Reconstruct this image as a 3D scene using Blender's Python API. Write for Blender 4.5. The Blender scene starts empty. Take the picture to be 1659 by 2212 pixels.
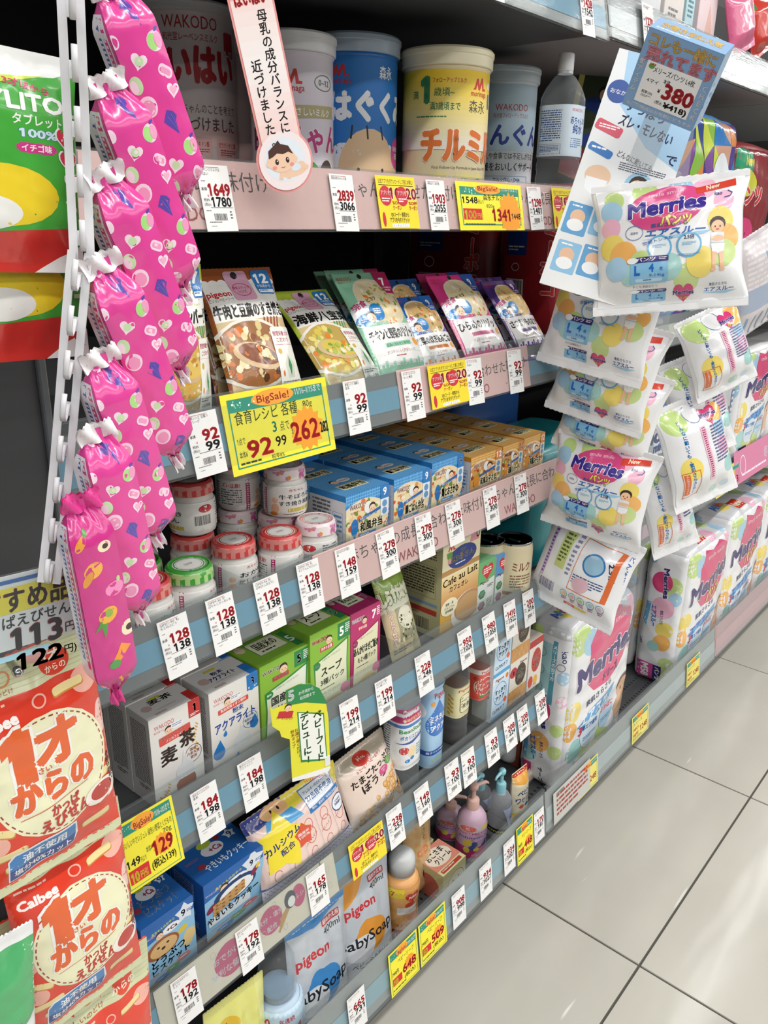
import bpy, math, random
import numpy as np
from mathutils import Matrix, Vector
from mathutils.geometry import tessellate_polygon
random.seed(7)
SC = bpy.context.scene
COL = SC.collection

# ---------------------------------------------------------------- camera
FPX = 1753.0
def _axes(vx=(2430, 495), vl=(-1350, 430)):
    dx = np.array([vx[0] - 829.5, vx[1] - 1106, FPX]); dx /= np.linalg.norm(dx)
    dy = np.array([vl[0] - 829.5, vl[1] - 1106, FPX]); dy /= np.linalg.norm(dy)
    dy = dy - dx * dx.dot(dy); dy /= np.linalg.norm(dy)
    return np.array([dx, dy, np.cross(dx, dy)])
RW = _axes()                      # rows: world X (along the shelves), Y (into them), Z up, in camera axes
EYE = np.array([0, 0, 1.25])
def at(px, py, Y):
    """the point of the plane y = Y seen at a pixel of the photograph"""
    r = RW @ np.array([px - 829.5, py - 1106, FPX])
    return EYE + r * (Y / r[1])
cam = bpy.data.cameras.new('camera'); cam.sensor_fit = 'HORIZONTAL'; cam.sensor_width = 36
cam.lens = 36 * FPX / 1659; cam.clip_start = 0.02
camo = bpy.data.objects.new('camera', cam); COL.objects.link(camo)
m = Matrix.Identity(4)
for i in range(3):
    m[i][0] = RW[i][0]; m[i][1] = -RW[i][1]; m[i][2] = -RW[i][2]; m[i][3] = EYE[i]
camo.matrix_world = m
SC.camera = camo

# ---------------------------------------------------------------- light
SC.view_settings.view_transform = 'Standard'; SC.view_settings.look = 'None'
SC.view_settings.gamma = 1; SC.view_settings.use_curve_mapping = False
SC.view_settings.exposure = -0.36
wd = bpy.data.worlds.new('store_air'); SC.world = wd; wd.use_nodes = True
wd.node_tree.nodes['Background'].inputs[0].default_value = (1.0, 0.985, 0.95, 1)
wd.node_tree.nodes['Background'].inputs[1].default_value = 0.17
def tube(x, y, z, ln, e, wdt=0.09):
    l = bpy.data.lights.new('ceiling_tube', 'AREA'); l.shape = 'RECTANGLE'; l.size = ln; l.size_y = wdt
    l.energy = e; l.color = (1.0, 0.985, 0.955)
    o = bpy.data.objects.new('ceiling_tube', l); COL.objects.link(o); o.location = (x, y, z)
for tx in (-3.0, -1.5, 0.0, 1.5, 3.0, 4.5, 6.0, 7.5):
    tube(tx, -0.55, 2.75, 1.25, 22)
for ty, te in ((0.78, 45), (-1.9, 150), (-3.4, 130), (-5.2, 250)):  # the two farthest rows are unseen, added to brighten the top-shelf cans
    tube(2.2, ty, 2.75, 12, te)

# ---------------------------------------------------------------- colours, materials
def lin(c):
    if isinstance(c, str):
        c = [int(c[i:i + 2], 16) / 255 for i in (0, 2, 4)]
    return tuple((v / 12.92 if v <= 0.04045 else ((v + 0.055) / 1.055) ** 2.4) for v in c)
MATS = {}
def mat(col, kind='card'):
    key = (col, kind)
    if key in MATS: return MATS[key]
    P = dict(card=(.5, 0, .0, 60, .04), paper=(.7, 0, .0, 90, .05), film=(.22, 0, .5, 26, .35), tin=(.3, 0, .3, 20, .02),
             plastic=(.38, 0, .15, 40, .03), metal=(.45, .55, 0, 120, .05), steel=(.18, 1, 0, 60, .03), dark=(.6, 0, 0, 80, .08),
             glass=(.06, 0, 0, 10, .02), soft=(.33, 0, .25, 14, .3), matte=(.9, 0, 0, 200, .1), milk=(.35, 0, .1, 20, .05), crimp=(.35, 0, .3, 60, .3))[kind]
    m = bpy.data.materials.new(kind + '_' + (col if col else 'printed')); m.use_nodes = True
    nt = m.node_tree; b = nt.nodes['Principled BSDF']
    b.inputs['Roughness'].default_value = P[0]; b.inputs['Metallic'].default_value = P[1]
    b.inputs['Coat Weight'].default_value = P[2]; b.inputs['Coat Roughness'].default_value = .12
    tc = nt.nodes.new('ShaderNodeTexCoord'); nz = nt.nodes.new('ShaderNodeTexNoise')
    nz.inputs['Scale'].default_value = P[3]; nz.inputs['Detail'].default_value = 3
    nt.links.new(tc.outputs['Object'], nz.inputs['Vector'])
    bp = nt.nodes.new('ShaderNodeBump'); bp.inputs['Strength'].default_value = P[4]
    bp.inputs['Distance'].default_value = .004 if kind in ('film', 'soft') else .001
    nt.links.new(nz.outputs['Fac'], bp.inputs['Height']); nt.links.new(bp.outputs['Normal'], b.inputs['Normal'])
    if col:
        rgb = lin(col)
        mx = nt.nodes.new('ShaderNodeMix'); mx.data_type = 'RGBA'
        mx.inputs[6].default_value = (*[v * .94 for v in rgb], 1); mx.inputs[7].default_value = (*[min(1, v * 1.04) for v in rgb], 1)
        nt.links.new(nz.outputs['Fac'], mx.inputs[0]); nt.links.new(mx.outputs[2], b.inputs['Base Color'])
    else:
        at_ = nt.nodes.new('ShaderNodeAttribute'); at_.attribute_name = 'ink'
        nt.links.new(at_.outputs['Color'], b.inputs['Base Color'])
    MATS[key] = m
    return m
def clear(name, tint=(1, 1, 1), gloss=.12, dense=0.08, rough=.05):
    """thin clear plastic: mostly lets light through, with a sheen and a light milky body"""
    if name in MATS: return MATS[name]
    m = bpy.data.materials.new(name); m.use_nodes = True; nt = m.node_tree; nt.nodes.clear()
    out = nt.nodes.new('ShaderNodeOutputMaterial'); tr = nt.nodes.new('ShaderNodeBsdfTransparent'); tr.inputs[0].default_value = (*tint, 1)
    pr = nt.nodes.new('ShaderNodeBsdfPrincipled'); pr.inputs['Base Color'].default_value = (.75, .77, .78, 1); pr.inputs['Roughness'].default_value = rough
    lw = nt.nodes.new('ShaderNodeLayerWeight'); lw.inputs[0].default_value = .5
    pw = nt.nodes.new('ShaderNodeMath'); pw.operation = 'POWER'; pw.inputs[1].default_value = 4.5
    fr = nt.nodes.new('ShaderNodeMath'); fr.operation = 'MULTIPLY'; fr.inputs[1].default_value = .4
    nt.links.new(lw.outputs['Facing'], pw.inputs[0]); nt.links.new(pw.outputs[0], fr.inputs[0])
    ad = nt.nodes.new('ShaderNodeMath'); ad.operation = 'ADD'; ad.inputs[1].default_value = dense; ad.use_clamp = True
    nz = nt.nodes.new('ShaderNodeTexNoise'); nz.inputs['Scale'].default_value = 30
    bp = nt.nodes.new('ShaderNodeBump'); bp.inputs['Strength'].default_value = gloss; bp.inputs['Distance'].default_value = .003
    nt.links.new(nz.outputs['Fac'], bp.inputs['Height']); nt.links.new(bp.outputs['Normal'], pr.inputs['Normal'])
    mx = nt.nodes.new('ShaderNodeMixShader')
    nt.links.new(fr.outputs[0], ad.inputs[0]); nt.links.new(ad.outputs[0], mx.inputs[0])
    nt.links.new(tr.outputs[0], mx.inputs[1]); nt.links.new(pr.outputs[0], mx.inputs[2]); nt.links.new(mx.outputs[0], out.inputs[0])
    MATS[name] = m
    return m
CLEAR = lambda: clear('clear_plastic', (.9, .92, .92), .05, .05)
WRAP = lambda: clear('clear_wrap', (.97, .97, .97), .6, .03, .12)
LIQ = lambda: clear('clear_water', (.88, .92, .94), .15, .10)

# ---------------------------------------------------------------- meshes
def mesh_from(V, F, smooth=False, name='mesh'):
    me = bpy.data.meshes.new(name); me.from_pydata([tuple(map(float, v)) for v in V], [], F); me.update()
    if smooth: me.polygons.foreach_set('use_smooth', [True] * len(me.polygons))
    return me
def part(name, me, mt, parent=None, loc=None, rot=None, **kw):
    o = bpy.data.objects.new(name, me); COL.objects.link(o)
    if mt and not me.materials: me.materials.append(mt)
    if parent: o.parent = parent
    if loc is not None: o.location = loc
    if rot is not None: o.rotation_euler = rot
    for k, v in kw.items(): o[k] = v
    return o
def thing(name, label, cat, loc=(0, 0, 0), rz=0, group=None):
    o = bpy.data.objects.new(name, None); COL.objects.link(o); o.empty_display_size = .02
    o.location = loc; o.rotation_euler = (0, 0, rz); o['label'] = label; o['category'] = cat
    if group: o['group'] = group
    return o
KIDS = {}
def copy_tree(o, parent=None):
    c = o.copy(); COL.objects.link(c)
    if parent: c.parent = parent
    for ch in o.children: copy_tree(ch, c)
    return c
def dup(o, loc, label, rz=None, s=None):
    c = copy_tree(o); c.location = loc; c['label'] = label
    if rz is not None: c.rotation_euler = (0, 0, rz)
    if s: c.scale = (s,) * 3
    return c
def hang(o, top, bot, yaw):
    """stand a thing whose local z runs from bot to top, its front (-y) turned yaw degrees from -Y towards -X"""
    top = Vector(top); bot = Vector(bot); z = (top - bot).normalized(); a = math.radians(yaw)
    f = Vector((-math.sin(a), -math.cos(a), 0)); y = -(f - z * f.dot(z)).normalized(); x = y.cross(z)
    mw = Matrix((x, y, z)).transposed().to_4x4(); mw.translation = bot; o.matrix_world = mw
    return (top - bot).length
def boxm(x0, x1, y0, y1, z0, z1, bev=0.0):
    b = bev
    if b <= 0:
        V = [(x, y, z) for x in (x0, x1) for y in (y0, y1) for z in (z0, z1)]
        return mesh_from(V, [(0, 1, 3, 2), (4, 6, 7, 5), (0, 4, 5, 1), (2, 3, 7, 6), (0, 2, 6, 4), (1, 5, 7, 3)])
    V = []; idx = {}; cx, cy, cz = (x0 + x1) / 2, (y0 + y1) / 2, (z0 + z1) / 2
    for sx in (0, 1):
        for sy in (0, 1):
            for sz in (0, 1):
                p = (x1 if sx else x0, y1 if sy else y0, z1 if sz else z0); q = [(-b if s else b) for s in (sx, sy, sz)]
                for ax in range(3):
                    v = [p[i] + (0 if i == ax else q[i]) for i in range(3)]; idx[(sx, sy, sz, ax)] = len(V); V.append(v)
    F = []
    def I(s, ax): return idx[(*s, ax)]
    def cr(base, ax): return tuple(base)
    for ax in range(3):
        o1, o2 = [(1, 2), (0, 2), (0, 1)][ax]
        for sd in (0, 1):
            q = []
            for a, c in ((0, 0), (1, 0), (1, 1), (0, 1)):
                s = [0, 0, 0]; s[ax] = sd; s[o1] = a; s[o2] = c; q.append(I(s, ax))
            F.append(tuple(q))
        for a in (0, 1):
            for c in (0, 1):
                s0 = [0, 0, 0]; s1 = [0, 0, 0]; s0[o1] = s1[o1] = a; s0[o2] = s1[o2] = c; s0[ax] = 0; s1[ax] = 1
                F.append((I(s0, o1), I(s1, o1), I(s1, o2), I(s0, o2)))
    for sx in (0, 1):
        for sy in (0, 1):
            for sz in (0, 1): F.append(tuple(I((sx, sy, sz), a) for a in range(3)))
    import bmesh
    me = mesh_from(V, F); bm = bmesh.new(); bm.from_mesh(me); bmesh.ops.recalc_face_normals(bm, faces=bm.faces); bm.to_mesh(me); bm.free()
    return me
def join(meshes):
    V = []; F = []
    for me in meshes:
        n = len(V); V += [tuple(v.co) for v in me.vertices]; F += [tuple(i + n for i in p.vertices) for p in me.polygons]
        bpy.data.meshes.remove(me)
    return mesh_from(V, F)
def grid(fn, nu, nv, flip=False):
    """vertices fn(s,t) over [0,1]^2"""
    s, t = np.meshgrid(np.linspace(0, 1, nu + 1), np.linspace(0, 1, nv + 1)); P = fn(s.ravel(), t.ravel())
    F = []
    for j in range(nv):
        for i in range(nu):
            a = j * (nu + 1) + i; q = (a, a + 1, a + nu + 2, a + nu + 1); F.append(q[::-1] if flip else q)
    return P, F
def multi(grids, smooth=True, weld=True):
    V = []; F = []
    for P, f in grids:
        n = len(V); V += [tuple(p) for p in P]; F += [tuple(i + n for i in q) for q in f]
    me = mesh_from(V, F)
    if weld:
        import bmesh
        bm = bmesh.new(); bm.from_mesh(me); bmesh.ops.remove_doubles(bm, verts=bm.verts, dist=1e-5)
        bmesh.ops.recalc_face_normals(bm, faces=bm.faces); bm.to_mesh(me); bm.free()
    if smooth: me.polygons.foreach_set('use_smooth', [True] * len(me.polygons))
    return me
def lathe(prof, n=40, e=2.0, sx=1, sy=1):
    """profile [(r,z)...] from bottom to top; e > 2 squares the section off"""
    th = np.linspace(0, 2 * math.pi, n, endpoint=False) - math.pi / 2
    k = (np.abs(np.cos(th)) ** e + np.abs(np.sin(th)) ** e) ** (-1 / e)
    V = []; F = []
    for r, z in prof:
        for i in range(n): V.append((r * k[i] * math.cos(th[i]) * sx, r * k[i] * math.sin(th[i]) * sy, z))
    for j in range(len(prof) - 1):
        for i in range(n):
            a = j * n + i; b = j * n + (i + 1) % n; F.append((a, b, b + n, a + n))
    F.append(tuple(range(n))[::-1]); F.append(tuple(range((len(prof) - 1) * n, len(prof) * n)))
    me = mesh_from(V, F, True)
    for p in me.polygons:
        if len(p.vertices) > 4: p.use_smooth = False
    return me
def sharpen(me, ang=40):
    me.set_sharp_from_angle(angle=math.radians(ang)); return me
def wn(P, seed, fr, ridged=False):
    """smooth sum-of-waves relief used for creased film"""
    r = np.random.RandomState(seed); out = 0
    for i in range(6):
        d = r.normal(size=3); d /= np.linalg.norm(d); w = np.sin(P @ d * fr * (0.6 + .5 * i) + r.rand() * 6.28)
        out = out + ((1 - 2 * np.sqrt(w * w + .03)) if ridged else w) / (1 + .5 * i)
    return out / 3.2

# ---------------------------------------------------------------- flat print
_fc = bpy.data.curves.new('type', 'FONT'); _fc.resolution_u = 2
_fo = bpy.data.objects.new('type', _fc)
_tc = {}
def glyphs(s, off=0):
    k = (s, off)
    if k not in _tc:
        _fc.body = s; _fc.offset = off; me = _fo.to_mesh()
        n = len(me.vertices); V = np.zeros(n * 3); me.vertices.foreach_get('co', V); V = V.reshape(-1, 3)[:, :2].copy()
        T = np.array([p.vertices[:] for p in me.polygons if len(p.vertices) == 3], int).reshape(-1, 3); _fo.to_mesh_clear()
        if '1' in s:                                   # this typeface draws 1 as a bare bar: give it its flag
            for i, ch in enumerate(s):
                if ch == '1':
                    _fc.body = s[:i + 1]; me = _fo.to_mesh(); x = max(v.co.x for v in me.vertices); _fo.to_mesh_clear(); n = len(V)
                    V = np.concatenate([V, [(x - .1, .68), (x - .1, .55), (x - .22, .47), (x - .22, .58)]]); T = np.concatenate([T, [(n, n + 1, n + 2), (n, n + 2, n + 3)]])
        _tc[k] = (V, T)
    return _tc[k]
class Art:
    """drawing in units where the width is 100, y down from the top"""
    def __init__(s, w, h): s.w = w; s.h = h; s.k = w / 100; s.H = 100 * h / w; s.P = []; s.rnd = random.Random(int(w * 1e5) + int(h * 1e5))
    def add(s, V, T, c, bump=0):
        V = np.asarray(V, float); lo = V.min(0); hi = V.max(0)
        if hi[0] < 0 or hi[1] < 0 or lo[0] > 100 or lo[1] > s.H: return s
        L = 0
        for q in s.P:
            if q[3][0] < hi[0] and q[4][0] > lo[0] and q[3][1] < hi[1] and q[4][1] > lo[1]: L = max(L, q[5] + 1)
        s.P.append((V, np.asarray(T, int), lin(c), lo, hi, L)); return s
    def p(s, pts, c):
        tr = tessellate_polygon([[Vector((x, y, 0)) for x, y in pts]]); return s.add(pts, tr, c)
    def r(s, x, y, w, h, c, rad=0, a=0):
        if rad:
            pts = []
            for cx, cy, a0 in ((x + w - rad, y + rad, -90), (x + w - rad, y + h - rad, 0), (x + rad, y + h - rad, 90), (x + rad, y + rad, 180)):
                for i in range(5): t = math.radians(a0 + 22.5 * i); pts.append((cx + rad * math.cos(t), cy + rad * math.sin(t)))
        else: pts = [(x, y), (x + w, y), (x + w, y + h), (x, y + h)]
        if a: pts = rot2(pts, x + w / 2, y + h / 2, a)
        n = len(pts); return s.add(pts, [(0, i, i + 1) for i in range(1, n - 1)], c)
    def e(s, cx, cy, rx, ry, c, a=0, n=22):
        pts = [(cx + rx * math.cos(6.2832 * i / n), cy + ry * math.sin(6.2832 * i / n)) for i in range(n)]
        if a: pts = rot2(pts, cx, cy, a)
        return s.add(pts, [(0, i, i + 1) for i in range(1, n - 1)], c)
    def ring(s, cx, cy, rx, ry, t, c, n=28):
        pts = [(cx + (rx + d) * math.cos(6.2832 * i / n), cy + (ry + d) * math.sin(6.2832 * i / n)) for d in (0, -t) for i in range(n)]
        T = []
        for i in range(n): j = (i + 1) % n; T += [(i, j, j + n), (i, j + n, i + n)]
        return s.add(pts, T, c)
    def l(s, x0, y0, x1, y1, w, c):
        dx, dy = x1 - x0, y1 - y0; L = math.hypot(dx, dy) or 1; nx, ny = -dy / L * w / 2, dx / L * w / 2
        return s.add([(x0 + nx, y0 + ny), (x1 + nx, y1 + ny), (x1 - nx, y1 - ny), (x0 - nx, y0 - ny)], [(0, 1, 2), (0, 2, 3)], c)
    def pl(s, pts, w, c):
        for a, b in zip(pts, pts[1:]): s.l(*a, *b, w, c)
        return s
    def star(s, cx, cy, r, c, n=5, k=.5, a=-90):
        pts = [(cx + (r if i % 2 == 0 else r * k) * math.cos(math.radians(a + 180 * i / n)), cy + (r if i % 2 == 0 else r * k) * math.sin(math.radians(a + 180 * i / n))) for i in range(2 * n)]
        return s.p(pts, c)
    def heart(s, cx, cy, r, c, a=0):
        pts = [(cx + r * 1.0 * math.sin(t) ** 3, cy - r * (.8125 * math.cos(t) - .3125 * math.cos(2 * t) - .125 * math.cos(3 * t) - .0625 * math.cos(4 * t))) for t in [6.2832 * i / 22 for i in range(22)]]
        return s.p(rot2(pts, cx, cy, a) if a else pts, c)
    def drop(s, cx, cy, r, c, a=0):
        pts = [(cx, cy - 2.0 * r)] + [(cx + r * math.cos(math.radians(t)), cy + r * math.sin(math.radians(t))) for t in range(-30, 211, 20)]
        return s.p(rot2(pts, cx, cy, a) if a else pts, c)
    def t(s, txt, x, y, z, c, b=0, al='l', a=0, W=None, st=None, sw=.07, sh=0):
        """text; y = baseline, z = em height, W = width to fit it into, st = outline colour"""
        for off, cc in (([(b + sw, st)] if st else []) + [(b, c)]):
            V, T = glyphs(txt, 0); V0 = V
            if not len(T): return s
            x0, x1 = V0[:, 0].min(), V0[:, 0].max(); k = (W / (x1 - x0)) if W else z
            if off > .012:                                    # heavier type: the same outlines laid round a small circle
                nd = 3 if off < .045 else 6; vs = [V]; ts = [T]
                for i in range(nd):
                    g = 6.2832 * (i + .5) / nd; rr = off * .62; vs.append(V + np.array([math.cos(g) * rr * (z / k if W and k < z else 1), math.sin(g) * rr])); ts.append(T + len(V) * (i + 1))
                V = np.concatenate(vs); T = np.concatenate(ts)
            ox = {'l': x0, 'c': (x0 + x1) / 2, 'r': x1}[al]
            q = np.stack([x + (V[:, 0] - ox) * k + sh * V[:, 1] * z, y - V[:, 1] * z], 1)
            if a: q = rot2(q, x, y, a)
            s.add(q, T, cc)
        return s
    def vt(s, txt, x, y, z, c, b=0, st=None, sw=.07, dx=0, lh=1.0):
        for i, ch in enumerate(txt):
            s.t({'ー': '|', '~': '|'}.get(ch, ch), x + dx * i, y + (i + 1) * z * lh - .12 * z, z, c, b, 'c', st=st, sw=sw)
        return s
    def fine(s, x, y, w, h, n, c, a=0):
        """rows of print too small to read"""
        V = []; T = []; lh = h / n; r = s.rnd
        for i in range(n):
            cx = x; yy = y + i * lh
            while cx < x + w * (1 if i < n - 1 else .6):
                L = min(lh * r.uniform(.5, 2.2), x + w - cx)
                if L < .1: break
                k = len(V); q = [(cx, yy), (cx + L, yy), (cx + L, yy + lh * .5), (cx, yy + lh * .5)]; V += q; T += [(k, k + 1, k + 2), (k, k + 2, k + 3)]; cx += L + lh * .25
        if a: V = rot2(V, x, y, a)
        return s.add(V, T, c)
    def bar(s, x, y, w, h, c='222222', n=20, a=0):
        V = []; T = []; cx = x; u = w / (n * 2.1)
        for i in range(n):
            L = u * s.rnd.choice((.6, .9, 1.5)); k = len(V); V += [(cx, y), (cx + L, y), (cx + L, y + h), (cx, y + h)]; T += [(k, k + 1, k + 2), (k, k + 2, k + 3)]; cx += L + u
        if a: V = rot2(V, x, y, a)
        return s.add(V, T, c)
    def blobs(s, x, y, w, h, n, cols, r0, r1, shape=None):
        for i in range(n):
            cx, cy = x + s.rnd.random() * w, y + s.rnd.random() * h
            if shape == 'e' and ((cx - x - w / 2) / (w / 2)) ** 2 + ((cy - y - h / 2) / (h / 2)) ** 2 > .85: continue
            rr = s.rnd.uniform(r0, r1); s.e(cx, cy, rr, rr * s.rnd.uniform(.55, .95), s.rnd.choice(cols), s.rnd.uniform(0, 180), 7)
        return s
    def face(s, cx, cy, r, hair='3a2a20', skin='f6d3b4'):
        """plain small child's face"""
        s.e(cx, cy - r * .25, r * 1.02, r * .95, hair, n=14); s.e(cx, cy + r * .1, r * .95, r * .82, skin, n=14)
        for k in (-1, 1): s.e(cx + k * r * .38, cy + r * .1, r * .1, r * .13, '2a2020', n=8); s.e(cx + k * r * .6, cy + r * .4, r * .16, r * .1, 'f09a90', n=8)
        s.l(cx - r * .18, cy + r * .48, cx + r * .18, cy + r * .48, r * .09, 'b0403a'); return s
    def outline(s, x, y, w, h, t, c):
        for q in ((x, y, w, t), (x, y + h - t, w, t), (x, y, t, h), (x + w - t, y, t, h)): s.r(*q, c)
        return s
def rot2(pts, cx, cy, a):
    a = math.radians(a); c, sn = math.cos(a), math.sin(a); P = np.asarray(pts, float) - (cx, cy)
    return np.stack([P[:, 0] * c - P[:, 1] * sn + cx, P[:, 0] * sn + P[:, 1] * c + cy], 1)
def clip_tris(T, x1, y1):
    out = []
    for tri in T:
        if tri[:, 0].min() >= 0 and tri[:, 1].min() >= 0 and tri[:, 0].max() <= x1 and tri[:, 1].max() <= y1: out.append(tri); continue
        P = [tuple(q) for q in tri]
        for ax, lim, sg in ((0, 0, 1), (0, x1, -1), (1, 0, 1), (1, y1, -1)):
            Q = []
            for i in range(len(P)):
                a, b = P[i - 1], P[i]; da, db = (a[ax] - lim) * sg, (b[ax] - lim) * sg
                if (da < 0) != (db < 0): k = da / (da - db); Q.append((a[0] + (b[0] - a[0]) * k, a[1] + (b[1] - a[1]) * k))
                if db >= 0: Q.append(b)
            P = Q
            if len(P) < 3: break
        for i in range(1, len(P) - 1): out.append(np.array([P[0], P[i], P[i + 1]]))
    return np.array(out).reshape(-1, 3, 2)
def emit(name, parent, arts, kind='card', edge=None, off=.00018, step=.00006):
    """arts: [(Art, map(u,v)->(N,3), outward sign)] printed on one mesh"""
    PP = []; CC = []; NN = []
    for art, f in arts:
        ts = []; cs = []; ls = []
        for V, T, c, lo, hi, L in art.P:
            S = V[T]
            if lo.min() < 0 or hi[0] > 100 or hi[1] > art.H: S = clip_tris(S, 100, art.H)
            if len(S): ts.append(S); cs.append(np.tile(c, (len(S), 1))); ls.append(np.full(len(S), L))
        if not ts: continue
        S = np.concatenate(ts); Cc = np.concatenate(cs); L = np.concatenate(ls).astype(float)
        S = np.stack([S[..., 0] * art.k, art.h - S[..., 1] * art.k], -1)
        if edge:
            for _ in range(14):
                E = np.linalg.norm(S - np.roll(S, -1, 1), axis=2); mx = E.max(1); big = mx > edge
                if not big.any(): break
                B = S[big]; j = E[big].argmax(1); ii = np.arange(len(B)); A0 = B[ii, j]; A1 = B[ii, (j + 1) % 3]; A2 = B[ii, (j + 2) % 3]; M = (A0 + A1) / 2
                S = np.concatenate([S[~big], np.stack([A0, M, A2], 1), np.stack([M, A1, A2], 1)])
                Cc = np.concatenate([Cc[~big], Cc[big], Cc[big]]); L = np.concatenate([L[~big], L[big], L[big]])
        u = S[..., 0].ravel(); v = S[..., 1].ravel(); h = 2e-4
        P = f(u, v); du = f(u + h, v) - f(u - h, v); dv = f(u, v + h) - f(u, v - h); N = np.cross(du, dv); N /= np.linalg.norm(N, axis=1)[:, None] + 1e-12
        P = P + N * (off + np.repeat(L, 3) * step)[:, None]
        cr = np.cross(S[:, 1] - S[:, 0], S[:, 2] - S[:, 0]) < 0      # wind every triangle the same way
        P = P.reshape(-1, 3, 3); N = N.reshape(-1, 3, 3); P[cr] = P[cr][:, ::-1]; N[cr] = N[cr][:, ::-1]
        PP.append(P.reshape(-1, 3)); NN.append(N.reshape(-1, 3)); CC.append(np.repeat(Cc, 3, 0))
    if not PP: return None
    P = np.concatenate(PP); C = np.concatenate(CC); N = np.concatenate(NN); n = len(P)
    me = bpy.data.meshes.new(name); me.vertices.add(n); me.vertices.foreach_set('co', P.ravel()); me.loops.add(n); me.loops.foreach_set('vertex_index', np.arange(n))
    me.polygons.add(n // 3); me.polygons.foreach_set('loop_start', np.arange(0, n, 3)); me.update(calc_edges=True)
    a = me.attributes.new('ink', 'FLOAT_COLOR', 'POINT'); a.data.foreach_set('color', np.concatenate([C, np.ones((n, 1))], 1).ravel())
    if edge:
        me.polygons.foreach_set('use_smooth', [True] * (n // 3)); me.normals_split_custom_set_from_vertices(N)
    return part(name, me, mat(None, kind), parent)
# maps
def fmap(w, y, x0=None, z0=0):              # upright face looking to -y
    x0 = -w / 2 if x0 is None else x0
    return lambda u, v: np.stack([x0 + u, np.full_like(u, y), z0 + v], 1)
def tmap(w, y0, z): return lambda u, v: np.stack([u - w / 2, y0 + v, np.full_like(u, z)], 1)
def lmap(x, y1, z0=0): return lambda u, v: np.stack([np.full_like(u, x), y1 - u, z0 + v], 1)   # left side, u runs to the front
def cylmap(w, R, z0=0, e=2.0, sx=1, sy=1, phi=0):
    """label of width w wrapped on radius R (number or f(z)); its middle faces -y turned by phi"""
    def f(u, v):
        z = z0 + v; r = R(z) if callable(R) else np.full_like(u, R); r0 = R(z0) if callable(R) else R
        th = (u - w / 2) / r0 - math.pi / 2 + phi; k = (np.abs(np.cos(th)) ** e + np.abs(np.sin(th)) ** e) ** (-1 / e)
        return np.stack([r * k * np.cos(th) * sx, r * k * np.sin(th) * sy, z], 1)
    return f
def prof_r(prof):
    zs = [p[1] for p in prof]; rs = [p[0] for p in prof]
    return lambda z: np.interp(z, zs, rs)
# ---------------------------------------------------------------- builders of packs
def sstep(x): x = np.clip(x, 0, 1); return x * x * (3 - 2 * x)
def bag(parent, w, h, T, col, top=.07, bot=.07, seed=1, wr=.002, kind='film', pin=.06, zig=1, back=.7, shape='pillow', name='bag_body', nu=36, nv=52, rim=None, crease=1.0):
    def E(t):
        if shape == 'stand': return np.clip((1 - top - t) / .75, 0, 1) ** .75 * np.clip((t + .02) / .10, 0, 1) ** .5
        return sstep((t - bot) / .25) ** .7 * sstep((1 - top - t) / .25) ** .7
    def F(u, v, sg=-1.0):
        s = np.clip(2 * u / w - 1, -1, 1); t = np.clip(v / h, 0, 1); e = E(t)
        W = w * (1 - pin * e)
        th = T / 2 * np.clip(1 - np.abs(s) ** 2.6, 0, 1) ** .6 * e
        P0 = np.stack([s * w / 2, np.full_like(s, sg * .01), v], 1); m = 1 - np.abs(s) ** 6
        cr = wn(P0, seed, 60 / max(w, .03) * .12, True) * .5 + crease * (1 - e) * .7 * np.cos(s * 9 + seed) * np.sin(np.clip(t * (1 - t) * 4, 0, 1) * 1.5 + .3)
        th = th + (cr * wr * m * np.clip(e * 2 + .3, 0, 1) if sg < 0 else cr * wr * m * .5)
        return np.stack([s * W / 2, sg * (th * (1 if sg < 0 else back) + .0004), v], 1)
    def g(sg):
        def fn(s, t):
            P = F(s * w, t * h, sg)
            if zig:
                k = (np.round(s * nu).astype(int) % 2); z = P[:, 2]; z[t < 1e-6] -= (k[t < 1e-6] * .0012); z[t > 1 - 1e-6] += k[t > 1 - 1e-6] * .0012
            return P
        return grid(fn, nu, nv, sg > 0)
    gx, gy = np.meshgrid(np.linspace(0, 1, nu + 1), np.linspace(0, 1, nv + 1)); GP = F(gx.ravel() * w, gy.ravel() * h).reshape(nv + 1, nu + 1, 3)
    def FB(u, v):                                   # the printed face follows the very same facets as the film
        a = np.clip(u / w, 0, 1) * nu; b = np.clip(v / h, 0, 1) * nv; i = np.minimum(a.astype(int), nu - 1); j = np.minimum(b.astype(int), nv - 1); a = (a - i)[:, None]; b = (b - j)[:, None]
        return (GP[j, i] * (1 - a) + GP[j, i + 1] * a) * (1 - b) + (GP[j + 1, i] * (1 - a) + GP[j + 1, i + 1] * a) * b
    P1, F1 = g(-1.0); P2, F2 = g(1.0); n = len(P1); Fs = [tuple(q) for q in F1] + [tuple(i + n for i in q) for q in F2]
    nu1 = nu + 1
    for j in range(nv):
        a, b = j * nu1, (j + 1) * nu1; Fs += [(a, b, b + n, a + n), (b + nu, a + nu, a + nu + n, b + nu + n)]
    for i in range(nu): a = i; b = nv * nu1 + i; Fs += [(a + 1, a, a + n, a + 1 + n), (b, b + 1, b + 1 + n, b + n)]
    me = mesh_from(np.concatenate([P1, P2]), Fs, True)
    part(name, me, mat(col, kind), parent)
    if rim:                                      # the flat heat-sealed edge strips
        for nm, t0, t1 in (('top_seal', 1 - top, 1), ('bottom_seal', 0, bot)):
            def fn(s, t): P = F(s * w, (t0 + (t1 - t0) * t) * h); P[:, 1] -= .0005 + .0004 * (np.round(t * 12).astype(int) % 2); return P
            part(nm, multi([grid(fn, nu, 12)], True, False), mat(rim, 'crimp'), parent)
    return FB
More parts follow.
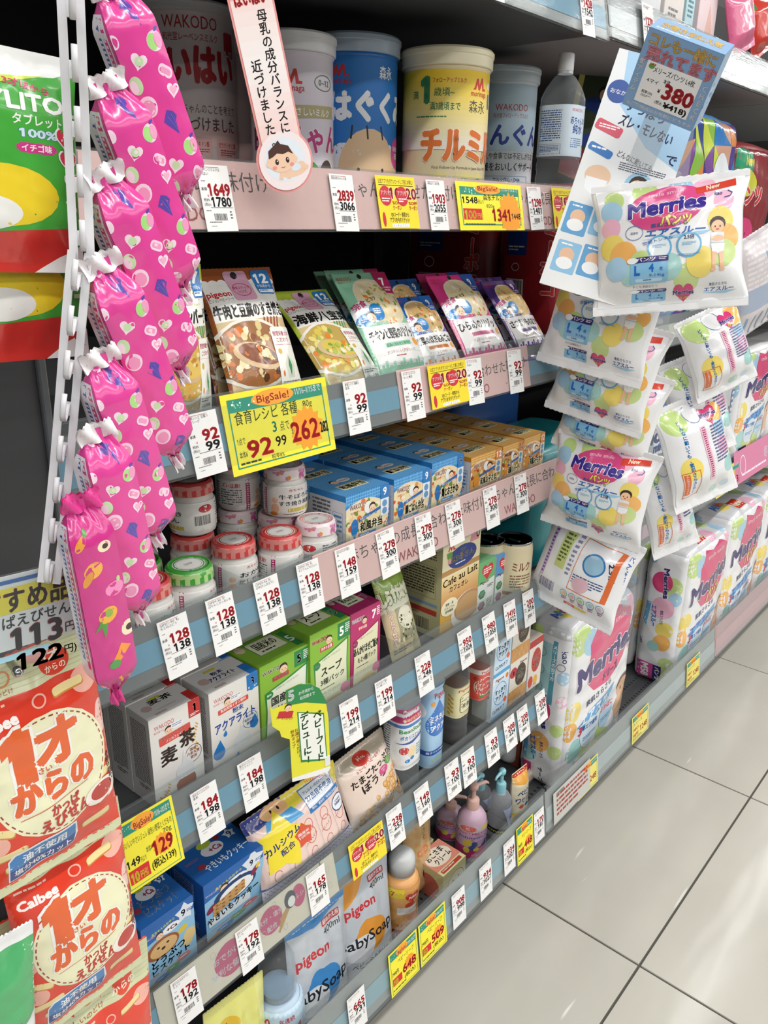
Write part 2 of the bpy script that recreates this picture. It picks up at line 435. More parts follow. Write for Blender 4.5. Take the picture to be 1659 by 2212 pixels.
def softbox(parent, w, d, h, r, B, col, seed=1, wr=.003, name='pack_body', kind='soft', n=14, top_pinch=0):
    hw, hd, hh = w / 2, d / 2, h / 2
    def warp(p, ax, sg, a, b):
        c = np.clip(p, [-(hw - r), -(hd - r), -(hh - r)], [hw - r, hd - r, hh - r]); dd = p - c; L = np.linalg.norm(dd, axis=1)[:, None] + 1e-9; q = c + dd / L * r
        bul = B * np.clip(1 - a ** 2, 0, 1) ** .7 * np.clip(1 - b ** 2, 0, 1) ** .7; q[:, ax] += sg * bul
        q = q + dd / L * (wn(q, seed, 26, True) * wr)[:, None]
        if top_pinch: k = sstep((q[:, 2] / hh - .3) / .7); q[:, 0] *= 1 - top_pinch * k * .4; q[:, 1] *= 1 - top_pinch * k
        q[:, 2] += hh; return q
    def F(u, v): a, b = 2 * u / w - 1, 2 * v / h - 1; return warp(np.stack([a * hw, np.full_like(a, -hd), b * hh], 1), 1, -1, a, b)
    def L(u, v): a, b = 2 * u / d - 1, 2 * v / h - 1; return warp(np.stack([np.full_like(a, -hw), -a * hd, b * hh], 1), 0, -1, a, b)
    def R(u, v): a, b = 2 * u / d - 1, 2 * v / h - 1; return warp(np.stack([np.full_like(a, hw), a * hd, b * hh], 1), 0, 1, a, b)
    def T(u, v): a, b = 2 * u / w - 1, 2 * v / d - 1; return warp(np.stack([a * hw, b * hd, np.full_like(a, hh)], 1), 2, 1, a, b)
    def Bk(u, v): a, b = 2 * u / w - 1, 2 * v / h - 1; return warp(np.stack([-a * hw, np.full_like(a, hd), b * hh], 1), 1, 1, a, b)
    def Bt(u, v): a, b = 2 * u / w - 1, 2 * v / d - 1; return warp(np.stack([a * hw, b * hd, np.full_like(a, -hh)], 1), 2, -1, a, b * 0 + 1)
    def sp(x): return (1 - np.cos(x * math.pi)) / 2 * .5 + x * .5
    gs = [grid(lambda s, t, f=f, W=W, H=H: f(sp(s) * W, sp(t) * H), n, n) for f, W, H in ((F, w, h), (L, d, h), (R, d, h), (T, w, d), (Bk, w, h), (Bt, w, d))]
    me = multi(gs); part(name, me, mat(col, kind), parent)
    return F, L, R, T
def box(name, label, x0, x1, z0, z1, Y, d, col, F=None, Tp=None, L=None, group=None, cat='box', rz=0, flap=True, kind='card'):
    """a folding carton; x0..x1, z0..z1 of its front face standing at depth Y"""
    w, h = x1 - x0, z1 - z0
    t = thing(name, label, cat, ((x0 + x1) / 2, Y + d / 2, z0), rz, group)
    part('carton', boxm(-w / 2, w / 2, -d / 2, d / 2, 0, h, .0008), mat(col, kind), t)
    A = []
    if F: A.append((F, fmap(F.w, -d / 2, None, h - F.h)))
    if Tp: A.append((Tp, tmap(Tp.w, -d / 2, h)))
    if L: A.append((L, lmap(-w / 2, d / 2, h - L.h)))
    emit('print', t, A)
    if flap: part('tuck_flap', boxm(-w / 2 + .002, w / 2 - .002, d / 2 - .0006, d / 2 + .0004, h - .012, h - .0004), mat(col, kind), t)
    return t
def bottle(parent, prof, e, mt, name='bottle', n=48, sx=1, sy=1): return part(name, lathe(prof, n, e, sx, sy), mt, parent)
CREAM = 'f2efe6'
# ---------------------------------------------------------------- floor, tile by tile
floor = part('floor', boxm(-1.2, 9, -2.6, 3.0, -.02, -.003), mat('55524c', 'matte'), None, kind='structure')
TS = .6
tile_m = bpy.data.materials.new('polished_tile'); tile_m.use_nodes = True
nt = tile_m.node_tree; b = nt.nodes['Principled BSDF']
tc = nt.nodes.new('ShaderNodeTexCoord'); nz = nt.nodes.new('ShaderNodeTexNoise'); nz.inputs['Scale'].default_value = 3; nz.inputs['Detail'].default_value = 6
rp = nt.nodes.new('ShaderNodeValToRGB'); rp.color_ramp.elements[0].position = .3; rp.color_ramp.elements[1].position = .7
rp.color_ramp.elements[0].color = (*lin('b9b6ac'), 1); rp.color_ramp.elements[1].color = (*lin('c3c0b6'), 1)
mp = nt.nodes.new('ShaderNodeMapping'); mp.inputs['Scale'].default_value = (2.2, 9, 1)
n2 = nt.nodes.new('ShaderNodeTexNoise'); n2.inputs['Scale'].default_value = 2.2; n2.inputs['Detail'].default_value = 1
bp = nt.nodes.new('ShaderNodeBump'); bp.inputs['Strength'].default_value = .05; bp.inputs['Distance'].default_value = .01
L_ = nt.links.new
L_(tc.outputs['Object'], nz.inputs['Vector']); L_(nz.outputs['Fac'], rp.inputs[0])
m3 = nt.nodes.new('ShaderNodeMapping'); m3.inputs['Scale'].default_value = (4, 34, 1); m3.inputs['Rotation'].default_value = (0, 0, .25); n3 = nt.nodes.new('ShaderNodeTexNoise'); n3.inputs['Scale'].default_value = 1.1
r3 = nt.nodes.new('ShaderNodeValToRGB'); r3.color_ramp.elements[0].position = .70; r3.color_ramp.elements[1].position = .76; x3 = nt.nodes.new('ShaderNodeMix'); x3.data_type = 'RGBA'; x3.inputs[7].default_value = (.86, .85, .82, 1)  # pale wax streaks, their glossy highlights painted into the tile colour
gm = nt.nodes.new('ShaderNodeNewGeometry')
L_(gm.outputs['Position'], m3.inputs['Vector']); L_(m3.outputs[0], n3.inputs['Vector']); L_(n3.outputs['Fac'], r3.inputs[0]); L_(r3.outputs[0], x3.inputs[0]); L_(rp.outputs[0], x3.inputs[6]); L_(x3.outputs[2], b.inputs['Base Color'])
L_(tc.outputs['Object'], mp.inputs['Vector']); L_(mp.outputs[0], n2.inputs['Vector']); L_(n2.outputs['Fac'], bp.inputs['Height']); L_(bp.outputs[0], b.inputs['Normal'])
b.inputs['Roughness'].default_value = .13; b.inputs['IOR'].default_value = 1.45
GX, GY = .481 * 1.25 * 0 + 1.733, .348         # a grout crossing seen in the photograph
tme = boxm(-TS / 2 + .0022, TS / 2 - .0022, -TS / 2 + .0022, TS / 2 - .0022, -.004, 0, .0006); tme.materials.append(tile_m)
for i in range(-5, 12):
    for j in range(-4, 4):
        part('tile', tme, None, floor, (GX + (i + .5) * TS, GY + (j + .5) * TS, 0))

# ---------------------------------------------------------------- the shelving
YF, YB = .6, 1.06
TILT = math.radians(12)
DARK, BLK = '2b2d2e', '151516'
BLUE = '6fa5c0'
def rail_mesh(x0, x1, h, t=.0012):
    return boxm(x0, x1, -t, 0, 0, h)
def shelf(unit, x0, x1, zb, rail_h=.06, fence=.03, yf=YF, insert=BLUE, board='4a4c4e', yb=YB, div=(), up=.034):
    w = x1 - x0; zs = zb + up
    s = part('shelf_board', boxm(x0 + .002, x1 - .002, yf + .0192, yb, zs - .026, zs, .001), mat(board, 'dark'), unit)
    lip = part('board_lip', boxm(x0 + .002, x1 - .002, yf + .0172, yf + .0190, zb + .002, zs + .001), mat('3e4042', 'plastic'), s)
    ins = part('rail_insert', boxm(x0 + .004, x1 - .004, -.0002, 0.0002, .013, .040), mat(insert, 'paper'), s, (0, yf + .003, zb), (-TILT, 0, 0))
    bk = part('rail_back', boxm(x0 + .003, x1 - .003, .0006, .0016, 0, rail_h), mat('7c7e7e', 'plastic'), s, (0, yf + .003, zb), (-TILT, 0, 0))
    rl = part('price_rail', join([boxm(x0 + .003, x1 - .003, -.0033, -.0025, 0, rail_h), boxm(x0 + .003, x1 - .003, -.0032, .002, -.0022, 0), boxm(x0 + .003, x1 - .003, -.003, .002, rail_h, rail_h + .0016)]), CLEAR(), s, (0, yf + .003, zb), (-TILT, 0, 0))
    if fence:
        part('clear_riser', join([boxm(x0 + .004, x1 - .004, yf + .0210, yf + .0222, zs, zs + fence), boxm(x0 + .004, x1 - .004, yf + .0200, yf + .0232, zs + fence, zs + fence + .0015)]), CLEAR(), s)
    for dx in div:
        part('clear_divider', join([boxm(dx - .0006, dx + .0006, yf + .02, yb - .02, zs, zs + .042), boxm(dx - .008, dx + .008, yf + .02, yf + .03, zs + .0002, zs + .0012)]), CLEAR(), s)
    return s
def unit(label, x0, x1, group='shelving bays'):
    u = thing('shelving_unit', label, 'shelf', (0, 0, 0), 0, group)
    part('back_panel', boxm(x0, x1, YB, YB + .012, .05, 1.85), mat('232425', 'dark'), u)
    for x in (x0 + .013,): part('upright', boxm(x - .012, x + .012, YB - .03, YB + .03, 0, 1.9, .002), mat('303233', 'dark'), u)
    part('kick_plate', boxm(x0, x1, .66, .672, 0.0005, .083), mat('3a3c3c', 'dark'), u)
    return u
def deck(u, x0, x1, yf=.57, insert='a9c3cc', rail_h=.10, board='55585b', back='a9abaa'):
    zb, zs = .135, .115
    s = part('base_deck', boxm(x0 + .002, x1 - .002, yf + .022, YB, zs - .03, zs, .001), mat(board, 'dark'), u)
    part('front_skirt', boxm(x0 + .002, x1 - .002, yf + .0175, yf + .0215, zb - .012, zs + .05), mat('6a6c6c', 'plastic'), s)
    A = Art(x1 - x0, .12)
    for r in range(3):
        for i in range(66):
            A.e(1 + i * 1.5, 2.4 + r * 3.4 + (.3 if r else 0), .28, .42, '17181a', n=8)
    emit('perforation', s, [(A, lambda u_, v_: np.stack([x0 + u_, yf + .03 + v_, np.full_like(u_, zs)], 1))], 'paper')
    ins = part('rail_insert', boxm(x0 + .004, x1 - .004, -.0006, 0, .018, .052), mat(insert, 'paper'), s, (0, yf + .003, zb), (-TILT * .6, 0, 0))
    part('rail_back', boxm(x0 + .003, x1 - .003, .0006, .0016, 0, rail_h - .012), mat(back, 'plastic'), s, (0, yf + .003, zb), (-TILT * .6, 0, 0))
    part('price_rail', join([boxm(x0 + .003, x1 - .003, -.0033, -.0025, 0, rail_h), boxm(x0 + .003, x1 - .003, -.0032, .002, -.0022, 0), boxm(x0 + .003, x1 - .003, -.003, .002, rail_h, rail_h + .0016)]), CLEAR(), s, (0, yf + .003, zb), (-TILT * .6, 0, 0))
    return s
ZR = dict(top=1.484, pink=1.237, s2=1.022, s3=.828, s4=.614, s5=.382)
SZ = {k: v + .0345 for k, v in ZR.items()}; SZ['deck'] = .1155; SZ['s3'] = .8465
X0, X1, X2, X3 = .272, 1.170, 2.072, 2.974
u1 = unit('shelving bay holding the milk cans, baby food and drinks', X0, X1)
shelf(u1, X0, X1, ZR['top'], .062, 0)
shelf(u1, X0, X1, ZR['pink'], .058, 0, insert='e9b9b6')
shelf(u1, X0, X1, ZR['s2'], .056, .030, div=(.44, .56, .70, .82, .93))
shelf(u1, X0, X1, ZR['s3'], .056, .038, up=.018, div=(.36, .50, .665))
shelf(u1, X0, X1, ZR['s4'], .064, .040, div=(.61, .78, .835))
shelf(u1, X0, X1, ZR['s5'], .060, .036, div=(.80,))
deck(u1, X0, X1, insert='9fc0cc')
u2 = unit('shelving bay right of the hanging nappy packs, holding nappy packs', X1, X2)
shelf(u2, X1, X2, ZR['top'] + .006, .06, 0, insert='d9dcde', board='8a8c8e')
shelf(u2, X1, X2, 1.028, .056, 0, insert='d8d6c8')
shelf(u2, X1, X2, .617, .058, 0, insert='c9a9b4')
deck(u2, X1, X2, insert='c3cbcb')
u3 = unit('farthest shelving bay at the right edge of the picture', X2, X3)
shelf(u3, X2, X3, 1.49, .06, 0, insert='d9dcde', board='8a8c8e')
shelf(u3, X2, X3, 1.028, .056, 0, insert='d8d6c8')
shelf(u3, X2, X3, .617, .06, 0, insert='d58fa8')
deck(u3, X2, X3, insert='e3b3b6', back='d8a8ab')
u4 = unit('shelving bay beyond the farthest nappy packs, cut off by the picture edge', X3, X3 + .9)
for zz in (1.49, 1.028, .617): shelf(u4, X3, X3 + .9, zz, .06, 0, insert='d8d6c8')
deck(u4, X3, X3 + .9)
ep = thing('hook_board', 'dark grey hook panel behind the hanging snack bags', 'panel', (0, 0, 0))
part('board', boxm(-.5, .268, .545, .56, .0005, 1.2, .001), mat('3c3e40', 'dark'), ep)
part('edge_trim', boxm(.2675, .2735, .541, .564, .0005, 1.2, .001), mat('565a5e', 'plastic'), ep)
part('foot', boxm(-.5, .268, .5605, .7, .0005, .03, .001), mat('3c3e40', 'dark'), ep)

# ---------------------------------------------------------------- price cards and strips on the rails
def on_rail(o, x, key, dz=0, yf=YF, k=1.0, roll=0, dy=0):
    a = TILT * k; zb = ZR[key] if key in ZR else key
    o.location = (x, yf + .003 - .0046 - dy, zb + dz); o.rotation_euler = (-a, math.radians(roll), 0)
def card_art(price, tax, name='', w=.036, h=.060, old=None):
    A = Art(w, h); H = A.H
    A.r(8, 5, 62, 1.2, 'b5604a'); nm = name or 'ベビーフード'
    A.t(nm[:9], 8, 15, 9.5, '4a4648', W=None if len(nm) < 6 else 64)
    if len(nm) > 9: A.t(nm[9:], 8, 25, 9.5, '4a4648')
    A.fine(8, 38, 16, 4, 1, '8a8686')
    A.t('本体', 4, 62, 10, '3a3638', b=.02, W=18); A.t('¥', 20, 78, 9, 'c8323a')
    A.t(price, 94, 74, 41, 'd02a34', b=.06, al='r', W=68 if len(price) > 3 else (62 if len(price) > 2 else 50))
    A.t('税8%', 6, 88, 9, '3a3638', W=19); A.t('(税込)', 6, 99, 9, '3a3638', W=20); A.t(tax, 92, 101, 33, '232022', b=.045, al='r', W=62 if len(tax) > 3 else (54 if len(tax) > 2 else 44))
    A.r(24, 103, 70, 1.2, '232022')
    A.fine(8, 110, 18, 4, 1, '8a8686'); A.bar(30, 118, 44, 17, '3a3638', 15); A.fine(12, 138, 66, 4, 1, '6a6668'); A.fine(82, 112, 7, 22, 3, '6a6668'); A.fine(16, 148, 22, 3, 1, '8a8686')
    return A
def card(px, key, price, tax, label, name='', w=.036, h=.060, dz=-.003, roll=0, group='white price cards', yf=YF, k=1.0, X=None, py=1500):
    x = X if X is not None else at(px[0], px[1], yf)[0]
    t = thing('price_card', label, 'price card', (0, 0, 0), 0, group)
    on_rail(t, x, key, dz, yf, k, roll)
    part('card', boxm(-w / 2, w / 2, 0, .0005, 0, h), mat('efefee', 'paper'), t); emit('print', t, [(card_art(price, tax, name, w, h), fmap(w, 0))], 'paper', off=.00015, step=.00004)
    return t
CARDS = [
 ((480, 490), 'pink', '1649', '1780', 'white price card 1649 on the pink strip, under the largest red-lettered milk can', 'レーベンスミルクはいはい'),
 ((750, 489), 'pink', '2839', '3066', 'white price card 2839 on the pink strip, right of the round baby sign', '森永E赤ちゃん大缶'),
 ((950, 488), 'pink', '1903', '2055', 'white price card 1903 on the pink strip between two yellow coupons', '森永はぐくみ大缶'),
 ((1161, 488), 'pink', '1298', '1401', 'white price card 1298 on the pink strip under the pale blue milk can', 'フォローアップミルク'),
 ((1244, 488), 'pink', '93', '100', 'white price card 93 on the pink strip under the water bottle', '赤ちゃんの純水'),
 ((1272, 70), 'top', '1428', '1542', 'white price card 1428 on the highest rail', 'スキンケア'),
 ((1070, 2), 'top', '998', '1077', 'white price card at the top edge on the highest rail', 'ベビー'),
 ((457, 1012), 's2', '92', '99', 'white price card 92 left of the big yellow 262 sale card', '食育レシピ 豆腐ハンバーグ'),
 ((778, 930), 's2', '92', '99', 'white price card 92 right of the big yellow 262 sale card', '食育レシピ 海鮮八宝菜'),
 ((899, 895), 's2', '92', '99', 'white price card 92 on the left end of the short pink strip', 'グーグーキッチンチキンと野菜'),
 ((1030, 860), 's2', '92', '99', 'white price card 92 right of the yellow coupon on the short pink strip', 'グーグーキッチン炊き込み'),
 ((1117, 837), 's2', '92', '99', 'white price card 92 on the right end of the short pink strip', 'グーグーキッチンひらめ'),
 ((396, 1450), 's3', '128', '138', 'white price card 128 lowest on the left, below the pink snack bags', 'QP)C-50 ももと白ぶどう'),
 ((493, 1385), 's3', '128', '138', 'white price card 128 under the two green-lidded jars', 'QP)M-52 かぼちゃとさつまいも'),
 ((592, 1345), 's3', '128', '138', 'white price card 128 with a torn corner under the red-lidded jars', 'QP)M-56 おかゆ(だし仕立て)'),
 ((678, 1310), 's3', '128', '138', 'white price card 128 just left of the long pink strip', 'QP)C-76 ももとりんごのジュレ'),
 ((758, 1270), 's3', '148', '159', 'white price card 148 at the left end of the long pink strip', '牛そぼろのすき焼き風'),
 ((845, 1230), 's3', '278', '300', 'white price card 278 second from the left end of the long pink strip', '栄養マルシェ 和風弁当'),
 ((923, 1195), 's3', '278', '300', 'white price card 278 third from the left end of the long pink strip', '栄養マルシェ 鯛ごはん弁当'),
 ((988, 1155), 's3', '278', '300', 'white price card 278 under the third blue lunch box', '栄養マルシェ 鶏とおさかな'),
 ((1066, 1125), 's3', '278', '300', 'white price card 278 under the orange lunch boxes', '栄養マルシェ 和風お子さま'),
 ((1130, 1095), 's3', '278', '300', 'white price card 278 rightmost on the long pink strip', '栄養マルシェ 洋風お子さま'),
 ((460, 1805), 's4', '184', '198', 'white price card 184 below the white barley tea box', '飲みたいぶんだけ 麦茶'),
 ((555, 1742), 's4', '184', '198', 'white price card 184 below the white and blue drink powder box', '飲みたいぶんだけ アクアライト'),
 ((764, 1600), 's4', '199', '214', 'white price card 199 below the green soup box', 'スープ3種パック'),
 ((837, 1550), 's4', '199', '214', 'white price card 199 below the pink box', 'あんかけまぜご飯のもと4種パック'),
 ((922, 1490), 's4', '228', '246', 'white price card 228 below the green and brown pouch', '赤ちゃんのソフトふりかけ'),
 ((1012, 1425), 's4', '950', '1026', 'white price card 950 below the cafe au lait box', '森永Eお母さん'),
 ((1064, 1388), 's4', '980', '1058', 'white price card 980 below the small green cartons', '葉酸プラス'),
 ((1107, 1358), 's4', '1410', '1522', 'white price card 1410 below the pink carton', '葉酸カルシウム'),
 ((1147, 1325), 's4', '200', '216', 'white price card 200 at the right end of its rail', 'アイクレオ'),
 ((412, 2190), 's5', '178', '192', 'white price card 178 lowest on the cream picture strip', '赤ちゃんのおやつどうぶつ'),
 ((548, 2103), 's5', '178', '192', 'white price card 178 in the middle of the cream picture strip', '赤ちゃんのおやつやきいも'),
 ((692, 1960), 's5', '165', '178', 'white price card 165 at the right end of the cream picture strip', 'ハイハイン'),
 ((860, 1815), 's5', '238', '257', 'white price card 238 right of the lower yellow coupon', 'たまごたっぷりぼうろ'),
 ((920, 1765), 's5', '149', '160', 'white price card 149 below the clear-based sports drink bottles', 'ポカリスエット'),
 ((982, 1718), 's5', '93', '100', 'leftmost of three white price cards reading 93 below the bottles', 'ベビー麦茶'),
 ((1016, 1690), 's5', '93', '100', 'middle one of three white price cards reading 93 below the bottles', 'アップルウォーター'),
 ((1066, 1655), 's5', '93', '100', 'rightmost of three white price cards reading 93 below the bottles', 'ミネラルアクア'),
 ((1106, 1612), 's5', '208', '224', 'leftmost of three white price cards reading 208 on the rail', 'すっきりアクア'),
 ((1134, 1590), 's5', '208', '224', 'middle one of three white price cards reading 208 on the rail', 'ベビー麦茶3個パック'),
 ((1172, 1558), 's5', '208', '224', 'rightmost of three white price cards reading 208 on the rail', 'りんご100'),
]
for i, (px, k, p, tx, lb, nm) in enumerate(CARDS):
    card(px, k, p, tx, lb, nm, w=.034 if len(p) > 2 else .036, roll=random.uniform(-2, 2), dz=random.uniform(-.005, -.002) + (.003 if k == 'pink' else 0), h=.055 if k == 'pink' else .060)
for px, p, tx, lb in (((775, 2180), '665', '731', 'white price card 665 at the bottom edge of the picture'), ((992, 2000), '908', '998', 'white price card 908 right of the yellow 509 card'),
                      ((1050, 1935), '934', '1027', 'left one of two white price cards reading 934'), ((1100, 1890), '934', '1027', 'right one of two white price cards reading 934, nearer the yellow 448 card'),
                      ((1165, 1810), '170', '187', 'white price card 170 at the corner of the lowest rail')):
    card(px, .135, p, tx, lb, 'ベビーソープ', yf=.57, k=.6, dz=.006, h=.066)
def slip(name, label, cat, x0, x1, key, h, art, col, dz=0, yf=YF, k=1.0, dy=.0, group=None, roll=0):
    t = thing(name, label, cat, (0, 0, 0), 0, group); on_rail(t, (x0 + x1) / 2, key, dz, yf, k, roll, dy); w = x1 - x0
    part('card', boxm(-w / 2, w / 2, 0, .0004, 0, h), mat(col, 'paper'), t); emit('print', t, [(art, fmap(w, 0))], 'paper', off=.00015, step=.00004)
    return t
PK = 'f6c8c3'
def pink_strip(x0, x1, key, label, words, h=.058):
    A = Art(x1 - x0, h); H = A.H
    for x, y, s, sz, c, kw in words: A.t(s, x, y * H, sz * H, c, **kw)
    t = slip('picture_strip', label, 'shelf strip', x0, x1, key, h, A, PK, dy=-.0033, group='printed strips in the rails')
    return t
BT = dict(b=.004)
def px_x(px, py, Y=YF): return at(px, py, Y)[0]
S0, S1 = X0 + .004, X1 - .004
def fr(px, py, a=S0, b=S1): return (px_x(px, py) - a) / (b - a) * 100
K = '3c2a26'
pink_strip(S0, S1, 'pink', 'long pale pink strip printed with black words below the milk cans', [
    (fr(378, 470), .88, 'WAKODO', .30, 'd2525a', dict(al='c', b=.02)), (fr(430, 400), .42, '長に', .30, K, {}), (fr(498, 400), .42, '味付け', .32, K, {}), (fr(762, 410), .42, 'ちゃん', .32, K, {}), (fr(903, 410), .42, 'せた味付け', .32, K, {}),
    (fr(1118, 410), .42, 'ちゃんの成長に合わせた', .30, K, {}), (fr(1178, 475), .90, 'WAKODO', .28, 'd2525a', dict(al='c', b=.02))])
pink_strip(px_x(872, 905), px_x(1149, 835), 's2', 'short pink strip with black words on the pouch shelf rail', [(56, .50, '合わせた味付け', .30, K, {}), (36, .9, 'WAKODO', .3, 'd2525a', dict(b=.02)), (78, .86, '-', .3, 'b58a86', {})])
pink_strip(px_x(694, 1300), S1, 's3', 'long pink strip with black words under the blue and orange lunch boxes', [
    (fr(765, 1195, px_x(694, 1300)), .45, '赤ちゃんの成長に合わせた味付け', .34, K, {}), (fr(862, 1200, px_x(694, 1300)), .9, 'WAKODO', .32, 'd2525a', dict(b=.02)), (fr(1063, 1080, px_x(694, 1300)), .45, '赤ちゃんの成長に合わせた味付け', .34, K, {}), (fr(1095, 1100, px_x(694, 1300)), .92, 'WAKODO', .32, 'd2525a', dict(b=.02))])
a, b_ = px_x(352, 2212), px_x(735, 1925)
A = Art(b_ - a, .060); H = A.H
A.e(36, H * .5, 8.5, H * .36, 'c9567c').t('おでかけに', 36, H * .46, 3.6, 'ffffff', .02, 'c').t('便利な個包装', 36, H * .74, 3.6, 'ffffff', .02, 'c')
A.e(59, H * .42, 6.5, H * .30, 'c9567c').t('鉄分・塩分', 59, H * .4, 3, 'ffffff', .02, 'c').t('配合', 59, H * .64, 3, 'ffffff', .02, 'c')
A.e(76, H * .35, 4, H * .26, 'c9567c').t('カルシ', 75, H * .4, 3, 'ffffff', .02, 'c')
for i in range(3): A.l(62 + i * .8, H * (.82 - i * .12), 72 + i, H * (.34 - i * .02), 1.4, 'c79a62')
A.e(71, H * .3, 3.4, H * .2, '4a4f58').e(71.6, H * .36, 2.2, H * .12, 'f4f0e8').e(91, H * .38, 2.6, H * .2, 'b08a5c').l(91, 0, 91.6, H * .3, .8, '9a7448')
A.p([(43, H * .6), (47, H * .45), (47, H * .75)], 'e2a552')
for x, y in ((17, .8), (50, .85), (54, .6), (66, .8), (82, .7), (95, .3), (95, .7), (8, .3), (28, .2), (62, .15)): A.ring(x, y * H, 1.3, 1.6, .2, 'cdbfa9', 12)
slip('picture_strip', 'cream strip with drawn biscuits and pink bubbles under the biscuit boxes', 'shelf strip', a, b_, 's5', .06, A, 'e8ddca', dy=-.0033, group='printed strips in the rails')

YEL, GRN, RED = 'f6ea3c', '2f8f78', 'd32a2c'
def coupon(w, h):
    A = Art(w, h); H = A.H; c = 'c9303a'
    A.t('公式アプリをダウンロードして更にお得に!', 50, H * .14, H * .10, '4a3a20', .01, 'c', W=88); A.r(6, H * .17, 88, H * .012, '4a3a20')
    for x, n in ((20, '10'), (62, '20')):
        A.e(x, H * .38, 15, H * .19, c).t('アプリを', x, H * .36, H * .10, 'ffffff', .02, 'c', W=22).fine(x - 10, H * .42, 20, H * .09, 2, 'ffffff')
        A.t(n, x + 24, H * .43, H * .30, c, .05, 'c', W=26, st='ffffff', sw=.05).t('%OFF', x + 26, H * .54, H * .09, c, .03, 'c', W=22).t('クーポン', x + 26, H * .64, H * .1, c, .03, 'c', W=22)
    A.t('QRコード・検索から', 28, H * .77, H * .10, '4a3a20', .015, W=46).t('アプリを今すぐゲット!', 24, H * .88, H * .11, '4a3a20', .02, W=50).r(28, H * .91, 44, H * .06, 'ffffff').t('マツキヨ アプリ', 30, H * .962, H * .055, '444444', W=38)
    A.e(10, H * .83, 4, H * .14, c); return A
def coup(x0, x1, key, lb, **kw): slip('coupon_card', lb, 'coupon card', x0, x1, key, .054, coupon(x1 - x0, .054), 'f3dc33', group='yellow coupon cards', dy=.0004, **kw)
coup(px_x(822, 485), px_x(905, 485), 'pink', 'yellow coupon card on the pink strip between prices 2839 and 1903', dz=.001)
coup(px_x(1197, 485), px_x(1236, 485) + .02, 'pink', 'yellow coupon card on the pink strip at its far right', dz=.001)
coup(px_x(932, 885), px_x(1012, 865), 's2', 'yellow coupon card on the short pink strip between two 92 cards', dz=.003)
coup(px_x(762, 1908), px_x(834, 1850), 's5', 'yellow coupon card on the lower rail left of price 238', dz=.0)
def sale(w, h, big, lines, sub='', old='', date=True):
    A = Art(w, h); H = A.H
    A.outline(5, 4, 90, H - 8, 1.0, GRN)
    A.r(5, 4, 90, H * .16, GRN).e(46, H * .09 + 2, 20, H * .10, 'f5a53a').t('BigSale!', 46, H * .17, H * .13, 'c9503a', .03, 'c', W=30).t('11/16~1/15まで', 93, H * .16, H * .11, 'ffffff', .02, 'r', W=26)
    A.blobs(8, 5, 22, H * .12, 12, ['8fd0b0', 'ffffff'], .5, 1.2)
    for s, x, y, z, c, kw in lines: A.t(s, x, y * H, z * H, c, **kw)
    return A
x0, x1 = px_x(500, 1000), px_x(722, 945); A = sale(x1 - x0, .079, '262', [
    ('食育レシピ 各種', 9, .38, .18, '2a3a20', dict(b=.01, W=58)), ('80g', 73, .34, .12, '2a3a20', {}), ('3', 41, .57, .19, GRN, dict(b=.03)), ('点で', 48, .57, .14, '2a3a20', dict(W=9)),
    ('1点で', 8, .63, .10, '2a3a20', dict(W=7)), ('本体¥', 8, .80, .10, '2a3a20', dict(W=7)), ('92', 16, .82, .30, RED, dict(b=.05, W=22)), ('99', 42, .76, .18, '232022', dict(b=.03, W=10)),
    ('本体¥', 58, .66, .10, '2a3a20', dict(W=6))])
H = A.H; A.star(74, H * .62, 17, 'f7a02c', 14, .78); A.t('262', 58, H * .76, H * .36, RED, .05, W=27).t('282', 87, H * .72, H * .20, '232022', .04, W=8).fine(8, H * .86, 26, H * .05, 1, '2a3a20').t('税率8%', 36, H * .90, H * .07, '2a3a20')
slip('sale_card', 'large yellow sale card reading 262 below the beef pouch', 'sale card', x0, x1, 's2', .079, A, YEL, dz=-.012, dy=.0012)
x0, x1 = px_x(992, 488), px_x(1131, 488); A = sale(x1 - x0, .056, '1341', [
    ('森永チルミル 大缶', 38, .36, .15, '2a3a20', dict(b=.01, W=52)), ('1548', 7, .44, .19, '232022', dict(b=.03, W=22)), ('円より', 30, .44, .1, '2a3a20', dict(W=8)), ('820g', 42, .52, .1, '2a3a20', dict(W=12))])
H = A.H; A.r(7, H * .55, 27, H * .23, RED).t('100', 9, H * .76, H * .24, YEL, .05, W=16).t('円引', 27, H * .74, H * .12, YEL, .03, W=8).star(78, H * .65, 19, 'f7a02c', 14, .8).t('1341', 50, H * .80, H * .36, RED, .05, W=27).t('1448', 80, H * .76, H * .18, '232022', .04, W=14).fine(8, H * .86, 70, H * .05, 1, '2a3a20')
slip('sale_card', 'yellow sale card reading 1341 under the yellow milk can', 'sale card', x0, x1, 'pink', .056, A, YEL, dz=-.001, dy=.0008)
x0, x1 = px_x(272, 1915), px_x(395, 1840); A = sale(x1 - x0, .075, '129', [
    ('おいしいやさいジュレ 緑色い野菜とくだもの', 8, .36, .11, '2a3a20', dict(b=.01, W=84)), ('70g', 74, .46, .10, '2a3a20', {}), ('149', 8, .66, .16, '232022', dict(b=.03, W=22)), ('円より', 31, .66, .09, '2a3a20', dict(W=9)), ('本体¥', 42, .58, .1, '2a3a20', dict(W=10))])
H = A.H; A.star(70, H * .58, 18, 'f7a02c', 14, .8).t('129', 53, H * .70, H * .30, RED, .05, W=34).t('(税込139)', 46, H * .86, H * .14, '232022', .03, W=42).r(8, H * .70, 34, H * .20, RED).t('10', 11, H * .885, H * .2, YEL, .05, W=12).t('円引', 26, H * .87, H * .12, YEL, .03, W=12)
slip('sale_card', 'yellow sale card reading 129 above the animal biscuit box', 'sale card', x0, x1, 's4', .075, A, YEL, dz=-.006, dy=.0012)
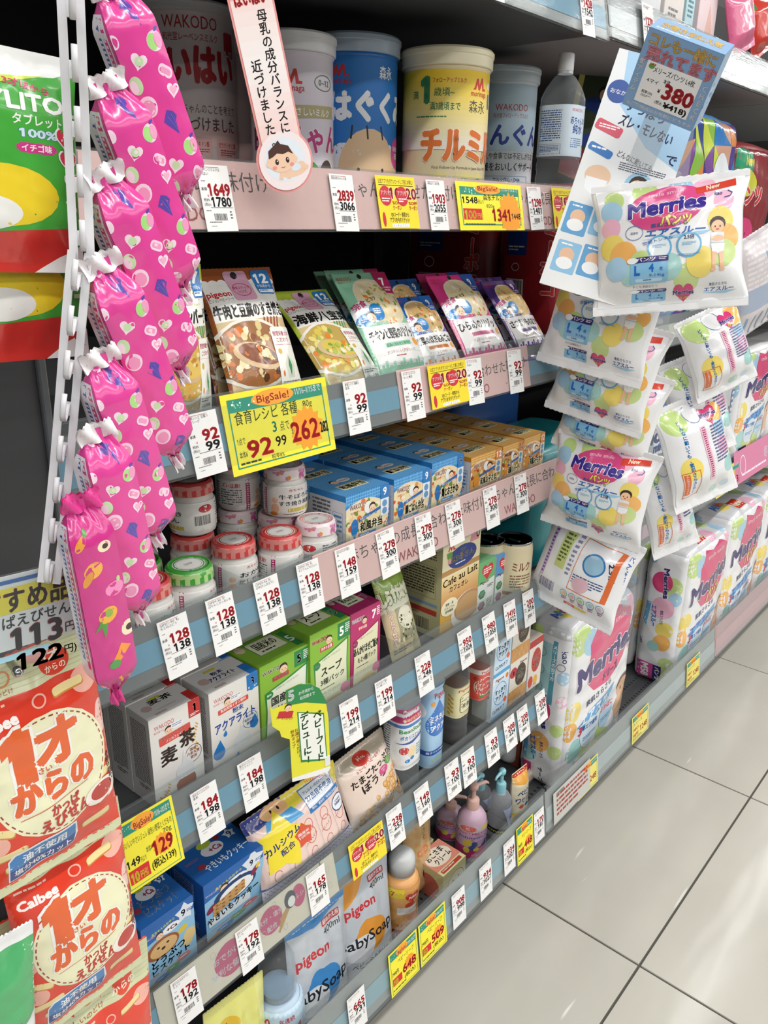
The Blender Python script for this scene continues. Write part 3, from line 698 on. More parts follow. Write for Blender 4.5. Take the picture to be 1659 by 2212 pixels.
for (p0, p1, big, sub, lb) in (((845, 2125), (905, 2070), '648', '100', 'left of two adjoining yellow sale cards on the lowest rail, reading 648'), ((909, 2062), (965, 2010), '509', '50', 'right of two adjoining yellow sale cards on the lowest rail, reading 509'), ((1118, 1850), (1153, 1815), '448', '30', 'yellow sale card reading 448 near the corner of the lowest rail')):
    x0, x1 = at(*p0, .57)[0], at(*p1, .57)[0]; A = sale(x1 - x0, .078, big, [('ベビーソープ', 30, .36, .12, '2a3a20', dict(W=56)), ('799円', 8, .56, .12, '232022', dict(b=.02, W=22))])
    H = A.H; A.star(68, H * .56, 20, 'f7a02c', 14, .8).t(big, 44, H * .70, H * .27, RED, .05, W=46).t('(税込)', 48, H * .84, H * .11, '232022', .02, W=38).r(8, H * .62, 32, H * .17, RED).t(sub, 11, H * .77, H * .16, YEL, .05, W=15).fine(8, H * .88, 70, H * .05, 1, '2a3a20')
    slip('sale_card', lb, 'sale card', x0, x1, .135, .078, A, YEL, yf=.57, k=.6, dy=.0008, group='yellow sale cards on the lowest rail')
dk = [(1269, 1710, 'first'), (1381, 1595, 'second'), (1492, 1493, 'third')]
for px, py, wd_ in dk:
    xc = at(px, py, .57)[0]; A = sale(.088, .066, '', [('メリーズ', 10, .38, .14, '4a3a20', dict(W=50)), ('1348円より', 8, .58, .14, RED, dict(b=.02, W=32)), ('100円引', 8, .80, .16, RED, dict(b=.03, W=30))])
    H = A.H; A.t('1248', 48, H * .76, H * .3, 'cf5a32', .03, W=42).fine(8, H * .86, 80, H * .05, 1, '4a3a20')
    slip('sale_card', '%s yellow sale card from the left below the nappy packs on the deck rail' % wd_, 'sale card', xc - .044, xc + .044, .135, .066, A, 'e9dd78', yf=.57, k=.6, dz=.004, group='yellow sale cards below the nappy packs')
A = Art(.15, .07); A.fine(8, 6, 84, 34, 5, 'a04a44').r(8, 3, 20, 3, '7a8a7a')
xc = at(1215, 1760, .57)[0] + .02; slip('notice_card', 'grey notice card in the rail at the corner under the nappy pack', 'notice card', xc - .055, xc + .095, .135, .07, A, 'c5c4be', yf=.57, k=.6, dz=.006)
# ---------------------------------------------------------------- top shelf: milk cans, water, leaflets
def ray_(px, py): r = RW @ np.array([px - 829.5, py - 1106, FPX]); return r
def cylpos(pl, pr, D):
    a = ray_(*pl)[:2]; b = ray_(*pr)[:2]; a /= np.linalg.norm(a); b /= np.linalg.norm(b); g = math.acos(a @ b) / 2
    m = a + b; m /= np.linalg.norm(m); d = D / 2 / math.sin(g); return m * d, d
def z_at(p, d): r = ray_(*p); return 1.25 + r[2] / np.linalg.norm(r[:2]) * d
def can(label, pl, pr, top, D, bodyc, lidc, art, phi, z=None, lidh=.022, group='baby milk cans on the top shelf', cat='can', zt=None):
    c, d = cylpos(pl, pr, D); z = SZ['pink'] + .0004 if z is None else z
    zt = z_at(top, d - D / 2) if zt is None else zt; h = zt - z; R = D / 2 - .0025
    t = thing('milk_can', label, cat, (c[0], c[1], z), 0, group)
    me = lathe([(R - .002, 0), (R, .002), (R, .004), (R - .0012, .005), (R - .0012, h - lidh - .004), (R, h - lidh - .002), (R - .001, h - lidh + .002)], 64); part('tin_body', sharpen(me), mat(bodyc, 'tin'), t)
    L = D / 2
    me = lathe([(L - .001, h - lidh), (L, h - lidh + .001), (L, h - lidh * .42), (L + .0012, h - lidh * .36), (L + .0012, h - .003), (L - .001, h - .0004), (L - .006, h), (L - .008, h - .003), (.001, h - .003)], 64)
    part('plastic_lid', sharpen(me), mat(lidc, 'milk'), t)
    lt = part('ring_pull_scoop_holder', lathe([(.012, h - .0029), (.012, h - .001), (.010, h - .0006)], 20), mat(lidc, 'milk'), t)
    A = art(math.pi * R * 1.35, h - lidh - .010); emit('print', t, [(A, cylmap(A.w, R - .0011, .005, phi=math.radians(phi)))], 'card', edge=.008, off=.0002)
    return t
def a_haihai(w, h):
    A = Art(w, h); H = A.H; R = 'c8282e'; n = '6a4a42'
    A.r(0, H * .62, 100, H * .12, 'f3cfcb')
    A.t('WAKODO', 50, H * .075, H * .10, R, .01, 'c', W=26).t('和光堂レーベンスミルク', 50, H * .14, H * .05, R, .0, 'c', W=26)
    A.t('はいはい', 50, H * .36, H * .24, R, .07, 'c', W=45)
    A.t('すこやかな赤ちゃんのことを考えて', 50, H * .54, H * .06, n, .01, 'c', W=46).t('母乳に近づけました', 50, H * .64, H * .09, n, .02, 'c', W=44)
    for x, c, s in ((27, 'bcd8e8', 'バランス'), (43, 'f0bfba', 'DHA・アラキドン酸'), (60, 'f0bfba', 'ガラクトオリゴ糖')):
        A.r(x, H * .68, 14.5, H * .13, c, 1).t(s, x + 7, H * .735, H * .035, R, .02, 'c', W=12).fine(x + 2, H * .75, 11, H * .04, 3, 'a8524e')
    A.t('をバランスよく配合', 28, H * .87, H * .035, R, .02, W=18).t('低減', 30, H * .92, H * .035, R, .02)
    A.r(67, H * .07, 7, H * .14, 'c8323a', 1).t('0~12', 70, H * .22, H * .07, 'ffffff', .03, 'c', W=6).r(58, H * .83, 4, H * .1, 'dfe4e8', 1)
    return A
can('largest milk can, white with red lettering, behind the pink snack bags', (286, 60), (513, 60), (400, 8), .128, 'e9dedb', 'ecebe8', a_haihai, -32, zt=SZ['pink'] + .2165, lidh=.012)
can('pinkish white milk can standing in shade behind the hanging baby sign', (440, 100), (607, 100), (540, 45), .100, 'cdbcb9', 'd8d4d0', a_haihai, 66, zt=SZ['pink'] + .19)  # same can as the largest one, tin and lid colours darkened for shade
def a_niko(w, h):
    A = Art(w, h); H = A.H; b = '1f57b0'
    A.t('雪印', 50, H * .1, H * .1, b, .02, 'c').t('すこやか', 50, H * .36, H * .26, b, .08, 'c', W=60).r(30, H * .45, 40, H * .13, 'a83a72', 1).t('母乳研究', 50, H * .55, H * .09, 'ffffff', .02, 'c', W=30)
    A.t('ビーンキッチン', 50, H * .72, H * .07, '46464e', .01, 'c', W=34).r(0, H * .9, 100, H * .1, 'aebfe2'); return A
can('lavender milk can with blue lettering at the far left, behind the clip strip', (-70, 100), (132, 100), (40, 0), .125, 'd3d3ea', 'e4e4ea', a_niko, -20, zt=SZ['pink'] + .215)
MOR = 'c8322e'
def morinaga(A, x, y, s, c=MOR):
    A.p([(x - s, y + s * .55), (x - s * .75, y + s * .35), (x - s * .45, y - s * .5), (x - s * .2, y - s * .5), (x - s * .05, y + s * .1), (x + s * .25, y - s * .6), (x + s * .5, y - s * .6), (x + s * .7, y + s * .35), (x + s, y + s * .35), (x + s, y + s * .6), (x + s * .45, y + s * .6), (x + s * .35, y - s * .1), (x + s * .05, y + s * .55), (x - s * .2, y + s * .55), (x - s * .38, y), (x - s * .55, y + s * .55)], c)
    return A.t('morinaga', x, y + s * 1.15, s * .75, c, .02, 'c', W=s * 2.4)
def a_eaka(w, h):
    A = Art(w, h); H = A.H; p = 'c0307c'
    A.e(20, H * .2, 13, H * .15, p).t('おなかを', 20, H * .2, H * .05, 'ffffff', .02, 'c').t('いたわる', 20, H * .27, H * .05, 'ffffff', .02, 'c'); morinaga(A, 46, H * .15, 6)
    A.ring(66, H * .18, 7, H * .06, .5, '5a7a5a').t('0~12', 66, H * .2, H * .06, '5a7a5a', .02, 'c')
    A.p([(10, H * .32), (40, H * .36), (75, H * .34), (75, H * .43), (40, H * .46), (10, H * .42)], 'b3a878').t('赤ちゃんに本当にやさしいミルク', 42, H * .425, H * .065, 'ffffff', .02, 'c', W=56)
    A.t('E赤ちゃん', 50, H * .68, H * .24, p, .05, 'c', W=58, st='ffffff', sw=.03)
    A.e(52, H * .86, 10, H * .11, '3f9f4a').t('DHA+ARA', 52, H * .9, H * .05, 'ffffff', .03, 'c', W=16).e(68, H * .88, 6, H * .13, '4a3a32').e(68, H * .93, 5, H * .1, 'f2d2b4')
    return A
can('white milk can with magenta lettering between the baby sign and the blue can', (530, 120), (726, 120), (625, 58), .108, 'e8e0ea', 'eeeeee', a_eaka, -34)
def a_hagu(w, h):
    A = Art(w, h); H = A.H
    A.r(0, 0, 100, H, '2478c8').e(50, H * .78, 28, H * .38, '2478c8')
    A.p([(20, H), (20, H * .7), (30, H * .62), (60, H * .62), (78, H * .75), (78, H)], 'e8ecf2')
    A.e(46, H * .84, 17, H * .33, 'ecc9a0').e(46, H * .95, 19, H * .25, 'ecc9a0').e(65, H * .83, 3.4, H * .05, 'ecc9a0')
    for x, a in ((36, -8), (45, 6), (54, 14)): A.l(x, H * .59, x - a * .1, H * .49, .9, '2a2626')
    for x in (40, 54): A.e(x, H * .82, .9, H * .018, '2a2626')
    A.e(56, H * .88, 2, H * .025, 'e07a8a').l(46, H * .92, 50, H * .92, .6, 'b04040')
    morinaga(A, 30, H * .1, 5).t('森永', 56, H * .14, H * .10, 'ffffff', .03, 'c', W=9).t('はぐくみ', 50, H * .44, H * .24, 'f2f4f8', .09, 'c', W=50)
    A.e(68, H * .68, 7, H * .12, 'd8589c').t('栄養成分', 68, H * .66, H * .04, 'ffffff', .02, 'c').t('母乳', 68, H * .72, H * .05, 'ffffff', .03, 'c'); return A
can('blue milk can with big white lettering and a drawn baby head', (663, 120), (865, 120), (763, 64), .12, '2478c8', 'b9cbdc', a_hagu, -16)
def a_chil(w, h):
    A = Art(w, h); H = A.H; g = '2f7a4a'
    n = 12
    for i in range(n):
        k = i / n; c = '%02x%02x%02x' % (int(232 + 0 * k), int(196 + 34 * k), int(40 + 190 * k)); A.r(0, H * .62 * i / n, 100, H * .62 / n + .2, c)
    A.t('1', 27, H * .25, H * .27, g, .10, 'c').t('満', 21, H * .22, H * .07, g, .02, 'c').t('歳頃~', 32, H * .2, H * .07, g, .02).t('満3歳頃まで', 30, H * .31, H * .07, g, .02, W=16).t('フォローアップミルク', 31, H * .1, H * .045, MOR, .02, W=18)
    morinaga(A, 58, H * .1, 5).t('森永', 57, H * .32, H * .11, '4a4a42', .01, 'c', W=12).fine(22, H * .36, 26, H * .02, 1, g)
    A.t('チルミル', 50, H * .70, H * .30, 'd9702c', .08, 'c', W=48, st='f6e8da', sw=.03).t('First Follow-Up Formula in Japan Since 1973', 50, H * .78, H * .035, '5a4a42', 0, 'c', W=36)
    for x, c, s in ((36, 'b83434', '守るチカラを'), (50, '3f9a48', 'DHA配合'), (60, '3050a0', '鉄分')):
        A.p([(x - 5, H * .86), (x - 5, H * .80), (x - 2.5, H * .83), (x, H * .79), (x + 2.5, H * .83), (x + 5, H * .80), (x + 5, H * .86)], 'e6d88a').e(x, H * .95, 6, H * .1, c).t(s, x, H * .95, H * .05, 'ffffff', .02, 'c', W=9)
    A.e(68, H * .1, 2.6, H * .03, 'f6e0d0').r(66.5, H * .16, 3, H * .12, '4a6ab0', 1); return A
can('yellow milk can with orange lettering in the middle of the top shelf', (867, 150), (1065, 150), (966, 94), .12, 'e8d9b0', 'efe6c4', a_chil, -24)
def a_gun(w, h):
    A = Art(w, h); H = A.H; b = '2a3f9a'
    A.r(0, 0, 100, H * .56, 'c2dcea').t('WAKODO', 50, H * .22, H * .08, 'c8282e', .01, 'c', W=24).t('和光堂フォローアップミルク', 50, H * .28, H * .045, 'c8282e', 0, 'c', W=26)
    A.t('ぐんぐん', 50, H * .50, H * .20, b, .06, 'c', W=54).t('牛乳や食事では不足しがちな', 50, H * .63, H * .065, '3a3438', .01, 'c', W=44).t('栄養をおいしくサポート', 50, H * .73, H * .08, '3a3438', .02, 'c', W=46)
    for k, s in ((.78, 'カルシウム・DHA'), (.87, '鉄たっぷり')): A.outline(32, H * k, 34, H * .07, .4, '8aa8c0').t(s, 49, H * (k + .05), H * .045, b, .02, 'c', W=20)
    return A
can('pale blue milk can with dark blue lettering beside the water bottle', (1014, 180), (1167, 180), (1085, 137), .112, 'dfe9ee', 'd5e6ec', a_gun, -40)
# water bottle
def petbottle(label, pl, pr, top, D, z, body, cap, art=None, lab=(0.34, .70), phi=-40, caph=.02, group=None, e=3.2, liquid=None, lw=1.9, labc=None, neck=.34, shoulder=.80, zt=None, name='drink_bottle', kind='glass'):
    c, d = cylpos(pl, pr, D); h = (z_at(top, d) if zt is None else zt) - z; R = D / 2 * .93
    t = thing(name, label, 'bottle', (c[0], c[1], z), 0, group); hb = h - caph
    prof = [(R * .80, 0), (R * .98, .004), (R, .012)]
    if art is None or lab[0] > .2:
        for i in range(3): zz = .02 + hb * lab[0] * .27 * i; prof += [(R, zz), (R * .955, zz + hb * .03), (R, zz + hb * .06)]
    prof += [(R, hb * lab[0]), (R * .985, hb * (lab[0] + .01)), (R * .985, hb * (lab[1] - .01)), (R, hb * lab[1]), (R * .99, hb * shoulder), (R * .82, hb * (shoulder + .07)), (R * .5, hb * .95), (R * neck, hb * .975), (R * neck, hb)]
    prof = sorted(prof, key=lambda p: p[1])
    part('bottle_body', lathe(prof, 48, e), body, t)
    if liquid: part('liquid', lathe([(max(.002, r - .0015), max(zz, .002)) for r, zz in prof if zz < hb * .88], 32, e), liquid, t)
    rc = R * neck * 1.12
    ridged = lathe([(rc, hb - .004), (rc, hb - .001), (rc * .96, hb - .0005), (rc * 1.03, hb), (rc * 1.03, h - .002), (rc * .95, h), (.001, h)], 28); part('cap', sharpen(ridged), mat(cap, 'plastic'), t)
    if art:
        f = prof_r([(r + .0004, zz) for r, zz in prof]); z0, z1 = hb * lab[0], hb * lab[1]
        if labc: part('label_sleeve', lathe([(f(z0), z0), (f(z0) , z0 + .001)] + [(f(zz), zz) for zz in np.linspace(z0 + .002, z1, 14)], 48, e), mat(labc, 'film'), t)
        A = art(D * lw, z1 - z0); emit('print', t, [(A, cylmap(A.w, f, z0, e=e, phi=math.radians(phi)))], 'film', edge=.006, off=.0004)
    return t
def a_water(w, h):
    A = Art(w, h); H = A.H; b = '2a52a0'
    A.r(0, 0, 100, H, 'd5e5f2').t('WAKODO', 64, H * .13, H * .09, 'c8282e', .01, 'c', W=22).t('赤ちゃんの', 66, H * .36, H * .16, b, .03, 'c', W=28).t('純水', 66, H * .54, H * .2, b, .03, 'c', W=20)
    A.fine(14, H * .1, 28, H * .62, 14, '3c5ca4').outline(13, H * .76, 30, H * .2, .4, b).fine(15, H * .79, 26, H * .14, 5, '3c5ca4').fine(54, H * .64, 22, H * .2, 5, '6a8ac0').e(84, H * .84, 4, H * .08, 'f4d2b4').e(84, H * .78, 4, H * .03, '3a2a20'); return A
petbottle('clear water bottle with pale blue label and white cap on the top shelf', (1164, 300), (1256, 300), (1216, 116), .061, SZ['pink'] + .0005, LIQ(), 'e8e8ea', a_water, liquid=None, labc='d5e5f2', lab=(.36, .74), phi=-42, caph=.022)
# two sports photo boards behind the water bottle
def a_board(w, h, two=True):
    A = Art(w, h); H = A.H
    A.r(0, 0, 100, H, 'e2d87a').t('日本代表', 58, H * .10, H * .09, '1c1c1c', .03, 'c', W=60, st='f2f2f2').r(10, H * .16, 80, H * .62, '3e4a34')
    for x, y, hs in ((56, H * .34, 1), (62, H * .60, 1)):
        A.p([(x - 42, y + 32), (x - 20, y + 12), (x + 12, y + 12), (x + 28, y + 32), (x + 28, y + 44), (x - 42, y + 44)], '23408e').e(x, y - 2, 15, 18, '1e1a18').e(x, y + 2, 12, 15, 'e3b999').e(x - 5, y, 1.6, 1.2, '2a2020').e(x + 5, y, 1.6, 1.2, '2a2020').e(x, y + 10, 5, 2.4, 'f4f0ee')
    A.r(0, H * .78, 100, H * .22, '8c2434').blobs(0, H * .8, 100, H * .2, 30, ['c05a6a', '5a1624', 'e8d8d8'], .5, 1.4); return A
def board(label, top, bot, Yt, Yb, w, yaw, art, name='photo_board', col='d8cc66', th=.004, group=None, cat='board'):
    t = thing(name, label, cat, group=group); L = hang(t, at(*top, Yt), at(*bot, Yb), yaw)
    part('board', boxm(-w / 2, w / 2, 0, th, 0, L, .0006), mat(col, 'card'), t); A = art(w, L); emit('print', t, [(A, fmap(w, 0))], 'card', off=.0003); return t
board('yellow edged board with two smiling people in blue shirts behind the water bottle', (1322, 112), (1262, 395), .80, .74, .105, 42, a_board)
board('yellow edged board showing black characters, right of the two-person board', (1372, 130), (1340, 400), .80, .76, .09, 30, lambda w, h: Art(w, h).r(0, 0, 100, 400, 'e2d87a').t('当た', 40, 60, 42, '1c1c1c', .04, 'c', W=70, st='f2f2f2').r(8, 80, 84, 120, '2e3040').t('!', 70, 130, 40, 'e8e8e8', .05, 'c'))
# ---------------------------------------------------------------- pouch shelf (second rail)
def onz(px, py, z): r = ray_(px, py); return EYE + r * ((z - 1.25) / r[2])
def atx(px, py, X): r = ray_(px, py); return EYE + r * (X / r[0])
def lean(name, label, cat, tl, tr, bl, br, Yb, z, T, col, art, seed, group, shape='pillow', kind='film', top=.06, bot=.05, pk='film', rim=None, wr=.0022, name_body='pouch_body', W=None, yaw=0, edge=.006, **kw):
    """a pouch stood on the shelf and leaning back: photo corners give its width, length and lean"""
    B = at((bl[0] + br[0]) / 2, (bl[1] + br[1]) / 2, Yb); Tt = atx((tl[0] + tr[0]) / 2, (tl[1] + tr[1]) / 2, B[0] + .001)
    w = W or (at(*br, Yb)[0] - at(*bl, Yb)[0]); z_ = z + .0006
    d = (Tt - B); B2 = B + d * ((z_ - B[2]) / d[2])
    t = thing(name, label, cat, group=group); L = hang(t, Tt, B2, yaw)
    F = bag(t, w, L, T, col, top=top, bot=bot, seed=seed, kind=kind, shape=shape, rim=rim, wr=wr, name=name_body, **kw)
    if art: A = art(w, L); emit('print', t, [(A, F)], pk, edge=.0045, off=.0006)
    return t
def food(A, x, y, w, h, cols, n=46, sz=3.4, base=None):
    H = A.H
    if base: A.e(x + w / 2, y + h / 2, w / 2, h / 2, base)
    A.blobs(x, y, w, h, n, cols, sz * .5, sz, 'e'); return A
def a_pigeon(title, edge, pal, age='12', band='c89ab0'):
    def f(w, h):
        A = Art(w, h); H = A.H
        A.r(0, 0, 100, H, edge).r(3, H * .12, 94, H * .84, 'f0efea', 3).r(0, 0, 100, H * .09, edge)
        for i in range(9): A.e(8 + i * 10.5, H * .105, 6, 4, 'f0efea')
        A.t('pigeon', 4, H * .20, H * .055, 'c8323a', .05, W=28).t('ピジョンベビーフード', 4, H * .235, H * .03, '444444', W=28)
        A.r(34, H * .02, 30, H * .22, 'd9a5bd', 4).ring(49, H * .16, 12, H * .05, .8, 'c0456a').t('食育ステップ', 49, H * .155, H * .024, 'c0456a', .03, 'c').t('レシピ', 49, H * .185, H * .026, 'c0456a', .03, 'c').e(48, H * .05, 4.2, H * .026, '2a2c2c')
        A.r(70, H * .02, 25, H * .18, '2f7cc4', 3).t(age, 82, H * .115, H * .10, 'ffffff', .06, 'c', W=17).t('か月頃から', 82, H * .15, H * .028, 'ffffff', .02, 'c', W=19).r(71.5, H * .165, 22, H * .025, 'ffffff').fine(73, H * .17, 19, H * .014, 1, '2f7cc4')
        A.t(title, 50, H * .345, H * .10, '1e1c1c', .06, 'c', W=92)
        A.r(3, H * .37, 94, H * .60, 'd8bf8c')
        for i in range(5): A.r(58 + i * 5, H * .36, 2.4, H * .16, 'a34b3a' if edge != 'b5c840' else '4f9a5a', 0, 20); A.r(30 + i * 5, H * .88, 2.4, H * .1, 'a34b3a', 0, 20)
        A.e(38, H * .60, 50, H * .24, 'eeeae0').e(38, H * .60, 46, H * .22, pal[0]); food(A, -8, H * .39, 92, H * .42, pal, 90, 6.2)
        A.e(40, H * .62, 30, H * .085, 'd7b98e', 18).e(42, H * .61, 26, H * .065, pal[1], 18); food(A, 18, H * .55, 48, H * .12, pal[1:], 30, 5.4)
        A.r(64, H * .44, 33, H * .50, 'f3f2ea', 3).t('管理栄養士の', 80, H * .50, H * .035, 'c0456a', .03, 'c', W=27).t('こだわり', 80, H * .545, H * .035, 'c0456a', .03, 'c', W=20).l(66, H * .565, 94, H * .565, .5, 'c0456a')
        A.p([(82, H * .63), (90, H * .70), (87, H * .79), (77, H * .79), (74, H * .70)], 'd8ddd0').p([(82, H * .65), (85, H * .71), (82, H * .78), (79, H * .71)], '2f8a4a').e(71, H * .61, 3, H * .02, 'd9b24a').e(70, H * .76, 1.4, H * .02, 'e07a2c').fine(67, H * .81, 28, H * .03, 2, '55504c').t('ふわふわ食感', 80, H * .87, H * .026, '44403c', .02, 'c', W=24).t('栄養バランス', 80, H * .905, H * .026, '44403c', .02, 'c', W=24)
        return A
    return f
BEEF = ['a06a3c', '8a4a26', 'efe2b4', 'd9772c', 'f2e9c8', '5f3520', 'dcc98a', 'e8d9a0']; SEA = ['c6a85c', 'dcc65a', 'e58a3a', 'f2ead0', '7fa648', 'e9dc86', 'b4c45a', 'f0e6c0']; HAM = ['d9b45a', 'e8c66a', 'c98a3c', 'f0e0a8', 'e6a83c']
z2 = SZ['s2']; GP = 'retort baby food pouches leaning on the second rail'
lean('food_pouch', 'lime edged pouch half hidden by the pink snack bags', 'pouch', (330, 575), (433, 567), (362, 900), (456, 862), .632, z2, .024, 'b5c840', a_pigeon('豆腐ハンバーグ', 'b5c840', HAM, '7'), 3, GP)
lean('food_pouch', 'brown edged beef and tofu pouch above the yellow 262 card', 'pouch', (431, 583), (571, 578), (500, 862), (657, 837), .632, z2, .026, '8a4a26', a_pigeon('牛肉と豆腐のすき焼き', '9a5228', BEEF), 4, GP)
lean('food_pouch', 'brown edged beef pouch standing behind the front beef pouch', 'pouch', (405, 592), (545, 586), (470, 866), (625, 842), .664, z2, .022, '8a4a26', a_pigeon('牛肉と豆腐のすき焼き', '9a5228', BEEF), 5, GP)
lean('food_pouch', 'lime edged seafood pouch with green vegetables', 'pouch', (593, 630), (694, 628), (701, 826), (819, 805), .632, z2, .024, 'b5c840', a_pigeon('海鮮八宝菜', 'b5c840', SEA), 6, GP)
def a_wak(title, edge, age, agec, pal, city):
    def f(w, h):
        A = Art(w, h); H = A.H
        A.r(0, 0, 100, H, edge).r(3, H * .50, 94, H * .46, 'f1f0ee').e(54, H * .29, 42, H * .24, 'e8dcc0').e(54, H * .29, 39, H * .22, pal[0]); food(A, 15, H * .08, 78, H * .42, pal, 90, 3.8)
        A.r(3, H * .50, 94, H * .12, 'f1f0ee').t('WAKODO', 4, H * .065, H * .045, 'c8323a', .01, W=26).t('和光堂ベビーフード', 4, H * .09, H * .02, 'c8323a', W=24).e(48, H * .03, 4, H * .022, '2c2c26')
        A.p([(72, 0), (100, 0), (100, H * .22), (76, H * .22)], agec).t(age, 86, H * .13, H * .11, 'ffffff', .05, 'c').t('か月頃から', 87, H * .165, H * .025, 'ffffff', .02, 'c', W=19).fine(78, H * .18, 18, H * .02, 1, 'ffffff')
        A.e(15, H * .40, 18, H * .12, 'eef4f6').e(13, H * .44, 13, H * .055, '2a8ad0').e(34, H * .39, 13, H * .075, '2a8ad0').t('完食', 3, H * .35, H * .06, 'c8407a', .05, W=20, a=-14).t('ヒミツ', 26, H * .30, H * .04, '3a3030', .04, W=18, a=-10); A.face(21, H * .425, 7.5); A.fine(28, H * .36, 13, H * .05, 3, 'ffffff').fine(5, H * .43, 10, H * .03, 2, 'ffffff')
        A.r(12, H * .475, 34, H * .028, edge).t('グーグーキッチン', 29, H * .498, H * .026, 'f4f4ee', .03, 'c', W=31); A.blobs(48, H * .47, 16, H * .03, 5, ['e8742c', '4a9a3c', 'd03a3a', '8a5a2c'], 1.2, 2)
        A.t(title, 50, H * .62, H * .10, '1c1a1a', .05, 'c', W=88).r(22, H * .655, 50, H * .04, city, 1).t('成長に合わせた味付け', 47, H * .688, H * .032, '3a6a5a', .02, 'c', W=46).e(84, H * .67, 6, H * .035, 'f0a83c')
        A.t('ポコポコくんと野菜たっぷり', 48, H * .745, H * .026, 'a4403c', .01, 'c', W=56).fine(34, H * .765, 28, H * .016, 1, 'a4403c')
        A.r(0, H * .84, 100, H * .16, city)
        for i in range(16): A.r(i * 6.4, H * (.84 - .012 * ((i * 7) % 5)), 4.6, H * .08, city)
        A.blobs(4, H * .88, 90, H * .07, 9, ['f0e6a0', 'f2efe6', 'e2a88a'], .8, 1.8); return A
    return f
RIS = ['e9d9b0', 'f2ecd8', 'efdfb4', 'e2813c', '7fa04a', 'f4efe0', 'e8cf86', '9fb45a', 'e69a5a']
w1 = a_wak('チキンと野菜のリゾット', '8fccaa', '7', 'b8265c', RIS, '9ad4b2'); w2 = a_wak('野菜の炊き込みごはん', '2a5aa8', '9', '2a66b4', ['d9b27a', 'e8c48a', 'e2813c', 'f2e4c0', '7a8a3c'], 'e88a3c')
w3 = a_wak('ひらめのリゾット', 'd03a7e', '9', '2a5aa8', RIS, 'd8508c'); w4 = a_wak('さつまいものおかゆ', '4a2f7a', '9', '4a2f7a', ['e8c888', 'f0dca8', 'dca85a', 'f4ecd4'], '6a3f9a')
lean('food_pouch', 'darkest mint green pouch, rearmost of three chicken risotto pouches', 'pouch', (686, 583), (786, 588), (775, 802), (885, 786), .70, z2, .018, '6fa88a', w1, 8, GP)  # body colour is the twins' mint with the shade behind them painted in
lean('food_pouch', 'mint green pouch in the middle of three chicken risotto pouches', 'pouch', (708, 581), (806, 586), (797, 798), (905, 784), .665, z2, .02, '8fccaa', w1, 9, GP)
lean('food_pouch', 'front mint green chicken risotto pouch with a red 7 corner', 'pouch', (724, 589), (822, 593), (815, 800), (924, 782), .632, z2, .024, '8fccaa', w1, 10, GP)
lean('food_pouch', 'orange and blue rice pouch behind, between the mint and pink pouches', 'pouch', (832, 600), (880, 610), (890, 790), (960, 776), .668, z2, .018, '2a5aa8', w2, 11, GP, W=.082)
lean('food_pouch', 'front orange and blue rice pouch between the mint and pink pouches', 'pouch', (850, 640), (913, 645), (905, 787), (993, 767), .632, z2, .022, '2a5aa8', w2, 12, GP)
lean('food_pouch', 'magenta flounder risotto pouch standing behind its twin', 'pouch', (902, 594), (985, 588), (985, 768), (1070, 752), .664, z2, .018, 'd03a7e', w3, 13, GP)
lean('food_pouch', 'front magenta flounder risotto pouch with a blue 9 corner', 'pouch', (917, 600), (1019, 590), (1001, 765), (1095, 746), .632, z2, .024, 'd03a7e', w3, 14, GP)
lean('food_pouch', 'purple sweet potato pouch standing behind its twin', 'pouch', (1022, 598), (1075, 603), (1085, 745), (1150, 726), .664, z2, .018, '4a2f7a', w4, 15, GP, W=.082)
lean('food_pouch', 'front purple sweet potato pouch, rightmost on the second rail', 'pouch', (1045, 606), (1098, 609), (1106, 741), (1173, 717), .632, z2, .022, '4a2f7a', w4, 16, GP)
# red nappy packs seen end-on in the next bay, reds darkened for shade
def a_red_side(w, h):
    A = Art(w, h); H = A.H; A.r(0, 0, 7, H, 'd8d4d2').vt('マミーポコ', 80, H * .06, H * .13, 'e23a3a', .08, 'f0e8e4', .05)
    A.r(18, H * .10, 30, H * .10, 'dcd8d4').fine(20, H * .11, 26, H * .08, 5, '7a2a2a').r(18, H * .26, 30, H * .18, '1f3f8a').fine(21, H * .38, 24, H * .04, 2, 'dcd8d4').ring(33, H * .52, 6, 5, 1, 'e8dcd8').r(20, H * .60, 26, H * .16, 'e8e4e0').bar(22, H * .61, 22, H * .12, '222222', 14); return A
def nappy_pack(label, x0, y0, z0, w, d, h, col='f1f0f2', F=None, L=None, Tp=None, seed=1, rz=0, r=.018, B=.010, group=None, cat='nappy pack', wr=.003, top_pinch=.0, name='nappy_pack', kind='soft', edge=.012, seal=True):
    """x0, y0 = front left bottom corner"""
    t = thing(name, label, cat, (x0 + w / 2, y0 + d / 2, z0 + .0006), rz, group)
    mf, ml, mr, mtp = softbox(t, w, d, h, r, B, col, seed, wr, kind=kind, top_pinch=top_pinch); A = []
    if F: A.append((F(w, h), mf))
    if L: A.append((L(d, h), ml))
    if Tp: A.append((Tp(w, d), mtp))
    emit('print', t, A, 'film' if kind != 'card' else 'card', edge=edge, off=.0009, step=.00012)
    return t
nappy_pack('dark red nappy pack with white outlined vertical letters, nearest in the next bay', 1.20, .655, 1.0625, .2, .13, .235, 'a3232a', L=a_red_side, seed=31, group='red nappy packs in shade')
nappy_pack('dark red nappy pack behind the nearest red one, against the shaded back', 1.21, .80, 1.0625, .2, .19, .235, '8a1c24', L=a_red_side, seed=32, group='red nappy packs in shade')  # deeper red than the nearer pack: shade of the back put into the colour
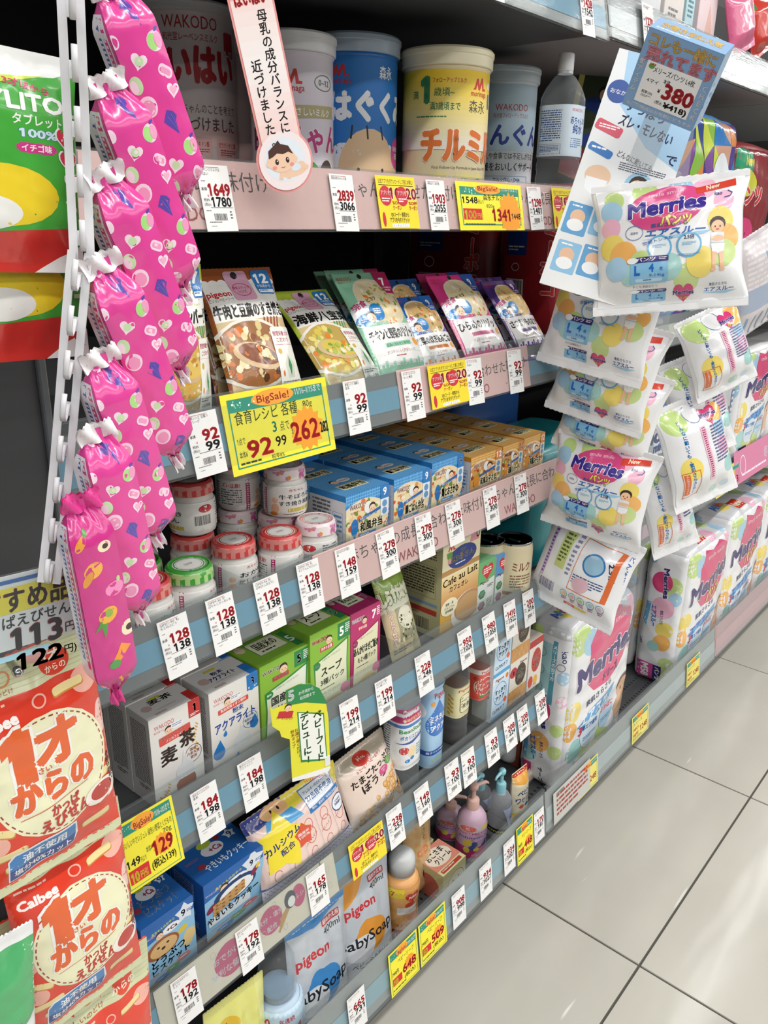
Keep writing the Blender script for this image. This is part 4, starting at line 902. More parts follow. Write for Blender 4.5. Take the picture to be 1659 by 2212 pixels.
# ---------------------------------------------------------------- third rail: glass jars and lunch boxes
z3 = SZ['s3'] + .0005
JD, JH = .052, .063
def stripes(ca, cb, dots=None):
    def lid(w, h):
        A = Art(w, h); H = A.H; A.r(0, 0, 100, H, cb)
        if dots:
            for i in range(40): A.e(A.rnd.random() * 100, A.rnd.random() * H, 1.6, 1.7, A.rnd.choice(dots), n=10)
        else:
            for i in range(15): A.r(i * 6.67, 0, 3.3, H, ca)
        return A
    def top(w, h):
        A = Art(w, h); A.e(50, 50, 48, 48, ca if not dots else 'e9a8a0').ring(50, 50, 42, 42, 2, 'f2efe8', 32).e(50, 50, 36, 36, 'e7e6e2', n=30).ring(50, 50, 33, 33, .8, '6a6666', 30)
        for i in range(12): a = i * 30; A.t('安心フタあけてください国産'[i], 50 + 39 * math.cos(math.radians(a)), 50 + 39 * math.sin(math.radians(a)), 7, 'f4f0ec' if not dots else 'a03a3a', .02, 'c', a=a + 90)
        A.fine(38, 44, 24, 12, 3, '8a8686'); return A
    return lid, top
def a_jar(title, c1, back=False):
    def f(w, h):
        A = Art(w, h); H = A.H; A.r(0, 0, 100, H, 'eceae6')
        A.r(36, 0, 3, H, 'b52f6a').fine(36.8, H * .05, 1.4, H * .9, 12, 'f2dce6').t('ズレ注意!', 25, H * .22, H * .15, 'c8323a', .04, 'c', W=14).fine(17, H * .3, 16, H * .55, 7, '55606a')
        A.t(title[0], 62, H * .40, H * .17, '1e1c1c', .03, 'c', W=16 + 2 * len(title[0])).t(title[1], 62, H * .62, H * .17, '1e1c1c', .03, 'c', W=14 + 2 * len(title[1])).e(46, H * .45, 2.2, H * .09, 'f0bd9a').e(46, H * .72, 3, H * .16, 'f0bd9a')
        A.r(55, H * .72, 20, H * .12, 'cdb848').fine(52, H * .9, 26, H * .05, 1, '55504a').e(45, H * .9, 3, H * .07, c1).t('赤ちゃん', 62, H * .16, H * .09, 'c8323a', .02, 'c', W=12)
        A.bar(82, H * .4, 12, H * .3).fine(2, H * .1, 13, H * .8, 10, '44484c').e(90, H * .2, 5, H * .12, 'c8323a').t('7', 90, H * .27, H * .2, 'ffffff', .05, 'c'); return A
    return f
RLID = stripes('c9403e', 'd98a84'); GLID = stripes('3f9a3a', 'a9cf86'); FLID = stripes('e07a9a', 'f0e4e4', ['e39a3c', 'd78ab4', 'c8609a'])
def jar(label, x, y, lid, art, lev=0, phi=-25, capc='c9403e'):
    zb = z3 + lev * (JH + .0005); p = (x, y); t = thing('baby_food_jar', label, 'jar', (p[0], p[1], zb), 0, 'baby food jars on the third rail')
    R = JD / 2
    prof = [(R * .72, 0), (R * .93, .003), (R, .009), (R, .033), (R * .97, .040), (R * .84, .0465), (R * .80, .049)]
    part('glass_jar', lathe(prof, 40), mat('dcdad4', 'milk'), t)
    f = prof_r([(r + .0004, zz) for r, zz in prof]); A = art(2 * math.pi * R * .98, .037)
    emit('label_print', t, [(A, cylmap(A.w, f, .004, phi=math.radians(phi)))], 'film', edge=.006, off=.0003)
    k = thing_part_lid(t, R, lid, capc); return t
def thing_part_lid(t, R, lid, capc):
    h0, h1 = .0475, JH; pr = [(R * .90, h0), (R * .97, h0 + .001), (R * .93, h0 + .012), (R * .90, h1 - .003), (R * .86, h1 - .0006), (R * .80, h1), (R * .79, h1 - .0012), (.001, h1 - .0012)]
    o = part('lid', lathe(pr, 40), mat(capc, 'plastic'), t); f = prof_r([(r, zz) for r, zz in pr[1:5]])
    A = lid[0](2 * math.pi * R * .93, h1 - h0 - .004); B = lid[1](R * 1.56, R * 1.56)
    emit('lid_print', o, [(A, cylmap(A.w * .999, f, h0 + .001)), (B, lambda u, v: np.stack([u - R * .78, v - R * .78, np.full_like(u, h1 - .0012)], 1))], 'film', edge=.008, off=.0002); return o
jar('green lidded jar standing behind the front green one', 0.425, 0.699, GLID, a_jar(('かぼちゃと', 'さつまいも'), 'e2902c'), capc='3f9a3a')
jar('green lidded jar nearest the clear riser', 0.455, 0.652, GLID, a_jar(('かぼちゃと', 'さつまいも'), 'e2902c'), phi=-10, capc='3f9a3a')
jar('red lidded jar at the lower left beside the pink snack bag', 0.403, 0.652, RLID, a_jar(('ももと', '白ぶどう'), '4a9a3c'), phi=-10)
jar('red lidded jar in front row, left of two', 0.530, 0.672, RLID, a_jar(('おかゆ', 'だし仕立て'), 'c8323a'), phi=-30)
jar('red lidded jar in front row, right of two', 0.582, 0.652, RLID, a_jar(('もも', 'りんご'), 'c8323a'), phi=-15)
jar('flower lidded jar in front row beside the blue boxes', 0.639, 0.652, FLID, a_jar(('牛そぼろの', 'すき焼き風'), 'e2902c'), phi=150, capc='f0dce0')
jar('red lidded jar under the one marked 7', 0.513, 0.724, RLID, a_jar(('うどん', 'すき焼き'), 'c8323a'), phi=-40)
jar('red lidded jar marked 7 on top of another jar in shade', 0.514, 0.722, RLID, a_jar(('すきやき', 'ごはん'), 'c8323a'), 1, phi=-150)
jar('flower lidded jar turned forward on top of the jars', 0.626, 0.690, FLID, a_jar(('牛そぼろの', 'すき焼き風飯'), 'e2902c'), 1, phi=-55, capc='f0dce0')
jar('flower lidded jar beneath the forward turned one', 0.626, 0.704, FLID, a_jar(('牛そぼろの', 'すき焼き風'), 'e2902c'), 0, phi=60, capc='f0dce0')
jar('flower lidded jar at the rear, on top of another', 0.603, 0.748, FLID, a_jar(('牛そぼろの', 'すき焼き風'), 'e2902c'), 1, phi=30, capc='f0dce0')
jar('flower lidded jar at the rear, underneath another', 0.603, 0.753, FLID, a_jar(('牛そぼろの', 'すき焼き風'), 'e2902c'), 0, phi=10, capc='f0dce0')
jar('dark shaded red lidded jar at the back left of the jars', 0.462, 0.765, RLID, a_jar(('うどん', 'すき焼き'), 'c8323a'), phi=0)
# lunch boxes
def a_lunch(title, c, c2, age, pal):
    def f(w, h):
        A = Art(w, h); H = A.H; A.r(0, 0, 100, H, c)
        for i in range(26): A.r(i * 4, 0, 1.3, H * .20, c2)
        for i in range(3): A.r(0, H * (.03 + i * .06), 100, 1.2, c2)
        A.e(40, H * .64, 60, H * .5, 'e9dcc0').e(40, H * .64, 56, H * .46, pal[0]); food(A, -8, H * .16, 96, H * .8, pal, 90, 6); A.t('WAKODO', 26, H * .30, H * .14, 'c8323a', .02, 'c', W=36, st='f4f0ea', sw=.06).t('和光堂ベビーフード', 26, H * .38, H * .05, 'c8323a', .01, 'c', W=32)
        A.e(50, H * .34, 9, H * .12, 'f0f2f0'); A.face(60, H * .38, 8)
        A.e(19, H * .66, 8.5, H * .17, '2a7ac4' if c2 != 'f0d08a' else 'e8952c').r(17, H * .78, 4, H * .22, '2a7ac4' if c2 != 'f0d08a' else 'e8952c').t('スプーン', 19, H * .66, H * .055, 'ffffff', .03, 'c', W=12)
        A.p([(28, H * .52), (80, H * .40), (80, H * .46), (28, H * .58)], '2a66b0').t('栄養バランスしっかりケア', 54, H * .53, H * .05, 'e8eef4', .02, 'c', W=46, a=-4)
        A.r(30, H * .62, 56, H * .19, 'efe6c0').t(title, 58, H * .78, H * .20, '1c1a18', .05, 'c', W=52).r(30, H * .83, 40, H * .07, c).fine(32, H * .85, 36, H * .04, 1, 'f4f4f4').fine(28, H * .93, 52, H * .04, 1, '3a3634')
        A.r(80, 0, 20, H * .62, 'e8f0f4' if c2 != 'f0d08a' else 'f2e4c4').r(80, 0, 20, H * .28, '2f7cc4' if c2 != 'f0d08a' else 'd98a4a').t(age, 90, H * .21, H * .22, 'ffffff', .04, 'c', W=8 * len(age)).e(90, H * .38, 6, H * .07, '6a9ac8').e(90, H * .53, 6, H * .07, '6a9ac8'); food(A, 82, H * .62, 18, H * .36, pal, 16, 4); return A
    def top(w, d):
        A = Art(w, d); H = A.H; A.r(0, 0, 100, H, c)
        for i in range(26): A.r(i * 4, 0, 1.3, H, c2)
        for i in range(int(H / 4) + 1): A.r(0, i * 4, 100, 1.1, c2)
        A.r(22, H * .42, 56, H * .30, 'e6dfb4').t(title, 50, H * .66, H * .22, '1c1a18', .05, 'c', W=50).face(38, H * .22, 8); A.e(58, H * .22, 14, H * .1, 'f0f0f0').t('WAKODO', 58, H * .25, H * .09, 'c8323a', .02, 'c', W=22); return A
    def left(d, h):
        A = Art(d, h); H = A.H; A.r(0, 0, 100, H, 'e2e4e6').fine(8, H * .15, 50, H * .6, 9, '6a7078').outline(64, H * .3, 28, H * .5, .8, '5a8ac0').fine(67, H * .35, 22, H * .4, 5, '5a8ac0').r(0, 0, 100, H * .1, c); return A
    return f, top, left
BP = ['f1dfb0', 'e8742c', 'f4ecd8', '6f9a3c', 'e39a5a', 'f0c890', 'd8552c', 'efe6cf']; OP = ['d9a05a', 'c0662c', 'f0dca8', '8a9a3c', 'e8c88a', '9a4a20', 'f4ecd8']
LB, LB2, LO, LO2 = '2c86cf', '7fc0ea', 'd98f2c', 'f0d08a'
def lunch_row(title, c, c2, age, pal, tl, tr, Y, n, nm, colr, d=.062, extra=0):
    x0, x1 = at(*tl, Y)[0], at(*tr, Y)[0]; zt = (at(*tl, Y)[2] + at(*tr, Y)[2]) / 2; w = x1 - x0 - .0015; h = zt - z3; f, tp, lf = a_lunch(title, c, c2, age, pal)
    if h > .10: h = .085
    p = box('lunch_box', 'front %s' % nm, x0, x0 + w, z3, z3 + h, Y, d, c, f(w, h * .78), tp(w, d), lf(d, h * .9), group='%s lunch boxes' % colr)
    ords = ['second', 'third', 'fourth', 'rearmost']
    for i in range(1, n): dup(p, (x0 + w / 2 + random.uniform(-.001, .001), Y + d / 2 + i * (d + .0015), z3), '%s from the front, %s' % (ords[i - 1], nm))
    return p, x0 + w / 2, Y, h, d
BLN = [('和風弁当', (747, 1077), (841, 1039), 4, 'blue gingham lunch box, leftmost row'), ('鯛ごはん弁当', (851, 1038), (930, 1009), 4, 'blue gingham sea bream lunch box, middle row'), ('鶏とおさかな', (934, 1003), (1003, 977), 4, 'blue gingham chicken and fish lunch box, right row')]
ORN = [('和風お子さま', (1018, 990), (1085, 966), 4, 'orange gingham lunch box, leftmost row'), ('和風ハンバーグ', (1087, 965), (1131, 950), 4, 'orange gingham hamburg lunch box, middle row'), ('洋風お子さま', (1133, 948), (1178, 932), 4, 'orange gingham western lunch box, right row')]
rows = []
for ti, tl, tr, n, nm in BLN: rows.append(lunch_row(ti, LB, LB2, '9', BP, tl, tr, .634 if tl[0] < 900 else .640, n, nm, 'blue'))
for ti, tl, tr, n, nm in ORN: rows.append(lunch_row(ti, LO, LO2, '12', OP, tl, tr, .640, n, nm, 'orange'))
for ri, k, lb in ((0, 2, 'blue gingham box lying on the leftmost blue row, near the back'), (4, 3, 'orange gingham box lying on the middle orange row at the back'), (0, 3, 'blue gingham box lying on the leftmost blue row at the very back')):
    p, xc, Y, h, d = rows[ri]; dup(p, (xc + .012, Y + d / 2 + k * (d + .0015) + .01, z3 + h + .0006), lb)
# ---------------------------------------------------------------- fourth rail: cartons, pouch, cafe au lait box, drink cartons, cans
z4 = SZ['s4'] + .0005
def a_tea(kind):
    tea = kind == 'tea'; c1 = 'c2312f' if tea else '2a78c4'
    def f(w, h):
        A = Art(w, h); H = A.H; A.r(0, 0, 100, H, 'e9e6e2')
        A.r(76, 0, 24, H * .19, c1).t('1' if tea else '3', 88, H * .135, H * .13, 'ffffff', .05, 'c').fine(79, H * .15, 18, H * .03, 2, 'ffffff')
        A.t('WAKODO', 28, H * .14, H * .07, 'c8323a', .01, 'c', W=38).t('和光堂ベビー飲料', 24, H * .175, H * .026, 'c8323a', .01, 'c', W=32); A.face(36, H * .20, 7.5); A.e(52, H * .175, 12, H * .035, 'f6f4f2').fine(43, H * .155, 19, H * .04, 2, '8a9ac0')
        A.r(16, H * .235, 62, H * .095 if tea else H * .06, 'd8544a', 2, a=-3).t('赤ちゃんにやさしい' if tea else '乳幼児用イオン飲料', 47, H * .275, H * .04, 'ffffff', .02, 'c', W=52, a=-3)
        if tea:
            A.t('ノンカフェイン', 47, H * .315, H * .036, 'ffffff', .02, 'c', W=36, a=-3)
            for x, y in ((78, .30), (85, .38), (90, .28), (88, .5), (20, .86), (10, .9), (28, .8)):
                for i in range(7): A.e(x + (i % 2) * 3 - i * .8, H * y + i * 2.6, 2.2, 1.3, 'd9a552', 60)
            A.t('麦', 33, H * .555, H * .20, '2e1a16', .05, 'c').t('茶', 70, H * .455, H * .19, '2e1a16', .05, 'c')
            A.ring(80, H * .60, 17, H * .10, 1, '2e1a16').t('国産', 80, H * .56, H * .04, '8a3a1e', .02, 'c').t('六条大麦', 80, H * .605, H * .042, '8a3a1e', .02, 'c', W=26).t('使用', 80, H * .65, H * .04, '8a3a1e', .02, 'c')
            A.p([(44, H), (42, H * .86), (52, H * .80), (78, H * .80), (82, H * .86), (82, H)], 'a0522a')
        else:
            A.t('粉末', 56, H * .36, H * .07, '1f3f9a', .03, 'c', W=22).t('アクアライト', 50, H * .50, H * .13, '1f3f9a', .05, 'c', W=82, a=-2)
            for x, y, r in ((14, .76, 12), (28, .57, 4), (86, .17, 5), (88, .62, 9), (50, .97, 8)): A.drop(x, H * y, r, '2a80cc', 8)
            A.ring(80, H * .55, 16, H * .10, 1, '2a66b8').t('水分の', 80, H * .51, H * .038, '1f3f9a', .02, 'c').t('吸収がよい', 80, H * .555, H * .038, '1f3f9a', .02, 'c', W=24).t('浸透圧', 80, H * .60, H * .038, '1f3f9a', .02, 'c')
        A.p([(44, H * .82), (43, H * .72), (50, H * .66), (56, H * .64), (60, H * .56), (64, H * .56), (67, H * .64), (74, H * .66), (80, H * .72), (79, H * .82)], 'dcdfe2').p([(58, H * .57), (61, H * .50), (65, H * .57)], 'efe9e4'); return A
    def top(w, d):
        A = Art(w, d); H = A.H; A.t('麦茶' if tea else '粉末', 50, H * .42, H * .26 if tea else H * .16, '2a2426' if tea else '1f3f9a', .04, 'c', W=44 if tea else 22)
        if not tea: A.t('アクアライト', 50, H * .64, H * .2, '1f3f9a', .04, 'c', W=50)
        A.r(84, H * .50, 16, H * .5, c1).e(18, H * .5, 9, H * .14, 'c3a8a2').r(34, H * .12, 22, H * .1, 'c4c24a').l(30, H * .72, 66, H * .72, .6, '55504e').t('WAKODO', 30, H * .92, H * .12, 'a05a56', 0, 'c', W=22); return A
    def left(d, h): A = Art(d, h); H = A.H; A.r(0, 0, 100, H, 'c9c7c4').fine(14, H * .08, 72, H * .70, 34, '4a4646').fine(30, H * .80, 50, H * .05, 2, '4a4646'); return A
    return f, top, left
def row(cat_label, tl, tr, Y, zb, d, n, col, arts, group, ords=('second', 'third', 'fourth', 'rearmost'), name='product_box', h=None, gap=.0015, rz=0):
    x0, x1 = at(*tl, Y)[0], at(*tr, Y)[0]; w = x1 - x0; h = h or (at(*tl, Y)[2] + at(*tr, Y)[2]) / 2 - zb; f, tp, lf = arts
    p = box(name, cat_label if n == 1 else 'front ' + cat_label, x0, x1, zb, zb + h, Y, d, col, f(w, h), tp(w, d) if tp else None, lf(d, h) if lf else None, group=group if n > 1 else None, rz=rz)
    for i in range(1, n): dup(p, (x0 + w / 2 + random.uniform(-.0012, .0012), Y + d / 2 + i * (d + gap), zb), '%s from the front, %s' % (ords[i - 1], cat_label))
    return p
row('white barley tea carton with a red 1 corner', (320, 1562), (430, 1501), .640, z4, .040, 4, 'd6d4d1', a_tea('tea'), 'barley tea cartons')
row('white carton with blue water drops and a blue 3 corner', (450, 1503), (556, 1446), .638, z4, .048, 3, 'd6d4d1', a_tea('aqua'), 'drink powder cartons')
def a_green(title, sub, c, dk, age, cream='e9eccb'):
    def f(w, h):
        A = Art(w, h); H = A.H; A.r(0, 0, 100, H, c).p([(68, H * .02), (100, H * .02), (100, H * .22), (68, H * .22)], dk if age == '5' else c).t(age, 78, H * .175, H * .15, 'ffffff', .06, 'c').fine(87, H * .05, 11, H * .12, 5, 'ffffff')
        A.t('WAKODO', 25, H * .13, H * .07, 'c8323a' if age == '5' else 'e8d0da', .02, 'c', W=40, st='eef0e8'); A.face(46, H * .15, 8).r(24, H * .20, 32, H * .055, 'c8323a', 1).t('手作り応援', 40, H * .242, H * .042, 'ffffff', .03, 'c', W=27)
        A.p([(8, H * .36), (50, H * .30), (95, H * .22), (92, H * .5), (94, H), (6, H), (10, H * .6)], dk).p([(11, H * .37), (50, H * .32), (92, H * .245), (90, H * .5), (92, H), (8, H), (12, H * .6)], cream)
        A.e(16, H * .40, 8, H * .045, dk).t('簡単!', 16, H * .41, H * .03, 'ffffff', .03, 'c').t('お湯を注いでまぜるだけ', 52, H * .36, H * .028, dk, .01, 'c', W=46, a=-6)
        A.t(title, 52, H * .55, H * .12, '1e2a1c', .05, 'c', W=12 + 13 * len(title) if len(title) < 6 else 82).t(sub, 54, H * .66, H * .08, '1e2a1c', .04, 'c', W=60).fine(20, H * .71, 62, H * .02, 1, '55604a')
        for i in range(5): A.ring(22 + i * 12, H * .79, 3.5, 4.5, .6, 'a8a878', 12)
        A.e(58, H * .98, 34, H * .13, 'e8dcae').e(58, H * .97, 30, H * .10, 'e3c98c').e(86, H * .83, 12, H * .06, 'e07aa0').blobs(34, H * .9, 46, H * .1, 14, ['f2e2a8', 'd9b86a', 'c8d27a'], 2, 4); return A
    def top(w, d):
        A = Art(w, d); H = A.H; A.r(24, H * .22, 56, H * .5, 'e6e8c8').outline(24, H * .22, 56, H * .5, 1, dk).t(title[:4], 52, H * .52, H * .26, '1e2a1c', .03, 'c', W=40).fine(34, H * .6, 36, H * .08, 1, '3a4a2c').r(84, H * .3, 16, H * .6, dk).t(age, 91, H * .7, H * .3, 'ffffff', .04, 'c').e(12, H * .3, 8, H * .12, 'd8c8a8'); return A
    def left(d, h): A = Art(d, h); H = A.H; A.fine(16, H * .12, 66, H * .4, 12, 'dfe8b0').r(14, H * .6, 70, H * .3, cream).fine(18, H * .63, 60, H * .24, 7, '55604a'); return A
    return f, top, left
row('green rice porridge carton behind the hanging leaf-shaped sign', (560, 1440), (668, 1393), .640, z4, .068, 2, '86b83c', a_green('国産米の', '米がゆ', '8cbf3e', '2f8a4c', '5', 'eef2e4'), 'green porridge cartons')
row('green soup carton with a 5 corner', (669, 1368), (756, 1338), .636, z4, .062, 3, '86b83c', a_green('スープ', '3種パック', '8cbf3e', '2f8a4c', '5'), 'green soup cartons')
row('magenta mixed rice carton with a white 7', (757, 1327), (822, 1299), .640, z4, .062, 2, 'b82e6c', a_green('あんかけまぜご飯の', 'もと4種パック', 'bf3472', 'a32860', '7', 'ece8c4'), 'magenta rice cartons')
def a_furi(w, h):
    A = Art(w, h); H = A.H; A.r(0, 0, 100, H, 'd8c8a0').r(0, 0, 100, H * .42, '8fae4a').p([(0, H * .42), (60, H * .34), (100, H * .42), (100, H * .46), (0, H * .50)], 'eef0d8')
    A.t('赤ちゃんのソフトふりかけ', 50, H * .14, H * .055, 'f4f4e8', .04, 'c', W=80, a=-8).t('しらすわかめ', 50, H * .40, H * .17, 'f2f2d8', .12, 'c', W=92, st='3a6a2a', sw=.08, a=-6)
    A.r(30, H * .48, 56, H * .36, 'a8a488', 4).e(60, H * .60, 26, H * .12, 'e8e4cf').blobs(36, H * .5, 48, H * .36, 40, ['f0ecda', '5a6a3a', 'd6cfae', '3f4f30'], 1.6, 4).vt('しっとり仕立て', 16, H * .44, H * .065, 'f4e8e0', .06, 'b03a3a', .08).fine(10, H * .90, 60, H * .06, 2, '6a5a3a').blobs(8, H * .8, 80, H * .1, 12, ['f4f0dc', 'efe8c8'], 3, 5); return A
lean('food_pouch', 'green and brown seasoning pouch standing beside the cafe au lait box', 'pouch', (790, 1225), (862, 1205), (842, 1425), (908, 1376), .652, z4, .024, '8fae4a', a_furi, 21, None, W=.066, yaw=0)
# cafe au lait carton
x0, x1 = at(949, 1370, .64)[0], at(1028, 1322, .64)[0]; hh = .172; w = x1 - x0; d = .085
A = Art(w, hh); H = A.H; A.r(0, 0, 100, H, 'dcae52')
for i in range(10): A.r(0, H * .42 + i * H * .03, 100, H * .031, '%02x%02x%02x' % (0xec - i * 3, 0xd8 - i * 8, 0xa0 - i * 9))
A.r(0, 0, 100, H * .43, 'e8e0b8').r(0, H * .36, 100, H * .05, 'b98a52'); morinaga(A, 22, H * .155, 10)
A.e(52, H * .28, 38, H * .105, '2b3f86').t('森永', 54, H * .24, H * .045, 'ffffff', .02, 'c').t('Eお母さん', 52, H * .305, H * .07, 'f2e27a', .04, 'c', W=62).fine(34, H * .33, 38, H * .02, 1, 'ffffff')
A.e(82, H * .10, 8, H * .03, '9a6a3a').p([(70, H * .19), (74, H * .11), (90, H * .11), (96, H * .19)], 'd8909a').t('0', 92, H * .17, H * .12, 'b88a2a', .02, 'c').e(18, H * .23, 7, H * .035, '5f9a3c').r(14, H * .255, 8, H * .05, 'd8a0a0')
A.t('Cafe au Lait', 50, H * .50, H * .10, '5a3a20', .02, 'c', W=92, a=-3).t('カフェオレ', 46, H * .58, H * .065, '5a3a20', .03, 'c', W=50)
A.e(72, H * .84, 44, H * .19, 'e9e4da').e(74, H * .80, 38, H * .145, 'b98f62').e(74, H * .80, 34, H * .12, 'c9a272').e(22, H * .72, 22, H * .085, 'efe9c8').t('葉酸・鉄', 22, H * .70, H * .03, '6a4a1a', .02, 'c').t('カルシウム', 22, H * .735, H * .03, '6a4a1a', .02, 'c').t('食物繊維', 22, H * .77, H * .03, '6a4a1a', .02, 'c')
Lf = Art(d, hh); H = Lf.H; Lf.r(0, 0, 100, H, 'b8b58a').fine(12, H * .06, 76, H * .24, 10, '3f3c2c').outline(12, H * .33, 76, H * .30, .5, '3f3c2c').fine(15, H * .35, 70, H * .26, 10, '3f3c2c').r(8, H * .68, 84, H * .03, '7a98b0').r(8, H * .74, 84, H * .05, 'b04030').fine(12, H * .80, 40, H * .03, 2, '3f3c2c').bar(30, H * .84, 50, H * .11)
box('product_box', 'large tan cafe au lait carton with a cup and a dark blue oval', x0, x1, z4, z4 + hh, .64, d, 'c9c49a', A, None, Lf)
def slim(label, pl, pr, top, Y, zb, d, col, art, lf=None, group=None, h=None):
    x0, x1 = at(*pl, Y)[0], at(*pr, Y)[0]; h = h or at(*top, Y)[2] - zb; w = x1 - x0
    return box('drink_carton', label, x0, x1, zb, zb + h, Y, d, col, art(w, h), None, lf(d, h) if lf else None, group=group, cat='carton')
def a_slim(c1, c2, words, badge, hexc):
    def f(w, h):
        A = Art(w, h); H = A.H; A.r(0, 0, 100, H, 'e6ece6').r(0, 0, 100, H * .42, c1).p([(0, H * .42), (100, H * .36), (100, H * .5), (0, H * .5)], 'e6ece6').heart(54, H * .20, 34, badge).fine(30, H * .14, 48, H * .12, 3, 'ffffff').t('Pigeon', 40, H * .42, H * .07, 'c8323a', .03, 'c', W=50)
        for i, (wd, c) in enumerate(zip(words, hexc)): A.e(28, H * (.62 + .22 * i), 22, H * .09, c, n=6).t(wd, 28, H * (.655 + .22 * i), H * .10, 'ffffff', .04, 'c', W=26)
        A.e(72, H * .64, 18, H * .08, 'f2f4f2').fine(58, H * .48, 36, H * .06, 2, '3a3a3a').fine(58, H * .76, 34, H * .16, 5, '5a6a5a'); return A
    return f
lf_ = lambda d, h: Art(d, h).r(0, 0, 100, 900, 'dfe3e0').fine(12, 20, 76, 120, 14, '5a6a6a')
GR = 'small drink cartons on the fourth rail'
slim('narrow green and white drink carton, leftmost of three small cartons', (1029, 1318), (1064, 1300), (1031, 1222), .642, z4, .035, '7fbf8a', a_slim('6fb87a', '', ('葉酸', '鉄'), 'd8323a', ('2f9a5a', '9a2a6a')), lf_, GR)
slim('narrow blue and white drink carton, middle of three small cartons', (1067, 1298), (1098, 1280), (1069, 1205), .642, z4, .035, '6aa8d8', a_slim('5a9ad0', '', ('葉酸', '鉄'), 'd8323a', ('2f9a5a', '9a2a6a')), lf_, GR)
slim('blue topped drink carton behind the narrow green one', (1034, 1300), (1066, 1284), (1035, 1192), .70, z4, .035, '3a78c0', a_slim('2a70b8', '', ('葉酸', '鉄'), 'd8323a', ('2f9a5a', '9a2a6a')), lf_, GR)
def a_ai(w, h): A = Art(w, h); H = A.H; A.r(0, 0, 100, H, 'e08aae').r(0, 0, 100, H * .2, '3a8ac8').t('アイクレオ', 50, H * .58, H * .16, 'a01e3a', .06, 'c', W=90, st='f4ecec').t('赤ちゃんミルク', 50, H * .74, H * .10, 'a01e3a', .03, 'c', W=70).e(60, H * .38, 26, H * .1, 'f4e2d0').fine(16, H * .84, 68, H * .06, 1, 'ffffff'); return A
slim('short pink drink carton with a blue top, rightmost of three small cartons', (1101, 1278), (1136, 1262), (1102, 1200), .642, z4, .04, 'd98aae', a_ai, lf_, GR)
def drinkcan(label, px, zt, D=.062, phi=-30, Y=None):
    p = onz(px[0], px[1], zt); t = thing('drink_can', label, 'can', (p[0], p[1], z4), 0, 'steel drink cans on the fourth rail'); R = D / 2; h = zt - z4
    part('can_body', sharpen(lathe([(R * .86, 0), (R * .9, .002), (R, .008), (R, h - .012), (R * .93, h - .004)], 44)), mat('d8ccaa', 'tin'), t)
    part('can_end', sharpen(lathe([(R * .93, h - .004), (R * .96, h - .0005), (R * .94, h), (R * .90, h - .0008), (R * .88, h - .005), (.001, h - .005)], 44)), mat('9a9c9e', 'steel'), t)
    part('pull_tab', boxm(-.004, .004, -.010, .012, h - .0048, h - .0036, .0008), mat('8a8c8e', 'steel'), t)
    A = Art(R * 5.2, h - .024); H = A.H; A.r(0, 0, 100, H, 'd8ccaa').t('ミルク', 50, H * .40, H * .22, '7a3a20', .04, 'c', W=20).fine(38, H * .5, 24, H * .3, 5, '7a5a3a').r(0, H * .86, 100, H * .08, '8a5a2a').fine(10, H * .2, 18, H * .6, 9, '6a5a4a')
    emit('print', t, [(A, cylmap(A.w, R, .010, phi=math.radians(phi)))], 'card', edge=.008, off=.0002)
drinkcan('cream coloured drink can beside the pink carton, its ring pull showing', (1112, 1162), z4 + .105)
drinkcan('cream coloured drink can behind the green cartons', (1052, 1163), z4 + .105)
# hanging die-cut sign over the cartons
t = thing('hanging_sign', 'green and yellow die-cut card sign reading 5, hung over the green cartons', 'sign'); L = hang(t, at(645, 1478, .585), at(656, 1690, .583), 12); w = .076
pts = [(-.5, .90), (-.46, .86), (-.22, .86), (-.22, .99), (.0, 1.0), (.2, .96), (.36, .88), (.46, .74), (.5, .55), (.5, .02), (.44, -.02), (-.20, .06), (-.20, .50), (-.34, .56), (-.36, .62), (-.48, .70)]
P3 = [(x * w, 0, z * L) for x, z in pts]; n = len(P3)
part('card', mesh_from([(x, 0, z) for x, _, z in P3] + [(x, .0006, z) for x, _, z in P3], [tuple(range(n)), tuple(range(2 * n - 1, n - 1, -1))] + [(i, i + n, (i + 1) % n + n, (i + 1) % n) for i in range(n)]), mat('e8e33c', 'paper'), t)
A = Art(w, L * 1.04); H = A.H
def sc(x, z): return ((x + .5) * 100, (1.0 - z) / 1.04 * H)
A.p([sc(-.22, .99), sc(0, 1.0), sc(.2, .96), sc(.36, .88), sc(.46, .74), sc(.47, .70), sc(.1, .80), sc(-.22, .84)], '2f8a4c').t('5', 36, H * .12, H * .13, 'ffffff', .06, 'c').t('か月頃から', 62, H * .10, H * .035, 'ffffff', .03, 'c', W=26).t('幼児期まで', 64, H * .15, H * .035, 'ffffff', .03, 'c', W=26)
A.p([sc(-.05, .74), sc(.42, .62), sc(.45, .12), sc(-.03, .22)], '2f8a4c').p([sc(-.03, .725), sc(.40, .61), sc(.43, .14), sc(-.01, .24)], 'f2f4ec').vt('ベビーフード', 80, H * .31, H * .085, '2f6a3c', .06, dx=.7).vt('デビューに!', 57, H * .28, H * .085, '2f6a3c', .06, dx=.7)
A.vt('お湯で溶くだけー', 42, H * .40, H * .036, 'b0502a', .02, dx=.4).vt('粉末タイプ', 35, H * .40, H * .036, 'b0502a', .02, dx=.4).r(12, H * .20, 26, H * .06, 'c8323a', 1, 20).face(30, H * .18, 6); A.t('ファーストステップ', 22, H * .27, H * .03, 'c8323a', .03, 'c', W=30, a=24)
A.p([sc(-.20, .10), sc(.5, .04), sc(.5, .02), sc(.44, -.02), sc(-.20, .06)], 'f0f0f0').t('WAKODO', 70, H * .985, H * .045, 'c8323a', .01, 'c', W=40, a=4)
